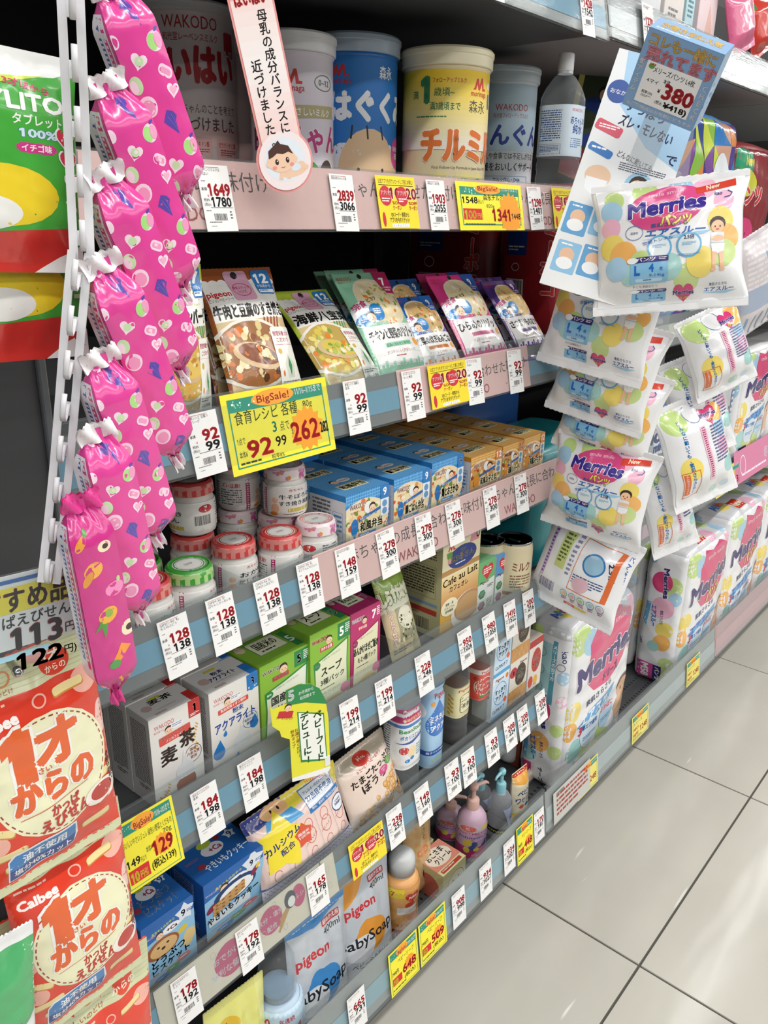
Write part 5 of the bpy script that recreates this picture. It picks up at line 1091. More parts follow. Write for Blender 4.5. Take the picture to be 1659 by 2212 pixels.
emit('print', t, [(A, lambda u, v: np.stack([u - w / 2, u * 0, v - .04 * L], 1))], 'paper', off=.0002)
part('clip', boxm(w * .40, w * .50, -.0008, .0014, L * .06, L * .16, .0003), mat('e8e8ea', 'plastic'), t)
# ---------------------------------------------------------------- fifth rail
z5 = SZ['s5'] + .0005
def a_bis(title, animal, cookie):
    def f(w, h):
        A = Art(w, h); H = A.H; A.r(0, 0, 100, H, '2a66b0').p([(0, H * .22), (100, H * .10), (100, H), (0, H)], '8fc0e0').p([(0, H * .10), (100, 0), (100, H * .20), (0, H * .30)], '2a66b0')
        A.star(82, H * .16, 20, 'dfe6ee', 5, .6).t('9', 79, H * .21, H * .14, '1f4f9a', .04, 'c').fine(86, H * .15, 11, H * .05, 2, '1f4f9a')
        A.t('赤ちゃんのおやつ', 40, H * .18, H * .05, 'd9d84a', .04, 'c', W=44, a=-6).e(54, H * .25, 17, H * .06, 'f0f0f2').t('+Ca', 56, H * .28, H * .075, 'c8407a', .05, 'c', W=20).t('WAKODO', 14, H * .22, H * .05, 'e8c8d0', .01, 'c', W=24)
        A.face(32, H * .26, 7)
        if animal: A.e(36, H * .46, 32, H * .15, '9a5a30').e(38, H * .47, 26, H * .12, 'd9b27a').e(28, H * .43, 3, H * .015, '3a2a20').e(46, H * .43, 3, H * .015, '3a2a20').e(37, H * .48, 4, H * .02, '3a2a20').e(76, H * .40, 10, H * .05, 'd9c04a', -20)
        else:
            A.e(50, H * .40, 36, H * .17, '23406e').e(52, H * .42, 29, H * .13, 'f0f2f4').e(60, H * .37, 3, H * .012, '22262c').p([(38, H * .42), (46, H * .40), (42, H * .45)], 'e8c23a').e(10, H * .46, 9, H * .05, '8a2a4a', -30).e(84, H * .32, 9, H * .045, '8a2a4a', -40).e(90, H * .27, 5, H * .03, 'e8c23a', -40)
            for i in range(3):
                A.l(12, H * (.60 - i * .07), 66, H * (.47 - i * .05), H * .055, 'c99a5e')
                for j in range(5): A.e(18 + j * 11, H * (.585 - i * .07 - j * .026 + i * .004), 2.4, H * .012, '8a5a2c')
        if animal: A.e(88, H * .56, 12, H * .10, 'e0c48a').e(84, H * .66, 9, H * .06, 'e0c48a')
        A.r(4, H * .62, 70, H * .14, 'dfe9ef') if not animal else None
        A.t(title[0], 46, H * .68, H * .13, '1c1a1e', .05, 'c', W=64 if len(title) > 1 else 86, a=-5)
        if len(title) > 1: A.t(title[1], 50, H * .80, H * .12, '1c1a1e', .05, 'c', W=72, a=-5)
        A.fine(8, H * .84, 60, H * .02, 1, 'c8407a'); A.e(30, H * .93, 15, H * .045, '2a7ac4').e(52, H * .89, 14, H * .045, '4f9a4a').e(73, H * .84, 14, H * .045, 'c8606a').fine(22, H * .92, 16, H * .02, 1, 'ffffff').fine(45, H * .88, 14, H * .02, 1, 'ffffff').fine(66, H * .83, 14, H * .02, 1, 'ffffff')
        for i in range(3): A.l(0, H * (.97 + i * .02), 22, H * (.93 + i * .02), H * .02, 'c99a5e')
        return A
    def top(w, d):
        A = Art(w, d); H = A.H; A.t(title[0], 56, H * .60 if len(title) > 1 else H * .78, H * .24, 'e8eef4', .02, 'c', W=56).t(title[-1], 56, H * .84, H * .22, 'e8eef4', .02, 'c', W=60) if len(title) > 1 else A.t(title[0], 56, H * .78, H * .22, 'e8eef4', .02, 'c', W=70)
        A.e(50, H * .36, 17, H * .16, 'dfe3ea').t('+Ca', 54, H * .43, H * .18, 'c8407a', .05, 'c', W=18).e(46, H * .16, 11, H * .1, 'b4c84a').star(84, H * .26, 10, 'dfe6ee', 5, .6).t('9', 84, H * .34, H * .2, '1f4f9a', .04, 'c').t('WAKODO', 16, H * .4, H * .1, 'b0657e', 0, 'c', W=20).e(20, H * .6, 6, H * .07, 'a03a4a').e(66, H * .18, 5, H * .06, 'd9c04a' if animal else '8a2a3a'); return A
    def left(d, h): A = Art(d, h); H = A.H; A.r(10, H * .10, 60, H * .30, '7a98c0').fine(14, H * .12, 52, H * .26, 6, '1f3f7a').e(42, H * .6, 28, H * .12, 'a8bcd8').fine(12, H * .76, 66, H * .16, 4, 'a8bcd8'); return A
    return f, top, left
row('blue carton with a drawn animal face and a white star 9', (303, 2013), (416, 1934), .636, z5, .066, 2, '225fa8', a_bis(('どうぶつ', 'ビスケット'), 1, 'd9b27a'), 'animal biscuit cartons')
row('blue carton with lattice cookies and a drawn penguin', (439, 1920), (567, 1823), .640, z5, .066, 2, '225fa8', a_bis(('やきいもクッキー',), 0, 'c99a5e'), 'cookie cartons')
def a_hai(w, h):
    A = Art(w, h); H = A.H; A.r(0, 0, 100, H, 'e2c8c0').r(0, 0, 40, H * .16, '2c3c8a').r(40, 0, 60, H * .30, 'e8d84a')
    for i in range(5):
        A.r(4 + i * 19, H * .16, 17, H * .66, 'e8cdc4', 2, -6).t('ハイハイン', 13 + i * 19, H * (.62 - i * .02), H * .045, 'c05a5a', .03, 'c', W=15, a=-20).ring(13 + i * 19, H * .40, 5, 5.5, .7, 'c8706a', 14).ring(13 + i * 19, H * .52, 6, 7, .7, 'c8706a', 14).ring(13 + i * 19, H * .72, 4, 4.5, .7, 'c8706a', 12)
    A.e(30, H * .08, 13, H * .09, 'e8b884').e(27, H * .08, 1, 1.3, '2a2020').e(34, H * .08, 1, 1.3, '2a2020').p([(18, H * .14), (44, H * .14), (50, H * .26), (12, H * .26)], '4aa0d8').star(24, H * .42, 25, 'f0dc3a', 5, .62, -80).t('カルシウム', 25, H * .42, H * .10, '22307a', .05, 'c', W=36, a=-12).t('配合', 27, H * .52, H * .08, '22307a', .04, 'c', W=14, a=-12)
    A.star(44, H * .46, 10, 'd8563a', 5, .7).t('国産米', 44, H * .45, H * .035, 'ffffff', .03, 'c', W=12).t('100%', 44, H * .49, H * .04, 'ffffff', .03, 'c', W=12)
    A.r(56, H * .06, 36, H * .22, 'e4ebf2', 1, -3).outline(56, H * .06, 36, H * .22, .6, '3a78b8').t('アレルギー特定原材料等', 74, H * .12, H * .03, '2a5a9a', .02, 'c', W=30).t('27品目不使用', 74, H * .19, H * .06, '2a5a9a', .04, 'c', W=32).r(56, H * .24, 40, H * .055, '3a78b8', 0, -3).t('香料、着色料、保存料不使用', 76, H * .28, H * .03, 'ffffff', .02, 'c', W=34)
    A.e(90, H * .42, 9, H * .10, 'e8eef4').ring(90, H * .42, 9, H * .10, 1, '22307a', 24).t('お米由来', 90, H * .40, H * .03, '22307a', .02, 'c').t('乳酸菌K2', 90, H * .44, H * .035, '22307a', .03, 'c')
    A.r(0, H * .80, 100, H * .022, '2a2c9a').r(0, H * .822, 100, H * .18, 'e4dcea')
    for i in range(26):
        for j in range(6): A.e(2 + i * 3.9 + (j % 2) * 1.9, H * (.84 + j * .026), .55, .55, '6a6ab0', n=6)
    return A
def bagpx(name, label, cat, tl, tr, bl, br, Yb, Yt, T, col, art, seed, group=None, yaw=0, z=None, pk='film', edge=.0045, off=.0007, **kw):
    """bag given by four photo corners; the bottom edge at depth Yb, the top at Yt"""
    B = at((bl[0] + br[0]) / 2, (bl[1] + br[1]) / 2, Yb); U = at((tl[0] + tr[0]) / 2, (tl[1] + tr[1]) / 2, Yt)
    if z is not None: B = B + (U - B) * ((z - B[2]) / (U[2] - B[2]))
    w = abs(at(*br, Yb)[0] - at(*bl, Yb)[0]); t = thing(name, label, cat, group=group); L = hang(t, U, B, yaw)
    F = bag(t, w, L, T, col, seed=seed, **kw)
    if art: A = art(w, L); emit('print', t, [(A, F)], pk, edge=edge, off=off)
    return t
bagpx('snack_bag', 'clear rice cracker bag with a yellow star and a dotted lilac foot', 'bag', (538, 1742), (708, 1672), (573, 1945), (765, 1788), .632, .668, .040, 'dcc4bc', a_hai, 41, z=z5 + .001, top=.04, bot=.07, wr=.004)
def a_bolo(w, h):
    A = Art(w, h); H = A.H; A.r(0, 0, 100, H, 'e6d3c6').r(0, 0, 100, H * .18, 'b9ad9a').e(46, H * .14, 15, H * .075, 'c0392b').t('赤ちゃん', 46, H * .15, H * .035, 'ffffff', .03, 'c').t('キユーピー ベビーおやつ', 52, H * .235, H * .045, 'b8322a', .04, 'c', W=52, a=-5)
    A.t('たまごたっぷり', 54, H * .36, H * .11, '2a1a16', .05, 'c', W=82, a=-6).t('ぼうろ', 50, H * .50, H * .13, '2a1a16', .05, 'c', W=48, a=-6).e(70, H * .42, 10, H * .05, 'd0508a').t('おおから', 70, H * .41, H * .025, 'ffffff', .03, 'c').t('甘さ', 70, H * .44, H * .025, 'ffffff', .03, 'c').e(86, H * .36, 9, H * .05, '5a9a3a').t('やさしい', 86, H * .35, H * .025, 'ffffff', .03, 'c').t('口どけ', 86, H * .38, H * .025, 'ffffff', .03, 'c')
    r = random.Random(5)
    for i in range(74):
        x, y = r.uniform(2, 98), r.uniform(.50, .96)
        if y < .86 - x * .0042: continue
        s = r.uniform(3.8, 4.8); A.e(x, H * y, s, s * .95, 'b98038', n=14).e(x - .4, H * y - .6, s * .88, s * .8, 'dcaa64', n=12).e(x - 1, H * y - 1.2, s * .45, s * .36, 'e9c488', n=8)
    A.t('54g', 84, H * .72, H * .05, '2a1a16', .04); return A
bagpx('snack_bag', 'pale pink bag with round egg biscuits and black lettering', 'bag', (707, 1648), (829, 1578), (765, 1802), (873, 1714), .632, .672, .036, 'd8c8ba', a_bolo, 42, z=z5 + .001, top=.04, bot=.05, wr=.004)
def pb(label, pl, pr, Y, h, z, body, cap, art, **kw):
    c, d = cylpos(pl, pr, 1.0); D = Y / c[1]
    return petbottle(label, pl, pr, None, D, z, body, cap, art, zt=z + h, **kw)
def a_bean(w, h):
    A = Art(w, h); H = A.H; A.r(0, 0, 100, H, 'e8ebee').r(0, 0, 100, H * .22, 'c2407a').t('10000名様', 60, H * .08, H * .07, 'ffffff', .04, 'c', W=24).t('電子マネーギフト', 60, H * .14, H * .05, 'ffffff', .03, 'c', W=26).t('¥500が当たる!', 60, H * .20, H * .05, 'f4e08a', .03, 'c', W=24).r(0, H * .25, 100, H * .05, '3a78c0')
    A.t('BeanStalk', 60, H * .39, H * .09, '2f9a5a', .05, 'c', W=30).t('ポカリスエット', 60, H * .50, H * .08, '2a66b0', .04, 'c', W=28).p([(40, H * .56), (60, H * .53), (80, H * .46), (80, H * .50), (60, H * .58)], '2a4f9a').e(50, H * .68, 5, H * .06, 'c8323a').e(60, H * .72, 6, H * .09, 'f0dcae').e(54, H * .86, 3, H * .03, '2a7ac4').e(60, H * .83, 3, H * .03, '2a7ac4').fine(4, H * .28, 30, H * .62, 16, '4a5a6a').fine(66, H * .64, 12, H * .2, 5, '6a8a9a'); return A
def a_aqua2(w, h):
    A = Art(w, h); H = A.H; A.r(0, 0, 100, H, 'a9cfee').t('Pigeon', 66, H * .14, H * .08, 'c8323a', .04, 'c', W=24).r(0, H * .78, 100, H * .06, '2a5ab0').e(30, H * .3, 14, H * .1, 'f0f4f8')
    A.drop(62, H * .46, 19, '2f74c8').t('ミネラル', 62, H * .42, H * .09, 'ffffff', .05, 'c', W=28).t('アクア', 62, H * .54, H * .09, 'ffffff', .05, 'c', W=24).e(52, H * .2, 3, H * .03, 'e8a04a').t('親子で水分補給', 60, H * .82, H * .03, 'ffffff', .02, 'c', W=30).fine(50, H * .9, 26, H * .03, 1, 'c8dc3a').blobs(10, H * .5, 30, H * .3, 8, ['d5e8f6'], 2, 5); return A
def a_mugi(w, h):
    A = Art(w, h); H = A.H; A.r(0, 0, 100, H, 'e2d9a8').r(0, 0, 28, H, 'd2ccae').fine(3, H * .1, 22, H * .8, 14, '4a4636').t('Pigeon', 64, H * .14, H * .11, 'c8323a', .04, 'c', W=24).r(54, H * .26, 27, H * .60, '6a5a20', 6).r(55.5, H * .28, 24, H * .56, 'ece6c0', 5).t('ベビー', 67, H * .50, H * .10, '2e3a1c', .04, 'c', W=17).t('麦茶', 67, H * .70, H * .16, '2e3a1c', .04, 'c', W=17)
    for i in range(9): A.e(40 + (i % 2) * 4, H * (.28 + i * .07), 3, H * .035, 'c89a2c', 40)
    return A
def a_apple(w, h):
    A = Art(w, h); H = A.H; A.r(0, 0, 100, H, 'd9574a').r(0, 0, 100, H * .16, 'e6e2de').r(0, 0, 28, H, 'dcd6d0').fine(3, H * .1, 22, H * .8, 14, '6a3a36').t('Pigeon', 64, H * .13, H * .10, 'c8323a', .04, 'c', W=24).e(60, H * .56, 20, H * .30, 'e4d6cc').e(60, H * .56, 18, H * .27, 'c83a34').t('アップル', 60, H * .52, H * .11, 'f4ece6', .04, 'c', W=28).t('ウォーター', 60, H * .66, H * .11, 'f4ece6', .04, 'c', W=30).e(44, H * .30, 5, H * .07, 'b8302c').r(50, H * .84, 26, H * .05, '3a8a3a'); return A
DB = 'drinks in plastic bottles on the fifth rail'
pb('clear bottle with a white and magenta sports drink label', (830, 1560), (908, 1520), .652, .187, z5, LIQ(), 'e8eaec', a_bean, lab=(.30, .93), labc='e4e8ec', phi=-42, group=DB, e=3.2, lw=2.6, neck=.36)
pb('blue drink bottle with a water drop label', (895, 1540), (958, 1505), .655, .187, z5, LIQ(), 'e8eaec', a_aqua2, lab=(.05, .93), labc='a9cfee', phi=-42, group=DB, lw=2.6)
AMB = clear('amber_tea', (.45, .22, .08), .15, .03); RDR = clear('apple_water', (.85, .72, .55), .15, .03)
pb('barley tea bottle with a beige wheat label', (952, 1520), (1012, 1495), .665, .178, z5, LIQ(), 'e8e8e2', a_mugi, lab=(.34, .70), labc='e2d9a8', phi=-46, group=DB, liquid=clear('tea', (.50, .30, .14), .1, .04), lw=2.6)
pb('apple water bottle with a red label', (1006, 1500), (1056, 1480), .665, .177, z5, LIQ(), 'e8e8e2', a_apple, lab=(.34, .72), labc='d9574a', phi=-46, group=DB, liquid=clear('water_tint', (.85, .8, .72), .1, .02), lw=2.6)
def a_suk(w, h):
    A = Art(w, h); H = A.H; A.r(0, 0, 100, H, 'cfe4f4').r(0, 0, 100, H * .16, 'e4eef4').t('Pigeon', 42, H * .13, H * .10, 'c8323a', .04, 'c', W=50).e(86, H * .11, 9, H * .06, 'e0843a').ring(50, H * .44, 40, H * .26, 2.4, '3a88cc', 26).t('すっきり', 50, H * .43, H * .13, '2a66b0', .05, 'c', W=62).t('アクア', 50, H * .58, H * .13, '2a66b0', .05, 'c', W=54).t('Ca70%オフ', 46, H * .84, H * .10, '2a66b0', .04, 'c', W=72).e(84, H * .66, 10, H * .06, 'e86a4a').r(0, H * .92, 100, H * .08, '5aa8e0'); return A
def a_mcart(w, h):
    A = Art(w, h); H = A.H; A.r(0, 0, 100, H, 'e6e0d4').e(20, H * .26, 20, H * .12, 'b83040').t('1', 20, H * .33, H * .16, 'ffffff', .05, 'c').t('Pigeon', 74, H * .14, H * .08, 'c8323a', .04, 'c', W=40).e(62, H * .40, 30, H * .26, '4a3a2e').t('ベビー', 62, H * .36, H * .10, 'efe6d0', .04, 'c', W=40).t('麦茶', 62, H * .50, H * .13, 'efe6d0', .04, 'c', W=34).r(0, H * .68, 100, H * .32, 'c98a4a')
    for i in range(12): A.l(4 + i * 8, H, 14 + i * 7, H * .62, 1.6, 'ecd29a')
    return A
def a_ringo(w, h): A = Art(w, h); H = A.H; A.r(0, 0, 100, H, 'e4dcd2').r(0, 0, 100, H * .14, 'b8322e').e(56, H * .44, 34, H * .24, 'b83a34').t('りんご', 56, H * .44, H * .14, 'f4ece6', .04, 'c', W=50).t('100', 56, H * .60, H * .16, 'f4ece6', .04, 'c', W=42).e(24, H * .84, 18, H * .12, 'c8463a').e(60, H * .86, 16, H * .11, 'e0b04a').t('Pigeon', 60, H * .11, H * .08, 'f4ece6', .03, 'c', W=40); return A
SL = 'small drink cartons on the fifth rail'
lt = lambda d, h: Art(d, h).r(0, 0, 100, 900, 'd8e2e6').fine(12, 16, 76, 100, 12, '5a6a7a')
HC = .088
for lv, lb in ((0, 'pale blue drink carton with a ringed label, lower of two'), (1, 'pale blue drink carton with a ringed label, on top of its twin')):
    slim(lb, (1060, 1545), (1094, 1528), None, .640, z5 + lv * (HC + .0006), .04, 'cfe4f4', a_suk, lt, SL, HC)
for lv, lb in ((0, 'barley tea carton with a dark oval, lower of two'), (1, 'barley tea carton with a dark oval, on top of its twin')):
    slim(lb, (1096, 1528), (1133, 1505), None, .645, z5 + lv * (HC + .0006), .045, 'dcd2c4', a_mcart, lt, SL, HC)
slim('red and white apple juice carton at the right end of the fifth rail', (1136, 1500), (1164, 1485), None, .645, z5, .04, 'd8ccc2', a_ringo, lt, SL, .105)
# teal nappy pack end seen beyond the cartons, and a shaded blue one above
lt2 = lambda d, h: Art(d, h).fine(20, 14, 50, 40, 6, '9fd0d4')
nappy_pack('teal nappy pack standing end-on beside the shelf of drink cans', X1 + .018, .66, .6525, .22, .16, .225, '1f7f86', L=lt2, seed=51)
def a_moonyend(d, h): A = Art(d, h); H = A.H; A.e(50, H * .34, 40, H * .20, 'c8ccd4').t('man', 52, H * .30, H * .12, '22306a', .05, 'c').t('フィット', 48, H * .46, H * .14, '2a2c34', .03, 'c', W=60).r(0, H * .6, 100, H * .4, '1f5fb0'); return A
nappy_pack('shaded blue and grey nappy pack end-on behind the orange lunch boxes', X1 + .018, .84, .6525, .22, .18, .30, '2a5aa0', L=a_moonyend, seed=52)
# ---------------------------------------------------------------- deck: soaps and lotions
zd = SZ['deck'] + .0005
def a_soap(blob, tail):
    def f(w, h):
        A = Art(w, h); H = A.H; A.r(0, 0, 100, H, 'b9bfc6').p([(0, 0), (58, 0), (40, H * .16), (26, H * .2), (0, H * .3)] if tail else [(0, 0), (100, 0), (100, H * .05), (44, H * .12), (0, H * .07)], blob)
        A.r(56, H * .10, 32, H * .055, 'a8323a', 2).t('詰めかえ用', 72, H * .14, H * .04, 'f0ecec', .03, 'c', W=28).t('400ml', 72, H * .215, H * .07, '22262a', .02, 'c', W=30)
        A.t('pigeon', 36, H * .33, H * .11, 'c02a34', .05, 'c', W=52).e(48, H * .56, 30, H * .13, blob).e(40, H * .50, 16, H * .08, blob).e(26, H * .62, 26, H * .10, 'd4d8dc').t('BabySoap', 42, H * .60, H * .12, '22262e', .03, 'c', W=96)
        A.t('ベビー全身泡ソープ', 48, H * .77, H * .05, '22262e', .03, 'c', W=76).t('泡でうるおい素肌', 48, H * .84, H * .04, '3a3e46', .01, 'c', W=56).fine(26, H * .92, 44, H * .02, 1, '4a4e56'); return A
    return f
SG = 'refill soap pouches on the deck'
sb = dict(kind='film', shape='stand', top=.06, wr=.004)
bagpx('refill_pouch', 'silver refill pouch with an orange blob and an orange corner', 'pouch', (716, 1875), (842, 1868), (735, 2100), (846, 2020), .640, .668, .05, 'b4bac2', a_soap('d8923a', 1), 61, SG, z=zd, **sb)
bagpx('refill_pouch', 'silver refill pouch with a blue blob and blue rim', 'pouch', (606, 1972), (752, 1958), (630, 2235), (752, 2160), .628, .648, .05, 'b4bac2', a_soap('3f86c4', 0), 62, SG, z=zd, **sb)
bagpx('refill_pouch', 'pale yellow pouch cut off by the lower edge of the picture', 'pouch', (428, 2150), (580, 2134), (455, 2420), (580, 2320), .622, .642, .05, 'dcd87a', lambda w, h: Art(w, h).r(0, 0, 100, 300, 'dbd97c').e(30, 40, 22, 14, 'd8b22c').drop(32, 40, 4, 'a84a2a').r(84, 0, 16, 300, 'e2e08c').t('ベビー', 50, 90, 26, '8a6a1a', .04, 'c'), 63, None, z=zd, **sb)
def a_foam(w, h):
    A = Art(w, h); H = A.H; A.r(0, 0, 100, H, 'c3dced').t('10', 40, H * .16, H * .14, 'b8323a', .05, 'c').t('年連続', 54, H * .13, H * .07, 'b8323a', .03, 'c').t('No.1', 52, H * .36, H * .16, 'b8323a', .05, 'c', W=24).r(34, H * .42, 32, H * .10, '8ab8d8').t('pigeon', 52, H * .66, H * .12, 'c02a34', .05, 'c', W=26).e(54, H * .84, 14, H * .14, '3f86c4').t('Soap', 52, H * .9, H * .14, '22262e', .03, 'c', W=22).r(24, H * .30, 10, H * .14, 'e4dca8').t('たまひよ', 29, H * .36, H * .05, '4a3a1a', .02, 'c', W=9); return A
def foam(label, pl, pr, Y, tp, bodyc, capc, art, lab, labc, z=zd, domecap=True, phi=-40, group=None, waist=0, hr=.62):
    c, d = cylpos(pl, pr, 1.0); D = Y / c[1]; c = c * D; R = D / 2; h = z_at(tp, d * D) - z; t = thing('pump_bottle', label, 'bottle', (c[0], c[1], z), 0, group)
    hb = h * hr
    prof = [(R * .86, 0), (R * .98, .004), (R, .012), (R * (1 - waist * .5), hb * .35), (R * (1 - waist), hb * .5), (R * (1 - waist * .5), hb * .65), (R, hb * .84), (R * .93, hb * .93), (R * .75, hb * .985), (R * .55, hb)]
    part('bottle_body', lathe(prof, 44), mat(bodyc, 'milk') if isinstance(bodyc, str) else bodyc, t); rc = R * .72
    if domecap:
        part('pump_collar', sharpen(lathe([(rc * .86, hb - .002), (rc * .9, hb + .012)], 36)), mat(capc, 'plastic'), t)
        part('dome_cap', lathe([(rc, hb + .004), (rc, hb + (h - hb) * .55), (rc * .93, hb + (h - hb) * .8), (rc * .7, h - .003), (rc * .3, h), (.001, h)], 36), clear('cap_clear', (.85, .88, .9), .05, .10) if domecap == 2 else mat(capc, 'milk'), t)
    f = prof_r([(r + .0004, zz) for r, zz in prof]); A = art(2 * math.pi * R * .99, hb * (lab[1] - lab[0]))
    emit('label_print', t, [(A, cylmap(A.w, f, hb * lab[0], phi=math.radians(phi)))], 'film', edge=.006, off=.0003); return t
foam('foam soap bottle with a clear blue dome cap and pale blue label', (543, 2150), (657, 2150), .640, (590, 2050), 'b9cfe2', '9ab4cc', a_foam, (.06, .96), 'c3dced', domecap=2, phi=-36)
def a_arau(w, h):
    A = Art(w, h); H = A.H; A.r(0, H * .0, 100, H, 'e3a866').r(34, H * .02, 16, H * .16, 'e8d23a').t('7', 40, H * .15, H * .12, 'b03a2a', .05, 'c').heart(58, H * .20, 7, 'c83a3a').t('無添加', 58, H * .21, H * .05, 'ffffff', .03, 'c').e(56, H * .34, 5, H * .06, 'd0503a').r(44, H * .38, 20, H * .14, 'eceae6').e(60, H * .60, 7, H * .06, 'd8743a').t('しっとり', 60, H * .62, H * .035, 'f4e8d8', .02, 'c').t('arau', 52, H * .74, H * .10, 'b8683a', .01, 'c', W=20).r(0, H * .80, 100, H * .2, '9a2c22').t('泡ソープ', 50, H * .92, H * .08, 'f0e0d8', .04, 'c', W=22).e(66, H * .88, 5, H * .07, 'f0e6de'); return A
foam('orange foam soap bottle with a translucent white cap', (824, 1980), (904, 1980), .655, (853, 1835), 'e3a866', 'c9cccc', a_arau, (.04, .92), 'e3a866', waist=.10, hr=.74)
def a_beige(w, h):
    A = Art(w, h); H = A.H; A.r(0, 0, 100, H, 'c9a878').r(0, 0, 78, H * .40, 'c4a271').vt('やさしい泡でしっとり', 62, H * .02, H * .045, '3a2a1c', .03).vt('素肌', 40, H * .10, H * .05, '3a2a1c', .03).e(52, H * .56, 22, H * .05, 'd2824a').t('しっとり', 52, H * .57, H * .035, 'f4e8d8', .03, 'c', W=26).blobs(10, H * .45, 80, H * .3, 8, ['d9935a'], 3, 7).e(64, H * .78, 20, H * .07, '8a1f1f').fine(52, H * .76, 24, H * .03, 2, 'e8dcd0'); return A
bagpx('refill_pouch', 'tan refill pouch with vertical brown writing', 'pouch', (862, 1735), (938, 1700), (868, 1985), (925, 1950), .685, .700, .04, 'c9a878', a_beige, 64, None, z=zd, **sb)
# cream box
def cream(w, h):
    A = Art(w, h); H = A.H; A.r(0, 0, 100, H, 'dcd8a2').e(58, H * .56, 38, H * .40, 'e9e6b8').ring(58, H * .56, 36, H * .36, 2, '8a3a2e').e(46, H * .50, 2.6, 3.4, '5a2a20').e(70, H * .48, 2.6, 3.4, '5a2a20').e(36, H * .66, 6, 5, 'd8705a').e(80, H * .62, 6, 5, 'd8705a').pl([(50, H * .70), (58, H * .76), (66, H * .68)], 2, '8a3a2e'); return A
def creamt(w, d):
    A = Art(w, d); H = A.H; A.r(0, 0, 100, H * .80, 'd98a76').e(48, H * .42, 44, H * .32, 'e6dccb').t('おこさま', 46, H * .38, H * .24, '2a1a18', .04, 'c', W=66, a=-3).t('クリーム', 54, H * .62, H * .22, '2a1a18', .04, 'c', W=62, a=-3).r(8, H * .84, 80, H * .12, 'b8443a').fine(12, H * .87, 72, H * .06, 1, 'f0e6d8'); return A
Yc = .630; x0 = at(954, 1956, Yc)[0]; x1 = at(1003, 1902, Yc)[0]
box('product_box', 'yellow and pink cream box with a drawn smiling face, front row of the deck', x0, x1, zd, zd + .062, Yc, .062, 'dcd8a2', cream(x1 - x0, .062), creamt(x1 - x0, .062), Art(.062, .062).r(0, 0, 100, 14, 'dcd8a2').e(50, 56, 38, 34, 'c9705e').r(0, 84, 100, 16, 'c9705e'))
box('product_box', 'pale yellow box hidden behind the cream box', x0 - .004, x1 - .006, zd, zd + .062, Yc + .068, .05, 'cdc994')
# lotion bottles with pumps
def pump(label, pl, pr, Y, tp, body, capc, art, labc=None, group=None, phi=-40, hb_=.68, sx=1, sy=.8, nozzle=200, deco=False, lab=(.12, .78), liquid=None, z=zd):
    c, d = cylpos(pl, pr, 1.0); D = Y / c[1]; c = c * D; R = D / 2; h = z_at(tp, d * D) - z; t = thing('pump_bottle', label, 'bottle', (c[0], c[1], z), 0, group); hb = h * hb_
    prof = [(R * .84, 0), (R * .96, .003), (R, .012), (R * .98, hb * .4), (R, hb * .7), (R * .93, hb * .83), (R * .70, hb * .93), (R * .42, hb * .985), (R * .36, hb)]
    part('bottle_body', lathe(prof, 44), body, t)
    if liquid: part('liquid', lathe([(r - .002, max(.003, zz)) for r, zz in prof if zz < hb * .8], 32), liquid, t)
    cm = mat(capc, 'plastic'); rr = R * .42
    part('pump_collar', sharpen(lathe([(rr, hb - .006), (rr, hb + h * .10), (rr * .9, hb + h * .115), (rr * .4, hb + h * .125), (rr * .34, h - h * .06)], 32)), cm, t)
    hd = part('pump_head', lathe([(rr * .6, h - h * .075), (rr * .72, h - h * .06), (rr * .75, h - h * .02), (rr * .55, h), (.001, h)], 28), cm, t)
    n = 10; a = math.radians(nozzle); V = []; F = []
    for i, (r_, rad, dz) in enumerate(((0, rr * .38, -.035), (R * .5, rr * .34, -.03), (R * .95, rr * .28, -.035), (R * 1.15, rr * .22, -.06))):
        for k in range(n): g = 6.2832 * k / n; V.append((math.cos(a) * r_ - math.sin(a) * rad * math.cos(g), math.sin(a) * r_ + math.cos(a) * rad * math.cos(g), h + dz * h + rad * math.sin(g)))
        if i:
            for k in range(n): q = (i - 1) * n; F.append((q + k, q + (k + 1) % n, q + n + (k + 1) % n, q + n + k))
    F.append(tuple(range(3 * n, 4 * n))); part('nozzle', mesh_from(V, F, True), cm, hd)
    f = prof_r([(r + .0005, zz) for r, zz in prof]); A = art(2 * math.pi * R * .6, hb * (lab[1] - lab[0]))
    emit('label_print', t, [(A, cylmap(A.w, f, hb * lab[0], phi=math.radians(phi)))], 'film', edge=.006, off=.0004); return t
def a_pink(w, h):
    A = Art(w, h); H = A.H; A.r(0, H * .62, 100, H * .4, 'c23a7a').r(0, H * .2, 100, H * .45, 'c9a3c4').r(0, 0, 100, H * .2, 'cdbfc9').e(36, H * .08, 15, H * .085, 'd8605a').t('お試し', 36, H * .08, H * .04, 'ffffff', .03, 'c').t('ください', 36, H * .12, H * .035, 'ffffff', .03, 'c').e(70, H * .07, 9, H * .05, 'e8c23a').r(6, H * .19, 88, H * .055, 'b8307a').t('マッサージ・ベビーオイル', 50, H * .23, H * .035, 'ffffff', .02, 'c', W=78)
    A.t("Johnson's", 46, H * .38, H * .11, '2a4a9a', .02, 'c', W=56, sh=.2).t('ベビー', 46, H * .44, H * .04, '2a4a9a', .03, 'c'); A.blobs(26, H * .50, 54, H * .26, 9, ['e8cf5a', 'dfc24a', '4a5a9a'], 5, 8).t('オイル', 50, H * .92, H * .06, 'f4e6ee', .04, 'c'); return A
JG = 'pink lotion bottles on the deck'
PB_ = mat('c8a8bc', 'milk')
pump('pink lotion bottle with a pale pink pump, front one of two', (984, 1810), (1052, 1780), .665, (1017, 1692), PB_, 'd9b3a8', a_pink, None, JG, nozzle=-20)
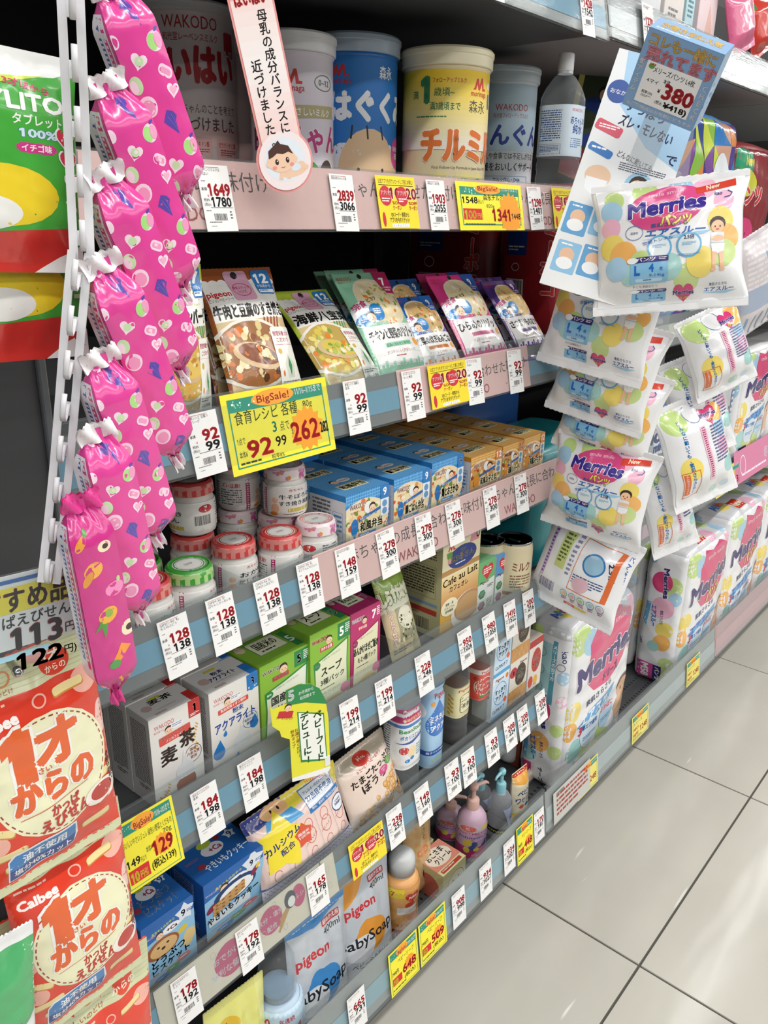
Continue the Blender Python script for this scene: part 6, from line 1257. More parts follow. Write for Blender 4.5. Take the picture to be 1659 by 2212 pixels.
pump('pink lotion bottle standing behind the front pink bottle', (940, 1800), (1003, 1770), .725, (975, 1715), PB_, 'd9b3a8', a_pink, None, JG, nozzle=-60)
def a_clr(w, h): A = Art(w, h); H = A.H; A.p([(40, H * .1), (100, 0), (100, H * .80), (60, H * .78)], 'b9c6e6').t("Johnson's", 78, H * .46, H * .09, '2a3f8a', .02, 'c', W=38, sh=.2).e(84, H * .2, 6, H * .05, 'd83a5a').p([(0, H * .72), (100, H * .84), (100, H * .98), (0, H * .9)], '161c1a').t('KIYOSHI', 30, H * .88, H * .08, 'c8d43a', .05, 'c', W=44, a=6); return A
CG = 'clear lotion bottles with aqua pumps'
CLB = clear('clear_bottle', (.93, .95, .97), .1, .24)
pump('clear lotion bottle with an aqua pump, front one', (1050, 1780), (1104, 1760), .655, (1077, 1660), CLB, '8fcbd6', a_clr, None, CG, nozzle=185, liquid=clear('oil', (.95, .96, .97), .05, .03), phi=-20)
pump('clear lotion bottle with an aqua pump in the second row', (1008, 1760), (1060, 1740), .720, (1038, 1672), CLB, '8fcbd6', a_clr, None, CG, nozzle=185, phi=-20)
# tube, sachets, red boxes
def a_vas(w, h): A = Art(w, h); H = A.H; A.r(0, 0, 100, H, 'efe6c8').r(0, 0, 100, H * .08, 'c8402a').p([(0, H * .08), (100, H * .08), (100, H * .2), (50, H * .26), (0, H * .2)], 'e8a84a').t('ベビー', 52, H * .46, H * .14, '2a4f9a', .05, 'c', W=80).t('ワセリン', 50, H * .60, H * .13, '2a4f9a', .05, 'c', W=86).e(30, H * .68, 12, H * .04, 'd8442a').e(60, H * .68, 12, H * .04, '2a7ac4').r(0, H * .80, 100, H * .2, 'e8d23a').e(50, H * .86, 18, H * .05, '5a3a1c').e(50, H * .855, 12, H * .03, 'f2e6c8'); return A
bagpx('ointment_tube', 'white and yellow ointment tube standing on the deck', 'tube', (1108, 1668), (1136, 1655), (1102, 1778), (1133, 1760), .650, .660, .03, 'efe6c8', a_vas, 71, None, z=zd, shape='pillow', top=.03, bot=.0, wr=.001)
def a_sach(w, h): A = Art(w, h); H = A.H; A.r(0, 0, 100, H, 'e0d6cc').e(50, H * .28, 26, H * .12, 'e9c9b0').e(50, H * .28, 20, H * .09, 'f0dcc8').pl([(30, H * .5), (50, H * .44), (70, H * .56)], 2, 'c8604a').fine(24, H * .66, 52, H * .2, 5, 'b0604a'); return A
for i, (pa, pb_, Yt) in enumerate((((1134, 1665), (1160, 1650), .690), ((1145, 1660), (1166, 1645), .712))):
    bagpx('sachet', 'clear edged sachet %s the ointment tube' % ('right beside' if i == 0 else 'one step behind, right of'), 'sachet', pa, pb_, (1136 + i * 8, 1762), (1166 + i * 4, 1745), Yt - .01, Yt, .010, 'e0d6cc', a_sach, 72 + i, 'sachets on the deck', z=zd, wr=.002)
box('product_box', 'red and orange box with white lettering behind the pump bottles', at(1062, 1650, .80)[0], at(1108, 1640, .80)[0], zd, zd + .20, .76, .05, 'b8402e', (lambda w, h: Art(w, h).r(0, 0, 100, 300, 'b8402e').r(0, 60, 60, 40, 'e0943a').t('売上', 50, 34, 34, 'f2e8e0', .05, 'c').t('No.1', 52, 66, 30, 'f2e8e0', .05, 'c', W=70))(.06, .16))
for i, (pa, pb_, h, Y) in enumerate((((1112, 1640), (1168, 1620), .135, .78), ((1120, 1660), (1172, 1640), .085, .73))):
    xx = at(*pa, Y)[0]; box('product_box', ('tall' if i == 0 else 'short') + ' brick red box at the back corner of the deck', xx, xx + .055, zd, zd + h, Y, .045, 'a8543e', Art(.055, h).l(50, 0, 50, 300, .8, '7a3a2c').fine(12, 20, 34, 30, 4, 'd89a84'), group='brick red boxes')
# ---------------------------------------------------------------- nappy packs on the shelves of the next bays
PAST = ['c3dc8a', 'a8cfe8', 'f0b8cf', 'f2dc72', 'f3b765', 'a9d6d2', 'c9dd92']
def balloons(A, spots):
    for i, (x, y, r) in enumerate(spots): A.e(x, y * A.H, r, r * 1.02, PAST[i % 7], n=20)
def merlogo(A, x, y, s, heart=False):
    if heart: A.heart(x, y, s * .62, 'd33a78').t('Merries', x, y + s * .12, s * .34, '33267c', .07, 'c', W=s * 1.25, st='f4eef4', sw=.06).t('パンツ', x, y + s * .40, s * .2, 'f0e24a', .06, 'c', W=s * .5, st='7a2a5a', sw=.05)
    else: A.e(x, y, s * 1.02, s * .56, 'd84a86', -8, 26).t('smile smile', x, y - s * .32, s * .16, 'f4c8da', .02, 'c', W=s * .9, a=-4).t('Merries', x, y + s * .16, s * .52, '3a2a8c', .08, 'c', W=s * 2.0, st='f6f0f6', sw=.06, sh=.12, a=-3).t('パンツ', x + s * .25, y + s * .46, s * .28, 'f0e65a', .07, 'c', W=s * .8, st='8a3a6a', sw=.06)
    return A
def kid(A, x, y, s):
    A.e(x, y - s * .95, s * .42, s * .36, '3a2622', n=14).e(x, y - s * .80, s * .34, s * .32, 'f0c6a0', n=14)
    for k in (-1, 1): A.e(x + k * s * .13, y - s * .80, s * .04, s * .05, '3a2622', n=6)
    A.e(x, y - s * .66, s * .09, s * .04, 'c8605a', n=8).r(x - s * .34, y - s * .52, s * .68, s * .62, 'e6e9ee', s * .1).e(x, y - s * .22, s * .36, s * .14, 'efc09a')
    for i in range(4): A.r(x - s * .34, y - s * .02 + i * s * .1, s * .68, s * .03, 'b4bcc6')
    A.p([(x - s * .36, y + s * .05), (x + s * .36, y + s * .05), (x + s * .30, y + s * .45), (x, y + s * .55), (x - s * .30, y + s * .45)], 'f4f5f6')
    for k in (-1, 1): A.p([(x + k * s * .05, y + s * .48), (x + k * s * .30, y + s * .42), (x + k * s * .28, y + s * 1.25), (x + k * s * .12, y + s * 1.25)], 'eec09c').e(x + k * s * .23, y + s * 1.27, s * .15, s * .07, 'eec09c', n=10)
    return A
def lbox(A, x, y, w, h, big, num, c='86bfe2', tc='1f6ac0', sub='9-14kg'):
    A.r(x, y, w, h, c, w * .06).r(x + w * .1, y - h * .02, w * .92, h * .24, '2f2a7c', w * .04).t('パンツ', x + w * .42, y + h * .16, h * .19, 'f4f2f4', .06, 'c', W=w * .5).fine(x + w * .76, y + h * .03, w * .22, h * .13, 2, 'f0e8f0').e(x + w * .06, y + h * .10, w * .15, h * .13, 'f2f4f6', n=14)
    A.t(big, x + w * .12, y + h * .68, h * .50, tc, .09).t(num, x + w * .50, y + h * .58, h * .42, tc, .07).t('枚', x + w * .78, y + h * .56, h * .15, tc, .03).t(sub, x + w * .50, y + h * .76, h * .15, tc, .02, W=w * .42).r(x + w * .14, y + h * .82, w * .72, h * .12, 'b8daef', w * .03).fine(x + w * .34, y + h * .85, w * .32, h * .06, 1, '22307a'); return A
def a_merL(w, h):
    A = Art(w, h); H = A.H; A.r(0, 0, 100, H, 'eff0f2')
    balloons(A, [(12, .10, 7), (9, .20, 8), (8, .34, 7), (9, .50, 9), (17, .58, 10), (22, .74, 7), (62, .80, 9), (30, .66, 9), (12, .68, 8), (88, .20, 7), (86, .36, 9), (90, .50, 9), (50, .70, 9), (88, .62, 9), (34, .06, 9), (58, .07, 9), (74, .08, 8), (72, .68, 10)])
    merlogo(A, 48, H * .21, 27).p([(68, H * .07), (94, H * .02), (95, H * .08), (69, H * .13)], 'd8402c').t('New', 80, H * .09, H * .055, 'f4ecd0', .05, 'c', a=-10).t('kao', 84, H * .155, H * .045, '3a4a8a', .03, 'c').pl([(90, H * .12), (93, H * .14), (92, H * .17), (88, H * .18)], .6, '3a4a8a')
    A.t('素肌さらさら', 50, H * .37, H * .035, '3a5a9a', .03, 'c', W=26).p([(30, H * .465), (80, H * .43), (74, H * .46), (50, H * .475)], '9fd0ec').t('エアスルー', 54, H * .44, H * .065, '2a66b8', .06, 'c', W=42, sh=.2).ring(25, H * .40, 6.5, 5, .5, '6a7ab0').t('肌研究', 25, H * .41, H * .022, '3a4a8a', .02, 'c')
    for x in (43, 64): A.e(x, H * .54, 9, 8.5, '6ab0dc').e(x, H * .54, 7.6, 7, 'e4eef2').fine(x - 5, H * .515, 10, H * .03, 3, '6ab0dc')
    A.t('2.5倍', 64, H * .49, H * .04, '2a2a5a', .05, 'c').t('空間トンネル', 42, H * .49, H * .03, '2a66b8', .03, 'c', W=22, a=-8).fine(34, H * .61, 16, H * .018, 2, '6a9ac0').fine(56, H * .61, 16, H * .018, 2, '6a9ac0')
    lbox(A, 22, H * .61, 27, H * .20, 'L', '4'); kid(A, 84, H * .54, 13.5)
    A.t('子ども用紙おむつ', 24, H * .845, H * .022, '3a3a5a', .01, W=18); lbox(A, 24, H * .865, 24, H * .10, 'L', '4'); merlogo(A, 60, H * .905, 11, True)
    A.t('素肌さらさら', 84, H * .87, H * .025, '3a5a9a', .02, 'c').t('エアスルー', 84, H * .915, H * .04, '2a66b8', .05, 'c', W=20, sh=.2).p([(72, H * .925), (96, H * .915), (88, H * .94)], '9fd0ec'); return A
def a_merback(w, h):
    A = Art(w, h); H = A.H; A.r(0, 0, 100, H, 'eeeff2').r(8, H * .08, 5, H * .7, 'c8b8dc').r(22, H * .06, 13, H * .48, 'cdd98a').fine(24, H * .08, 9, H * .40, 9, '5a6a3a').fine(9, H * .1, 3, H * .6, 14, '7a4a9a')
    A.r(10, H * .72, 24, H * .17, 'f4f4f6').bar(11, H * .73, 22, H * .13, '3a2a7a', 20).ring(66, H * .34, 13, 12, 2, '3a7ab8', 26).e(66, H * .34, 11, 10, '9cc4dc').t('2.5倍', 84, H * .36, H * .08, '2a2a5a', .06, 'c', W=20, a=70).outline(46, H * .10, 44, H * .62, .8, 'd8743a').r(86, H * .10, 6, H * .62, 'e0703a').fine(48, H * .52, 36, H * .12, 4, '4a5a8a').e(60, H * .62, 10, 8, 'e0b8c4')
    A.t('どんなに動いても!', 95, H * .10, H * .055, '2a5aa8', .04, 'l', W=60, a=80)
    for i in range(5): A.ring(44 + i * 11, H * .80, 4.6, 4.6, .7, '4aa0a8', 16).e(44 + i * 11, H * .80, 2.6, 2.4, ('f0c890', 'f0b0b8', 'b8d890', 'a8cce0', 'e0c0e0')[i]).fine(41 + i * 11, H * .85, 6, H * .05, 2, 'a04a8a')
    A.r(44, H * .92, 14, H * .035, 'd8442a').t('OPEN', 51, H * .948, H * .03, 'f4f0e0', .04, 'c').r(58, H * .92, 14, H * .035, 'f0c83a').fine(38, H * .1, 5, H * .5, 9, '8a8aa8'); return A
def a_merside(w, h):
    A = Art(w, h); H = A.H; A.r(0, 0, 100, H, 'ecedf0'); balloons(A, [(20, .12, 18), (86, .30, 14), (84, .50, 12), (24, .62, 16), (88, .14, 15), (90, .72, 12)])
    A.vt('どんなに動いても、素肌さらさら!', 24, H * .12, H * .048, '1f6ab0', .05).ring(50, H * .10, 13, 13, 1, '7a8ab0', 20); merlogo(A, 72, H * .16, 22, True); A.r(50, H * .24, 9, H * .56, 'f0c2d2').fine(52, H * .25, 5, H * .53, 24, 'a02a6a').fine(66, H * .26, 26, H * .40, 12, '6a6a92')
    A.r(10, H * .66, 8, H * .22, 'e0703a').vt('ふんわりフィット', 14, H * .66, H * .026, 'ffffff', .03).outline(8, H * .64, 26, H * .27, 1, 'd8743a').e(60, H * .93, 8, 6, 'b8dcd0').e(80, H * .92, 7, 5, 'c8e0f0'); return A
def a_bigM(kind):
    def f(w, h):
        A = Art(w, h); H = A.H; A.r(0, 0, 100, H, 'edeef1')
        balloons(A, [(10, .06, 14), (24, .12, 10), (92, .05, 9), (8, .50, 9), (6, .62, 8), (14, .76, 10), (30, .80, 9), (62, .84, 8), (80, .88, 9), (94, .30, 8), (46, .88, 8), (70, .93, 8), (94, .58, 7), (24, .92, 7), (54, .78, 7)])
        A.p([(22, H * .36), (24, H * .14), (36, H * .03), (52, H * .06), (70, H * .02), (88, H * .08), (90, H * .24), (80, H * .36), (56, H * .45), (34, H * .44)], 'd84a7a').t('smile smile', 60, H * .11, H * .045, 'f4c8d4', .02, 'c', W=40)
        A.t('Merries', 52, H * .33, H * .17, '33246c', .09, 'c', W=86, st='f4f0f4', sw=.05, sh=.15, a=-8).t('メリーズ' if kind == 'tape' else 'パンツ', 58, H * .41, H * .06 if kind == 'tape' else H * .09, '33246c' if kind == 'tape' else 'f0e65a', .05, 'c', W=22 if kind == 'tape' else 30, st=None if kind == 'tape' else '8a3a6a', a=-8)
        A.t('素肌さらさら', 44, H * .50, H * .045, '2a3a6a', .04, 'c', W=38, a=-8).p([(14, H * .62), (30, H * .56), (70, H * .50), (60, H * .58), (30, H * .64)], '5aa4dc').t('エアスルー', 44, H * .60, H * .07, 'f0f6fa' if kind == 'tape' else '2a66b8', .06, 'c', W=52, sh=.2, a=-8)
        A.e(34, H * .70, 14, 13, 'd8e8f4').e(60, H * .68, 11, 12, 'b8d8ee').t('3', 20, H * .68, H * .08, 'd83a5a', .07, 'c').t('層エア通気', 33, H * .66, H * .035, '2a66b8', .05, 'c', W=22).t('ふわぽこ', 60, H * .64, H * .04, 'd83a5a', .06, 'c', W=20, st='f4f4f6').fine(24, H * .71, 20, H * .03, 2, '5a9ad0').fine(52, H * .69, 16, H * .03, 2, '5a9ad0')
        A.e(88, H * .56, 12, H * .06, '6a4a3a').e(88, H * .59, 11, H * .065, 'e8bd9c').e(92, H * .73, 15, H * .10, 'e8bd9c').e(80, H * .68, 6, H * .05, 'e8bd9c', 30).e(84, H * .59, 1, 1.6, '2a2020').e(92, H * .80, 14, H * .03, 'f2f2f4')
        if kind == 'tape': A.r(8, H * .86, 26, H * .10, 'd8407a', 1, -5).t('M64', 21, H * .945, H * .08, 'f4eef2', .06, 'c', W=20, a=-5).t('テープ', 22, H * .865, H * .035, '2a2a4a', .04, 'c', W=16)
        elif kind == 'M': A.r(8, H * .86, 34, H * .11, 'd8407a', 1, -3).t('M58', 25, H * .95, H * .085, 'f4eef2', .06, 'c', W=26, a=-3).r(14, H * .835, 22, H * .035, '2a2a4a')
        else: lbox(A, 8, H * .80, 34, H * .16, 'L', '44')
        return A
    return f
def a_bigSide(kind):
    def f(d, h):
        A = Art(d, h); H = A.H; A.r(0, 0, 100, H, 'e9eaed')
        if kind == 'tape':
            A.r(0, 0, 100, H * .06, 'c8cace').r(8, H * .10, 58, H * .34, 'a9d4d8').r(60, H * .08, 10, H * .37, '5aa0b4').vt('メリーズの当て方', 65, H * .10, H * .026, 'ffffff', .03)
            for i in range(3): A.ring(32, H * (.16 + i * .10), 16, 12, 1, '6a7a84', 14).ring(30, H * (.16 + i * .10), 7, 9, 1, 'c08a7a', 12)
            A.fine(6, H * .09, 3, H * .34, 12, '4a6a7a').t('kao', 80, H * .16, H * .05, '2a3a7a', .03, 'c', a=80).ring(80, H * .22, 9, 8, 1.2, '2a3a7a', 18)
        balloons(A, [(20, .06, 16), (88, .28, 14), (90, .42, 13), (16, .52, 20), (50, .70, 22), (30, .80, 16), (84, .74, 15), (84, .60, 14), (12, .92, 16)] if kind == 'tape' else [(70, .24, 24), (80, .32, 16), (56, .40, 26), (66, .56, 20), (64, .66, 20), (46, .70, 14), (80, .82, 18), (66, .92, 18), (16, .06, 14)])
        yy = .50 if kind == 'tape' else .22
        A.e(46, H * yy, 24, H * .075, 'd83a78').t('Merries', 46, H * (yy - .10), 17, '33246c', .09, 'l', W=H * .21, a=84, st='f4f0f4').t('エアスルー', 30, H * (yy + .18), 15, '2a66b8', .05, 'l', W=H * .15, a=84).p([(16, H * (yy + .16)), (28, H * (yy + .16)), (24, H * (yy + .34)), (14, H * (yy + .30))], '6ab0dc').t('素肌さらさら', 52, H * (yy + .20), 8, '2a3a6a', .03, 'l', W=H * .10, a=84)
        if kind == 'tape': A.r(16, H * .86, 20, H * .12, 'd8407a').r(44, H * .86, 20, H * .12, 'f2f2f4').t('テープ', 52, H * .87, 12, '22242a', .06, 'l', W=H * .09, a=84)
        else: A.r(10, H * .84, 42, H * .14, 'd04a94').t('M58', 22, H * .855, 26, 'f4eef2', .07, 'l', W=H * .10, a=86).r(52, H * .84, 20, H * .15, '2f2a6c').t('パンツ', 57, H * .855, 13, 'f4eef2', .06, 'l', W=H * .10, a=86).t('kao', 12, H * .66, 12, '2a3a7a', .03, 'l', a=80)
        return A
    return f
def a_merTop(w, d): A = Art(w, d); H = A.H; A.r(0, 0, 100, H, 'dcdde0'); balloons(A, [(80, .3, 10), (88, .7, 9), (60, .8, 9), (20, .5, 8)]); A.r(30, H * .5, 20, H * .34, 'd8402c').t('New', 40, H * .76, H * .26, 'f4ecd0', .05, 'c'); [A.t('A', 8 + i * 5, H * .5, H * .3, ('5a6ac0', '5a9ac0', 'c05a7a', 'd88a5a')[i], .06) for i in range(4)]; return A
PG = 'large nappy packs on the deck'
zk = .1155
nappy_pack('large white nappy pack marked M64 at the corner of the deck', 1.306, .620, zk, .278, .105, .383, F=a_bigM('tape'), L=a_bigSide('tape'), Tp=a_merTop, seed=81, r=.022, B=.012, group=PG, wr=.005)
nappy_pack('large white nappy pack standing behind the one marked M64', 1.312, .740, zk, .283, .105, .383, F=a_bigM('tape'), L=a_bigSide('tape'), Tp=a_merTop, seed=82, r=.022, B=.010, group=PG, wr=.005)
nappy_pack('large nappy pack with balloons, marked M58, first right of the empty deck', 1.862, .606, zk, .285, .110, .370, F=a_bigM('M'), L=a_bigSide('M'), Tp=a_merTop, seed=83, r=.022, B=.012, group=PG, wr=.005)
nappy_pack('large nappy pack with a blue size box, right of the one marked M58', 2.160, .606, zk, .285, .12, .385, F=a_bigM('L'), L=a_bigSide('M'), Tp=a_merTop, seed=84, r=.022, B=.012, group=PG, wr=.005)
nappy_pack('farthest large nappy pack at the right picture edge on the deck', 2.460, .606, zk, .285, .12, .385, F=a_bigM('L'), L=a_bigSide('M'), Tp=a_merTop, seed=85, r=.022, B=.012, group=PG, wr=.005)
nappy_pack('large nappy pack standing behind the balloon pack marked M58', 1.880, .730, zk, .285, .12, .38, F=a_bigM('M'), L=a_bigSide('M'), Tp=a_merTop, seed=86, r=.022, B=.010, group=PG, wr=.005)
# middle shelf packs
def a_moony(w, h):
    A = Art(w, h); H = A.H; A.r(0, 0, 100, H, 'bfc6cc').r(0, 0, 100, H * .20, '3a86c8').e(30, H * .05, 22, H * .08, 'e0b896').t('ムーニーマン', 40, H * .29, H * .05, '22307a', .05, 'c', W=40).t('moony', 42, H * .43, H * .16, '1f2f6c', .10, 'c', W=76, st='f4f4f6', sw=.05).t('man', 34, H * .50, H * .09, '1f2f6c', .08, 'c').t('フィット', 40, H * .58, H * .08, '2a2c3a', .04, 'c', W=44).r(28, H * .66, 42, H * .24, 'e0a4b4', 3, 6).e(50, H * .76, 14, H * .12, 'e6c4a2').p([(100, H * .3), (100, H), (30, H), (60, H * .92), (84, H * .62)], '2a8ab8').r(84, H * .22, 16, H * .44, '2a5aa0').fine(86, H * .24, 12, H * .38, 8, 'e0e8f0'); return A
def a_mid(w, h):
    A = a_bigM('M')(w, h); return A
MG = 'nappy packs on the middle shelf of the next bays'
zm = .617 + .0345
nappy_pack('grey and blue nappy pack with dark blue rounded lettering', 1.800, .625, zm, .245, .14, .285, 'c5c9cd', F=a_moony, L=lambda d, h: Art(d, h).r(0, 0, 100, 400, 'c0c6ca').fine(20, 30, 40, 60, 8, '6a8ab0'), seed=91, group=MG, wr=.005)
nappy_pack('blue nappy pack left of the grey one, mostly hidden by hanging packs', 1.540, .640, zm, .245, .14, .29, '3a8ac4', F=a_moony, seed=92, group=MG, wr=.005)
nappy_pack('white nappy pack with a pink heart on the middle shelf of the farther bay', 2.10, .625, zm, .25, .14, .30, F=a_mid, L=a_bigSide('M'), seed=93, group=MG, wr=.005)
nappy_pack('white nappy pack farthest right on the middle shelf of the farther bay', 2.37, .625, zm, .25, .14, .30, F=a_mid, L=a_bigSide('M'), seed=94, group=MG, wr=.005)
# pattern pack on the upper middle shelf, and its red neighbour
def a_poly(w, h):
    A = Art(w, h); H = A.H; C = ['2a7ac0', '3fa4c4', 'd98a4a', '8aba4a', '4a3a8c', '2a4a9a', 'c8d84a', '6ab0a0', 'd0a08a', '7a4a9c', '3a9a7a', '1f3f8a']; r = random.Random(9); nx, ny = 5, 6
    P = {(i, j): (i * 100 / nx + (r.uniform(-7, 7) if 0 < i < nx else 0), j * H / ny + (r.uniform(-7, 7) if 0 < j < ny else 0)) for i in range(nx + 1) for j in range(ny + 1)}
    for i in range(nx):
        for j in range(ny):
            a, b, c, d = P[i, j], P[i + 1, j], P[i + 1, j + 1], P[i, j + 1]
            for tri in (((a, b, c), (a, c, d)) if r.random() < .5 else ((a, b, d), (b, c, d))): A.p(list(tri), r.choice(C))
    A.e(70, H * .40, 17, H * .24, 'e6ebf0').e(74, H * .74, 20, H * .16, '2a66b4').e(72, H * .92, 22, H * .06, 'e6ebf0'); return A
nappy_pack('nappy pack covered in bright blue, green and orange triangles', 1.50, .625, 1.0625, .30, .13, .372, '3a78b4', F=a_poly, L=a_poly, seed=95, wr=.006, r=.02)
def a_redg(w, h): A = Art(w, h); H = A.H; A.r(0, 0, 100, H, '8c1f28').e(10, H * .1, 30, H * .09, '2f9a72').e(20, H * .22, 26, H * .08, 'c8c83a').t('New', 30, H * .12, H * .08, 'e8e04a', .06, 'c').t('パンツ', 30, H * .34, H * .13, 'c8323a', .08, 'c', W=60, st='f0e8e4').e(24, H * .52, 30, H * .1, 'd8407a').t('やわらか', 40, H * .60, H * .08, 'f4e8ee', .05, 'c', W=50).e(24, H * .8, 22, H * .1, 'e8c83a'); return A
nappy_pack('dark red and green nappy pack at the right picture edge', 1.82, .625, 1.0625, .24, .13, .34, '8c1f28', F=a_redg, L=a_redg, seed=96, wr=.006, r=.02)
# small things on the bright top shelf of the next bay
zt_ = 1.49 + .0345 + .0006
TG = 'small boxes on the brightly lit top shelf'
for i, (x0, w, h, c, ar, lb) in enumerate((
    (1.335, .07, .16, 'e2e4e8', lambda w, h: Art(w, h).t('クリーム', 50, 40, 20, '3a4a7a', .03, 'c').e(50, 120, 26, 34, '3a9ad0').fine(20, 60, 60, 30, 4, '5a6a9a'), 'white box with a blue drop on the bright top shelf'),
    (1.42, .075, .17, 'e4ddd8', lambda w, h: Art(w, h).e(50, 110, 30, 34, 'f0d8c4').e(50, 70, 28, 24, 'e8b8bc').fine(20, 160, 50, 20, 2, '7a7a7a'), 'white box with a pink bonnet drawing on the bright top shelf'),
    (1.505, .035, .15, 'b8d8e0', lambda w, h: Art(w, h).e(50, 90, 40, 60, '7ac0d0').fine(20, 200, 60, 100, 5, '3a7a8a'), 'thin aqua tube box on the bright top shelf'),
    (1.56, .08, .13, 'ecd6da', lambda w, h: Art(w, h).r(0, 0, 100, 20, 'd86a8a').e(24, 40, 18, 18, 'c83a6a').t('ベビー', 60, 50, 22, 'c85a7a', .03, 'c').p([(30, 160), (60, 60), (100, 160)], 'e8bcae'), 'white and pink box on the bright top shelf'))):
    box('product_box', lb, x0, x0 + w, zt_, zt_ + h, .64, .04, c, ar(w, h), group=TG)
bagpx('snack_bag', 'pink bag hung upside down on the bright top shelf', 'bag', (1560, -40), (1622, -40), (1578, 120), (1630, 108), .615, .630, .03, 'd86a92', lambda w, h: Art(w, h).r(0, 0, 100, 400, 'd86a92').t('2', 50, 110, 40, '2a3a8a', .08, 'c', a=180).t('お徳用', 50, 150, 30, '2a3a8a', .06, 'c', a=180, W=70, st='f0e8ee').e(40, 205, 20, 16, 'c8d84a'), 97, None)
bagpx('snack_bag', 'red bag in clear film at the upper right corner', 'bag', (1600, -20), (1680, -30), (1625, 118), (1690, 100), .64, .66, .05, 'c23a30', lambda w, h: Art(w, h).r(0, 0, 100, 400, 'c8392e').blobs(0, 0, 100, 200, 14, ['e05a3a', '3a8a4a', 'a82a24'], 6, 14), 98, None, wr=.008)
# ---------------------------------------------------------------- clip strip with hanging nappy packs at the bay joint
def pd(px, py, d): r = ray_(px, py); return EYE + r / np.linalg.norm(r) * d
def hungpack(label, top, bot, dt, db, w, T, yaw, art, seed, group='nappy packs hung on the clip strip', roll=0, zig=1, pin=.08, col='eff0f2', side=None, L=None, **kw):
    t = thing('hanging_nappy_pack', label, 'nappy pack', group=group); Ln = hang(t, pd(*top, dt), pd(*bot, db), yaw)
    F = bag(t, w, Ln, T, col, top=.05, bot=.07, seed=seed, wr=kw.get('wr', .006), kind='soft', pin=pin, nu=40, nv=52, back=.8, name='pack_body', rim='f2f3f5')
    A = art(w * .94, Ln * .90); emit('print', t, [(A, lambda u, v: F(u + w * .03, v + Ln * .055))], 'film', edge=.006, off=.0012, step=.00015)
    return t
strip = thing('clip_strip', 'clear plastic strip holding the hanging white nappy packs', 'hanging strip'); Ls = hang(strip, pd(1478, 215, 1.235), pd(1345, 1330, 1.63), 60)
part('strip', boxm(-.017, .017, 0, .0012, 0, Ls), clear('clip_clear', (.9, .92, .93), .05, .22), strip)
for i in range(12): part('hook', boxm(-.006, .006, -.016, 0, Ls * (.04 + i * .078), Ls * (.04 + i * .078) + .004, .001), clear('clip_clear'), strip)
HP = [
 ('right hand nappy pack turned edge-on, topmost of four on the right of the strip', (1520, 672), (1572, 842), 1.27, 1.30, .10, .05, 36, a_merside, 105),
 ('right hand nappy pack turned edge-on, second from the top on the right of the strip', (1478, 770), (1530, 985), 1.31, 1.35, .10, .05, 34, a_merside, 106),
 ('right hand nappy pack turned edge-on, third from the top on the right of the strip', (1475, 862), (1527, 1082), 1.29, 1.34, .115, .05, 30, a_merside, 107),
 ('right hand nappy pack turned edge-on, lowest on the right of the strip', (1415, 985), (1462, 1190), 1.34, 1.40, .085, .05, 34, a_merside, 108),
 ('hanging nappy pack turned back to front with a barcode, lowest on the strip', (1296, 1140), (1222, 1322), 1.36, 1.40, .165, .06, 88, a_merback, 104),
 ('hanging nappy pack fifth from the top, its printed child fully showing', (1318, 955), (1270, 1158), 1.27, 1.32, .165, .06, 84, a_merL, 103),
 ('hanging nappy pack fourth from the top, only its lower strip showing', (1350, 790), (1287, 992), 1.26, 1.29, .155, .055, 86, a_merL, 102),
 ('hanging nappy pack third from the top, under the second', (1345, 690), (1275, 912), 1.23, 1.25, .155, .055, 86, a_merL, 101),
 ('hanging nappy pack second from the top, half hidden by the frontmost', (1352, 525), (1266, 808), 1.20, 1.20, .160, .06, 86, a_merL, 100),
 ('frontmost and topmost hanging nappy pack, facing forward with its whole print', (1444, 386), (1444, 672), 1.13, 1.11, .184, .06, 66, a_merL, 99)]
for a_ in HP: hungpack(*a_)
# the printed header sign
def sign380(w, h):
    A = Art(w, h); H = A.H; A.r(0, 0, 100, H, '7fa5cf').t('コレも一緒に', 50, H * .17, H * .16, 'f2cf7a', .05, 'c', W=88, st='6a3a3a', sw=.05).t('売れてます', 54, H * .35, H * .19, 'e59aa6', .06, 'c', W=92, st='a83a52', sw=.05)
    A.vt('旬アイテム', 6, H * .36, H * .085, 'f2f4f8', .04, st='3a5a8a', sw=.03).vt('CHECK', 94, H * .40, H * .095, 'f2f4f8', .04, st='3a5a8a', sw=.03).r(13, H * .36, 74, H * .53, 'e9eaec')
    A.t('メリーズパンツ L4枚', 52, H * .475, H * .085, '2a2a2a', .02, 'c', W=56).t('本体', 46, H * .56, H * .06, '2a2a2a', .03, 'c', W=9).t('4マイ', 28, H * .61, H * .06, '2a2a2a', .02, 'c', W=16).t('¥', 40, H * .70, H * .07, '2a2a2a', .04, 'c').t('380', 66, H * .74, H * .26, 'c8323a', .07, 'c', W=40).t('税率10%', 26, H * .76, H * .045, '2a2a2a', .03, 'c', W=15).fine(19, H * .78, 14, H * .03, 2, '5a5a5a').t('(税込', 45, H * .83, H * .05, '2a2a2a', .03, 'c', W=10).t('¥418)', 68, H * .85, H * .10, '1e1e1e', .06, 'c', W=32).e(20, H * .42, 4, 3, '5a9a3a').t('お買得', 21, H * .405, H * .03, 'c8323a', .03, 'c')
    A.t('★ご不明点はお気軽にどうぞ★', 50, H * .965, H * .055, 'eef0f6', .03, 'c', W=92); return A
t = thing('header_sign', 'blue boxy sign with the red price 380 above the hanging nappy packs', 'sign'); Ln = hang(t, pd(1484, 88, 1.07), pd(1418, 254, 1.10), 74)
w, dp = .088, .036; part('card_box', boxm(-w / 2, w / 2, 0, dp, 0, Ln, .0008), mat('7fa5cf', 'card'), t)
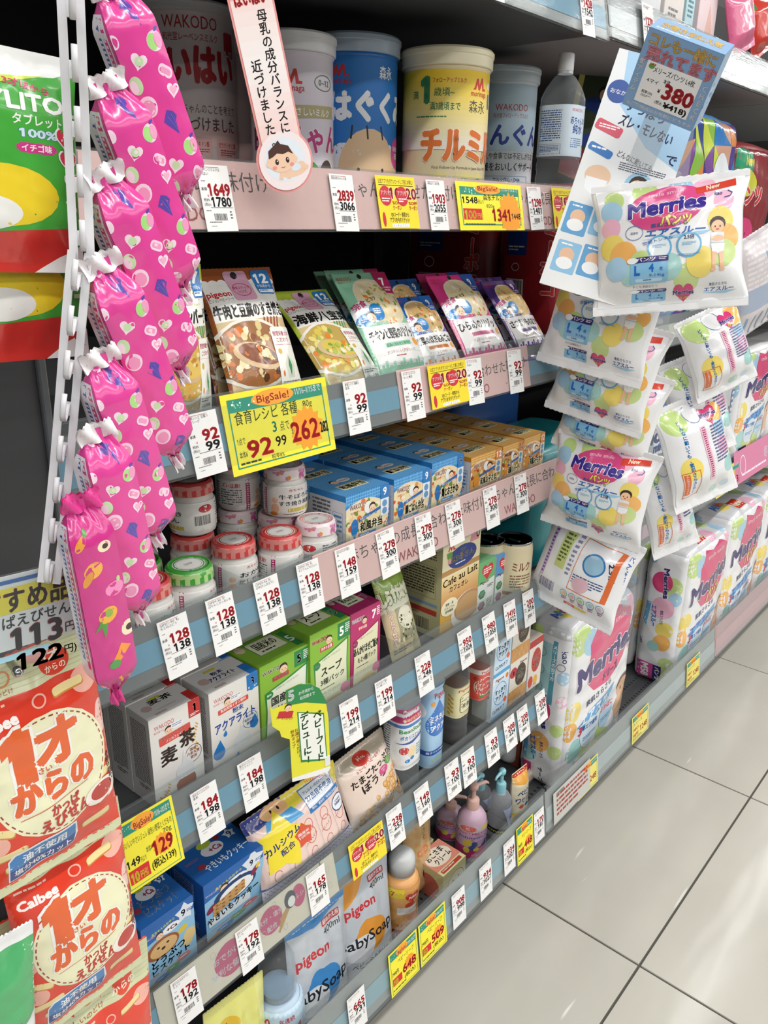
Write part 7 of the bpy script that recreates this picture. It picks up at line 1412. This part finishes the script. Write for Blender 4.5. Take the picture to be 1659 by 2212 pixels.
Tp = Art(w, dp); H = Tp.H; Tp.r(0, 0, 100, H, '86abd2').t('お客さまに人気', 50, H * .62, H * .44, 'f2d27a', .06, 'c', W=80, st='8a5a4a', sw=.05).fine(6, H * .76, 70, H * .10, 1, 'e8f0f8')
Rs = Art(dp, Ln); Rs.r(0, 0, 100, 900, 'a9c4de').blobs(5, 10, 90, Rs.H - 30, 26, ['e8a0a8', 'f2d27a', 'dfe8f0', '6a8ab8'], 3, 9)
emit('print', t, [(sign380(w, Ln), fmap(w, 0)), (Tp, tmap(w, 0, Ln)), (Rs, lambda u, v: np.stack([np.full_like(u, w / 2), u, v], 1))], 'card', off=.0002)
part('clear_stem', boxm(-.016, .016, dp * .4, dp * .4 + .0015, -.07, .01), clear('clip_clear'), t)
def leaflet(w, h):
    A = Art(w, h); H = A.H; A.r(0, 0, 100, H, 'e9ebec').p([(10, 0), (100, 0), (100, H * .42), (60, H * .36), (20, H * .22)], 'a9cfea').e(14, H * .17, 12, 13, '2a4f9a').t('おなか', 14, H * .18, 6, 'ffffff', .03, 'c')
    A.t('すっぽり', 48, H * .24, H * .055, '2a3a6a', .04, 'c', W=44, a=8).t('ズレ・モレない', 54, H * .31, H * .055, '2a3a6a', .04, 'c', W=60, a=8).t('で', 90, H * .40, H * .05, '2a3a6a', .04, 'c')
    A.r(2, H * .30, 30, H * .045, 'd8566a', 3, 12).fine(6, H * .31, 22, H * .02, 2, 'ffffff').t('どんなに動いても', 34, H * .42, H * .03, '4a4a5a', .02, 'l', W=40, a=10).r(2, H * .40, 28, H * .035, '3a7ac0', 3, 14).fine(6, H * .405, 20, H * .015, 1, 'ffffff')
    A.e(22, H * .52, 14, H * .045, 'e8c4a4').p([(10, H * .53), (34, H * .53), (32, H * .58), (22, H * .6), (12, H * .58)], 'f2f4f6').e(66, H * .52, 15, 16, '9cc8e0').face(66, H * .52, 10); A.fine(40, H * .44, 50, H * .035, 4, '5a5a6a')
    for i, (x, y) in enumerate(((16, .70), (44, .68), (72, .66), (18, .86), (46, .85), (74, .83))): A.r(x - 13, H * (y - .055), 26, H * .13, ('5aa0d4', '8ac0e4')[i % 2], 2).e(x, H * y, 8, H * .03, 'e8bd9c').e(x, H * (y + .035), 9, H * .025, 'f2f4f6').fine(x - 9, H * (y - .045), 18, H * .012, 1, 'ffffff')
    return A
board('long white and blue leaflet panel hanging tilted behind the topmost nappy pack', (1437, 130), (1262, 640), .495, .505, .120, 62, leaflet, 'leaflet_panel', 'e4e6e8', .0015, cat='leaflet')
# clear bag with sample nappy at the right edge
def a_samp(w, h): A = Art(w, h); H = A.H; A.r(4, 6, 92, H * .6, 'd6cfd3').fine(10, 10, 80, H * .5, 10, 'e6e1e4').r(40, H * .20, 14, 8, '8ab0d0').r(0, H * .50, 100, H * .22, 'a9b6cc').e(80, H * .68, 24, 18, 'd89a92'); [A.r(8 + i * 13, H * .78, 3, H * .2, '8aa4cc') for i in range(7)]; return A
t = thing('sample_bag', 'clear bag with an opened sample nappy at the right picture edge', 'bag'); Ln = hang(t, at(1650, 488, .50), at(1646, 700, .50), 20); F = bag(t, .15, Ln, .04, 'd9d4d8', seed=120, wr=.006, kind='soft', top=.03, bot=.03); emit('print', t, [(a_samp(.15, Ln), F)], 'film', edge=.008, off=.0008)
slip('sale_card', 'yellow card beside a pink card on the middle rail of the next bay', 'sale card', at(1566, 1100, YF)[0] - .09, at(1566, 1100, YF)[0] + .09, .617, .062, sale(.18, .062, '', [('¥1348', 12, .44, .2, RED, dict(b=.04, W=30)), ('1003', 50, .84, .4, RED, dict(b=.05, W=40))]), 'ddd35c')
slip('picture_strip', 'pink strip card on the middle rail of the farther bay', 'shelf strip', X2 + .01, X2 + .55, .617, .085, Art(.54, .085).r(0, 0, 100, 30, 'd080a0').ring(12, 8, 4, 5, .5, 'f0e0ea').t('赤ちゃん', 55, 10, 6, 'f4e8f0', .03, 'c').fine(10, 12, 60, 2, 1, 'f0e0ea'), 'c87898')
# ---------------------------------------------------------------- left: clip strip with pink snack bags, pouches and snack bags on hooks
def a_strip(name, label, top, bot, Yt, Yb, w, yaw, tw=0):
    t = thing(name, label, 'hanging strip', group='white clip strips with hooks'); L = hang(t, at(*top, Yt), at(*bot, Yb), yaw); n = int(L / .0235)
    mt = mat('dcdce0', 'milk')
    # flat strip with slots: two rails and bridges between them
    def fn(s, t_, x0, x1, y): return np.stack([x0 + (x1 - x0) * s, y + 0 * s + .004 * np.sin(t_ * 5), t_ * L], 1)
    parts_ = []
    for x0, x1 in ((-w / 2, -w * .16), (w * .16, w / 2)): parts_.append(grid(lambda s, q: fn(s, q, x0, x1, 0), 1, 60)); parts_.append(grid(lambda s, q: fn(s, q, x0, x1, .0014), 1, 60, True))
    me = multi(parts_, True, False); part('strip', me, mt, t)
    for i in range(n):
        z = (i + .5) * L / n; yo = .004 * math.sin(z / L * 5)
        part('bridge', boxm(-w * .17, w * .17, yo - .0002, yo + .0016, z - .0065, z + .0012), mt, t)
        h = .016; V = []; F = []; k = 8
        path = [(0, z), (-.004, z - .006), (-.009, z - .009), (-.013, z - .006), (-.0145, z), (-.014, z + .007)]
        for j, (dy, dz) in enumerate(path):
            for q in range(k): g = 6.2832 * q / k; V.append((w * .05 + math.cos(g) * .0016, yo + dy + math.sin(g) * .0012, dz))
            if j:
                for q in range(k): a = (j - 1) * k; F.append((a + q, a + (q + 1) % k, a + k + (q + 1) % k, a + k + q))
        F.append(tuple(range((len(path) - 1) * k, len(path) * k))); part('hook', mesh_from(V, F, True), mt, t)
    return t
a_strip('clip_strip', 'white slotted clip strip, upper length, behind the pink snack bags', (150, -60), (178, 560), .420, .425, .013, 30)
a_strip('clip_strip', 'white slotted clip strip, lower length curving to the left', (176, 545), (105, 1260), .425, .430, .013, 40)
CH = ('f3d3e4', '6a4ab0', 'b9e08a', 'f0a8cc')
def a_shell(w, h):
    A = Art(w, h); H = A.H; P = 'e0459a'; A.r(0, 0, 100, H, P)
    P0 = 190; n = int(H / P0) + 2
    for j in range(n):
        y = j * P0 - 30
        A.heart(84, y + 8, 15, 'f6dcea', 20).heart(84, y + 8, 9, 'f0b0d0', 20).p([(40, y + 52), (54, y + 34), (66, y + 40), (72, y + 50), (66, y + 58), (64, y + 82)], '5b4aa8').pl([(52, y + 44), (63, y + 74)], 1.2, '7a6ac4').pl([(60, y + 42), (64, y + 70)], 1.2, '7a6ac4')
        A.e(22, y + 18, 17, 19, 'f6d8e8').e(22, y + 20, 12, 14, 'ee9ac4').e(80, y + 112, 18, 17, 'f2d4e6').e(74, y + 112, 11, 14, 'a9dc84').e(88, y + 113, 9, 13, 'f09cc6').e(90, y + 95, 6, 3, '5b4aa8', -20)
        A.heart(34, y + 132, 16, 'f6dcea', 30).e(34, y + 132, 8, 8, 'c4e4b0').r(64, y + 154, 34, 20, 'f4d3e4', 9, 40).r(69, y + 159, 24, 10, 'ee9ac4', 4, 40).e(2, y + 92, 9, 12, 'f6dcea').e(14, y + 168, 12, 16, 'c4e4b0').e(10, y + 170, 7, 12, 'f6dcea')
    return A
def a_shellside(w, h):
    A = Art(w, h); H = A.H; A.r(0, 0, 100, H, 'eeeaf0').r(26, 8, 18, H * .8, '3a5ab0').fine(28, 10, 14, H * .78, 30, 'eeeaf0').r(56, 10, 22, H * .84, 'd83a86').fine(60, 12, 12, H * .8, 26, 'f0dcea').r(88, 0, 12, H, 'e0459a'); return A
def a_fruit(w, h):
    A = Art(w, h); H = A.H; A.r(0, 0, 100, H, 'cc3488')
    A.e(34, H * .27, 22, 17, 'eeb04a', -40).e(20, H * .31, 8, 20, 'e0983a', 30).e(74, H * .40, 24, 17, 'f08cc0').e(86, H * .36, 5, 7, 'b8d88a').e(48, H * .52, 23, 18, 'eeb03c', -30).e(50, H * .51, 9, 10, '8ab04a').p([(30, H * .54), (14, H * .60), (30, H * .575), (32, H * .64), (44, H * .56)], '4f9a3c').e(92, H * .64, 20, 19, 'f0e0c0').e(94, H * .64, 9, 8, '3a1e18')
    A.p([(66, H * .70), (90, H * .735), (52, H * .80), (42, H * .775)], 'f0963c').e(44, H * .80, 14, 11, '4f9a4a').pl([(50, H * .88), (60, H * .92), (66, H * .98)], 8, 'f0a83c').e(18, H * .13, 8, 19, 'e8a03c', 30).e(30, H * .085, 6, 8, '5a9a4a').e(66, H * .17, 16, 13, 'f0e0c0').e(68, H * .17, 7, 6, '3a1e18'); return A
def snackbag(label, top, bot, Yt, Yb, w, T, yaw, art, seed, rim='efecee', col='e0459a', side=a_shellside):
    t = thing('snack_bag', label, 'bag', group='long pink snack bags on the clip strip'); L = hang(t, at(*top, Yt), at(*bot, Yb), yaw)
    # a four-sided bag: wide printed front, narrow white-and-blue side, gathered ends
    def E(q): return sstep(np.clip((q - .05) / .13, 0, 1)) ** .6 * sstep(np.clip((.95 - q) / .13, 0, 1)) ** .6
    def prof(sx, sy, q):
        e = E(q); k = .45 + .55 * e; tp = np.where(q < .5, .22 + .78 * e, .60 + .40 * e); cr = (1 - e) * .0022 * np.sin(sx * 8 + seed) + .0009 * wn(np.stack([sx, sy, q * 6], 1), seed, 2.2, True)
        lim = np.clip(1 - (np.abs(sx) ** 6 + np.abs(sy) ** 6) * .0, 0, 1)
        return np.stack([sx * w / 2 * tp, sy * T / 2 * (.04 + .96 * e) - cr + np.where(sy < 0, -.003, .003) * e * (1 - sx ** 2), q * L], 1)
    F = lambda u, v: prof(2 * u / w - 1, -np.ones_like(u), v / L)
    Lf = lambda u, v: prof(-np.ones_like(u), 1 - 2 * u / T, v / L)
    gs = [grid(lambda s, q: F(s * w, q * L), 10, 44), grid(lambda s, q: prof(1 - 2 * s, np.ones_like(s), q), 10, 44), grid(lambda s, q: Lf(s * T, q * L), 5, 44), grid(lambda s, q: prof(np.ones_like(s), 2 * s - 1, q), 5, 44)]
    part('bag_body', multi(gs), mat(col, 'film'), t); A = art(w, L * .90); B = side(T, L * .80)
    emit('print', t, [(A, lambda u, v: F(u, v + L * .05)), (B, lambda u, v: Lf(u, v + L * .10))], 'film', edge=.006, off=.0004)
    if rim:
        for nm, q0, q1 in (('top_seal', .945, 1.02), ('bottom_seal', -.035, .055)):
            def sf(s, q, sg=-1): z = (q0 + (q1 - q0) * q); return np.stack([(s - .5) * w * (.85 if nm[0] == 't' else .30), sg * .0016 + .0022 * np.sin(s * 11 + seed + q * 4), z * L + .0012 * (np.round(s * 14) % 2) * (q > .5 if nm[0] == 't' else q < .5)], 1)
            part(nm, multi([grid(sf, 14, 5), grid(lambda s, q: sf(s, q, .1), 14, 5, True)], True, False), mat(rim, 'crimp'), t)
    return t
SB = [
 ('long pink snack bag, highest and rearmost on the clip strip', (235, -40), (408, 440), .437, .450, .030, .016, 8, a_shell, 1),
 ('long pink snack bag with hearts, second from the top', (225, 170), (400, 640), .431, .446, .0285, .020, 6, a_shell, 2),
 ('long pink snack bag with hearts, third from the top', (222, 370), (396, 815), .425, .441, .028, .020, 6, a_shell, 3),
 ('long pink snack bag with hearts, fourth from the top', (214, 560), (384, 1000), .419, .436, .028, .020, 6, a_shell, 4),
 ('long pink snack bag with hearts, fifth from the top', (212, 765), (342, 1170), .413, .430, .027, .020, 4, a_shell, 5),
 ('long pink snack bag with hearts, lowest of the heart-printed ones', (205, 925), (305, 1335), .407, .424, .0265, .019, 2, a_shell, 6)]
for a_ in SB: snackbag(*a_)
snackbag('darker pink snack bag with printed fruit, lowest on the clip strip', (172, 1075), (252, 1505), .402, .410, .0265, .016, 4, a_fruit, 7, rim='d8388c', col='cc3488')
# green pouches hanging at the left
def a_green_p(w, h):
    A = Art(w, h); H = A.H; A.r(0, 0, 100, H, '44a83c').r(0, 0, 100, H * .07, 'eef0ee').p([(0, 0), (100, 0), (100, H * .05), (82, H * .10), (40, H * .13), (0, H * .18)], 'eef0ee').p([(0, H * .17), (40, H * .13), (76, H * .10), (40, H * .16), (0, H * .2)], 'c8dc4a')
    A.t('3才頃から', 60, H * .17, H * .035, 'd03a6a', .05, 'c', W=34, a=6).t('XYLITOL', 56, H * .26, H * .10, 'f2f4f2', .06, 'c', W=84).t('タブレット', 66, H * .32, H * .05, 'eef4ea', .04, 'c', W=40).t('100%', 66, H * .375, H * .05, 'cfe4f0', .06, 'c', W=30, st='3a7a8a').r(48, H * .40, 32, H * .045, 'cf3a8a', 5).t('イチゴ味', 64, H * .435, H * .035, 'f8eef4', .05, 'c', W=24)
    for x, y in ((88, .36), (90, .46), (94, .56)): A.heart(x, H * y, 9, 'eef0ee').heart(x, H * y, 7.6, 'd0304a').blobs(x - 4, H * y - 4, 8, 7, 6, ['f8e8ea'], .5, .8).star(x - 2, H * y - 6, 4, '3a9a3a')
    A.e(36, H * .64, 44, H * .14, 'ecd02c').e(20, H * .72, 30, H * .08, 'eeeeea').p([(0, H * .82), (40, H * .80), (86, H * .78), (92, H * .86), (100, H), (0, H)], 'c8342c').p([(80, H * .92), (100, H * .86), (100, H), (60, H)], 'eef0ee').r(88, H * .68, 9, H * .02, 'c8e4b8').fine(86, H * .65, 12, H * .02, 1, 'e8f4e0'); return A
def hangpx(name, label, cat, ptop, pbot, Yt, Yb, w, T, yaw, col, art, seed, group=None, pk='film', off=.0008, edge=.0045, ox=0, **kw):
    t = thing(name, label, cat, group=group); L = hang(t, at(*ptop, Yt), at(*pbot, Yb), yaw); F = bag(t, w, L, T, col, seed=seed, **kw)
    if art: emit('print', t, [(art(w, L), F)], pk, edge=edge, off=off)
    return t
GG = 'green tablet pouches at the left picture edge'
hangpx('tablet_pouch', 'green tablet pouch with strawberries, lower and behind', 'pouch', (38, 310), (75, 776), .462, .466, .068, .012, 0, '44a83c', a_green_p, 131, GG, top=.05, bot=.03, wr=.002, zig=0)
hangpx('tablet_pouch', 'green tablet pouch with strawberries, upper and in front', 'pouch', (10, 100), (45, 588), .446, .450, .074, .014, 0, '44a83c', a_green_p, 132, GG, top=.05, bot=.03, wr=.002, zig=0)
# red shrimp snack bags
def a_ebi(w, h):
    A = Art(w, h); H = A.H; CR = 'cfd3ab'; A.r(0, 0, 100, H, 'dc3c26').r(0, 0, 100, H * .15, CR).r(0, H * .955, 100, H * .045, CR)
    for i in range(7): A.r(0, H * (.02 + i * .018), 100, .5, 'b8bc94')
    A.e(70, H * .09, 11, H * .055, 'd8432c').t('1才', 69, H * .085, H * .05, 'f4ecd8', .07, 'c', W=12, st='d8432c').t('からの', 70, H * .125, H * .03, 'f4ecd8', .04, 'c').e(60, H * .04, 8, H * .03, 'e0a8a0').p([(14, H * .09), (20, H * .07), (20, H * .11)], 'c03a2a').ring(34, H * .08, 6, 6, 1.4, 'd08a5a', 16).t('やさしいのどけ', 26, H * .14, H * .022, 'b0602c', .03, 'c')
    A.e(88, H * .20, 11, 10, 'eeb0a0').ring(52, H * .20, 5, 5, 1.2, 'f0b8a8', 18).e(96, H * .40, 5, 14, 'f0c8c0').e(4, H * .55, 8, 9, 'eeb0a0').e(8, H * .74, 7, 8, 'eeb0a0').fine(6, H * .165, 40, H * .018, 1, 'f4c8b8').t('Calbee', 6, H * .255, H * .06, 'f8f2ee', .08, 'l', W=30, a=-3)
    for x, y, a in ((74, .20, -4), (90, .66, -4), (14, .80, -6), (22, .87, -4), (8, .68, 20), (36, .90, -8), (80, .86, -4)): A.r(x - 12, H * y - 3.4, 24, 6.8, 'c98c3c', 2, a).r(x - 11.5, H * y - 3.6, 23, 5.8, 'ecd89c', 2, a)
    A.e(52, H * .52, 44, H * .27, 'ecebc6')
    for i in range(46): g = 6.2832 * i / 46; A.l(52 + 41.5 * math.cos(g), H * .52 + H * .255 * math.sin(g), 52 + 41.5 * math.cos(g + .08), H * .52 + H * .255 * math.sin(g + .08), 1, '9a3a2a')
    A.t('1', 30, H * .50, H * .30, 'e2632c', .16, 'c', st='f2f2ee', sw=.08).t('才', 58, H * .46, H * .20, 'e2632c', .10, 'c', W=30, st='f2f2ee', sw=.08).t('からの', 52, H * .62, H * .15, 'e2632c', .09, 'c', W=60, st='f2f2ee', sw=.08, a=-3).t('さい', 46, H * .49, H * .03, 'd85a3a', .04, 'c').pl([(24, H * .66), (50, H * .65), (76, H * .63)], .6, 'c05a3a')
    A.t('かっぱ', 56, H * .70, H * .055, 'b8322a', .06, 'c', W=22).t('えびせん', 56, H * .755, H * .065, 'b8322a', .07, 'c', W=38, a=-3).e(86, H * .73, 15, H * .055, 'f0e8e0').e(86, H * .725, 10, H * .04, 'b8382c').p([(80, H * .79), (92, H * .77), (88, H * .80)], 'c8503c').vt('やめられない', 96, H * .58, H * .025, '2a1a1a', .05)
    A.p([(12, H * .83), (16, H * .80), (62, H * .79), (64, H * .87), (60, H * .92), (12, H * .945)], 'e6ecf0').p([(13, H * .835), (17, H * .81), (61, H * .80), (62, H * .865), (13, H * .885)], '3a7fc0').p([(13, H * .885), (62, H * .865), (60, H * .915), (13, H * .94)], '233f8c').t('油不使用', 38, H * .86, H * .05, 'f4f6f8', .05, 'c', W=32, a=-3).t('塩分40%カット', 37, H * .915, H * .04, 'f4f6f8', .04, 'c', W=42, a=-3); return A
EG = 'red shrimp snack bags on the hook panel'
kw = dict(top=.06, bot=.03, wr=.0035, pin=.03, zig=1)
hangpx('snack_bag', 'red shrimp snack bag at the lower left, half hidden behind the others', 'bag', (60, 1960), (110, 2420), .520, .520, .10, .022, 0, 'dc3c26', a_ebi, 141, EG, **kw)
hangpx('snack_bag', 'red shrimp snack bag cut off by the bottom of the picture', 'bag', (215, 2090), (260, 2560), .508, .508, .090, .022, 0, 'dc3c26', a_ebi, 142, EG, **kw)
hangpx('snack_bag', 'red shrimp snack bag in the middle, whole front showing', 'bag', (128, 1790), (196, 2160), .494, .494, .096, .024, 0, 'dc3c26', a_ebi, 143, EG, **kw)
hangpx('snack_bag', 'uppermost red shrimp snack bag, with a metal hook through its header', 'bag', (42, 1405), (130, 1860), .478, .478, .098, .026, 0, 'dc3c26', a_ebi, 144, EG, **kw)
hk = thing('display_hook', 'chrome hook through the header of the uppermost red snack bag', 'hook'); p = at(22, 1440, .47)
me = lathe([(.0026, -.075), (.0026, 0), (.0034, .002), (.0036, .005), (.002, .008), (.001, .0085)], 16); o = part('rod', me, mat('c8cacc', 'steel'), hk, (p[0], .462, p[2] + .001), (math.radians(82), 0, math.radians(-12)))
part('mount', boxm(p[0] - .016, p[0] + .004, .538, .5445, p[2] - .012, p[2] + .018, .001), mat('9a9c9e', 'steel'), hk)
A = Art(.062, .062); H = A.H; A.r(0, 4, 100, 4, '2a6ab4').r(0, 12, 94, 26, 'f2e23a').t('おすすめ品', 94, 35, 26, 'a02a2a', .05, 'r', W=110).t('かっぱえびせん', 94, 52, 14, '2a2a2a', .03, 'r', W=96).t('113', 84, 77, 32, 'c03a44', .07, 'r', W=50).t('円', 88, 72, 12, 'c03a44', .04).r(0, 80, 70, 6, 'a8d8e8').t('122', 84, 99, 24, '232022', .05, 'r', W=46).t('円)', 86, 96, 11, '232022', .03)
slip_ = thing('price_card', 'white price card 113 with a yellow band, hung on the dark panel at the left', 'price card'); Ln = hang(slip_, at(52, 1236, .44), at(62, 1392, .44), 0)
part('card', boxm(-.031, .031, 0, .0006, 0, Ln), mat('eef0f2', 'paper'), slip_); A = A; emit('print', slip_, [(A, fmap(.062, 0, None, Ln - .062))], 'paper', off=.0002)
part('clear_sleeve', boxm(-.033, .033, -.0022, -.0016, -.002, Ln + .002), CLEAR(), slip_)
hangpx('product_pouch', 'white pouch with a green band at the lower left corner', 'pouch', (-10, 2030), (10, 2420), .455, .455, .05, .02, 0, 'dfe2e2', lambda w, h: Art(w, h).r(0, 0, 100, 700, 'e2e4e4').r(0, 20, 100, 120, '4fa86a').e(70, 90, 40, 60, '4fa86a').t('ん', 70, 170, 40, '2a4f9a', .06, 'c').e(70, 260, 30, 60, 'e8c0a8'), 145, None, top=.04, bot=.04, wr=.003)
# ---------------------------------------------------------------- round-ended baby sign hung before the cans
t = thing('hanging_sign', 'long pink and white card sign ending in a disc with a drawn crawling baby', 'sign'); Ls = hang(t, at(533, -42, .575), at(630, 415, .572), 24)
r_ = .0262; hw = .0195; n = 30; a0 = math.asin(hw / r_)
pts = [(-hw, Ls), (hw, Ls)] + [(r_ * math.sin(a0 + (6.2832 - 2 * a0) * i / n), r_ + r_ * math.cos(a0 + (6.2832 - 2 * a0) * i / n)) for i in range(n + 1)]
pts = pts[:1] + pts[1:]; m_ = len(pts)
tri = tessellate_polygon([[Vector((x, z, 0)) for x, z in pts]])
part('card', mesh_from([(x, 0, z) for x, z in pts] + [(x, .0006, z) for x, z in pts], [tuple(q) for q in tri] + [tuple(i + m_ for i in q[::-1]) for q in tri] + [(i, (i + 1) % m_, (i + 1) % m_ + m_, i + m_) for i in range(m_)]), mat('ee9f9c', 'paper'), t)
W_ = 2 * r_; A = Art(W_, Ls); H = A.H; cy = H - 50; x0 = 50 - hw / W_ * 100 + 3.5; ww = 2 * hw / W_ * 100 - 7
for i in range(12): k = i / 11; A.r(x0, (cy - 20) * i / 12, ww, (cy - 20) / 12 + .3, '%02x%02x%02x' % (0xf6, int(0xf2 - 38 * abs(k - .45) ** 1.2 * 1.6), int(0xf0 - 40 * abs(k - .45) ** 1.2 * 1.6)))
A.e(50, cy, 46, 46, 'f5e9ea', n=30).e(50, cy - 2, 36, 34, 'e6eef6', n=26)
A.r(x0, 0, ww, H * .075, 'f0b8b4').t('WAKODO', 50, H * .035, 13, 'c8282e', .02, 'c', W=48).t('和光堂レーベンスミルク', 50, H * .052, 6, '6a4a42', .01, 'c', W=48).t('はいはい', 50, H * .10, 19, 'c8282e', .07, 'c', W=54)
A.vt('母乳の成分バランスに', 62, H * .125, H * .058, '2a2224', .035, dx=0).vt('近づけました。', 36, H * .34, H * .060, '2a2224', .035)
A.e(60, cy + 18, 24, 9, 'f2cdb0').e(76, cy + 12, 8, 7, 'f2cdb0').e(66, cy + 13, 9, 6, 'dfe9f4').l(40, cy + 16, 36, cy + 27, 7, 'f2cdb0').l(52, cy + 16, 50, cy + 28, 7, 'f2cdb0').e(84, cy + 16, 5, 4, 'f2cdb0')
A.e(44, cy - 3, 25, 19, 'f4cfb2').e(20, cy, 4, 5, 'f4cfb2').e(68, cy, 4, 5, 'f4cfb2').p([(22, cy - 8), (24, cy - 20), (36, cy - 27), (44, cy - 33), (47, cy - 27), (60, cy - 22), (66, cy - 8), (58, cy - 13), (48, cy - 11), (38, cy - 14), (30, cy - 10)], '4a2c22')
for x in (35, 54): A.e(x, cy - 1, 3.2, 4.6, '2c1c1a', n=12).e(x + .8, cy - 2.4, 1, 1.4, 'f4f0f0', n=8)
A.e(29, cy + 7, 4, 3, 'f09a90').e(60, cy + 7, 4, 3, 'f09a90').pl([(41, cy + 8), (44.5, cy + 9.5), (48, cy + 8)], .9, 'b04a42')
emit('print', t, [(A, fmap(W_, 0))], 'paper', off=.0002)
t = thing('price_card', 'white price card 1270 in a clear pocket beside the blue boxy sign', 'price card'); on_rail(t, at(1392, 150, YF)[0], 'top', .004); t.location.y -= .004
part('card', boxm(-.019, .019, 0, .0005, 0, .062), mat('e6e6e6', 'paper'), t); emit('print', t, [(card_art('1270', '1371', 'ベビー用品'), fmap(.036, 0))], 'paper', off=.0002)
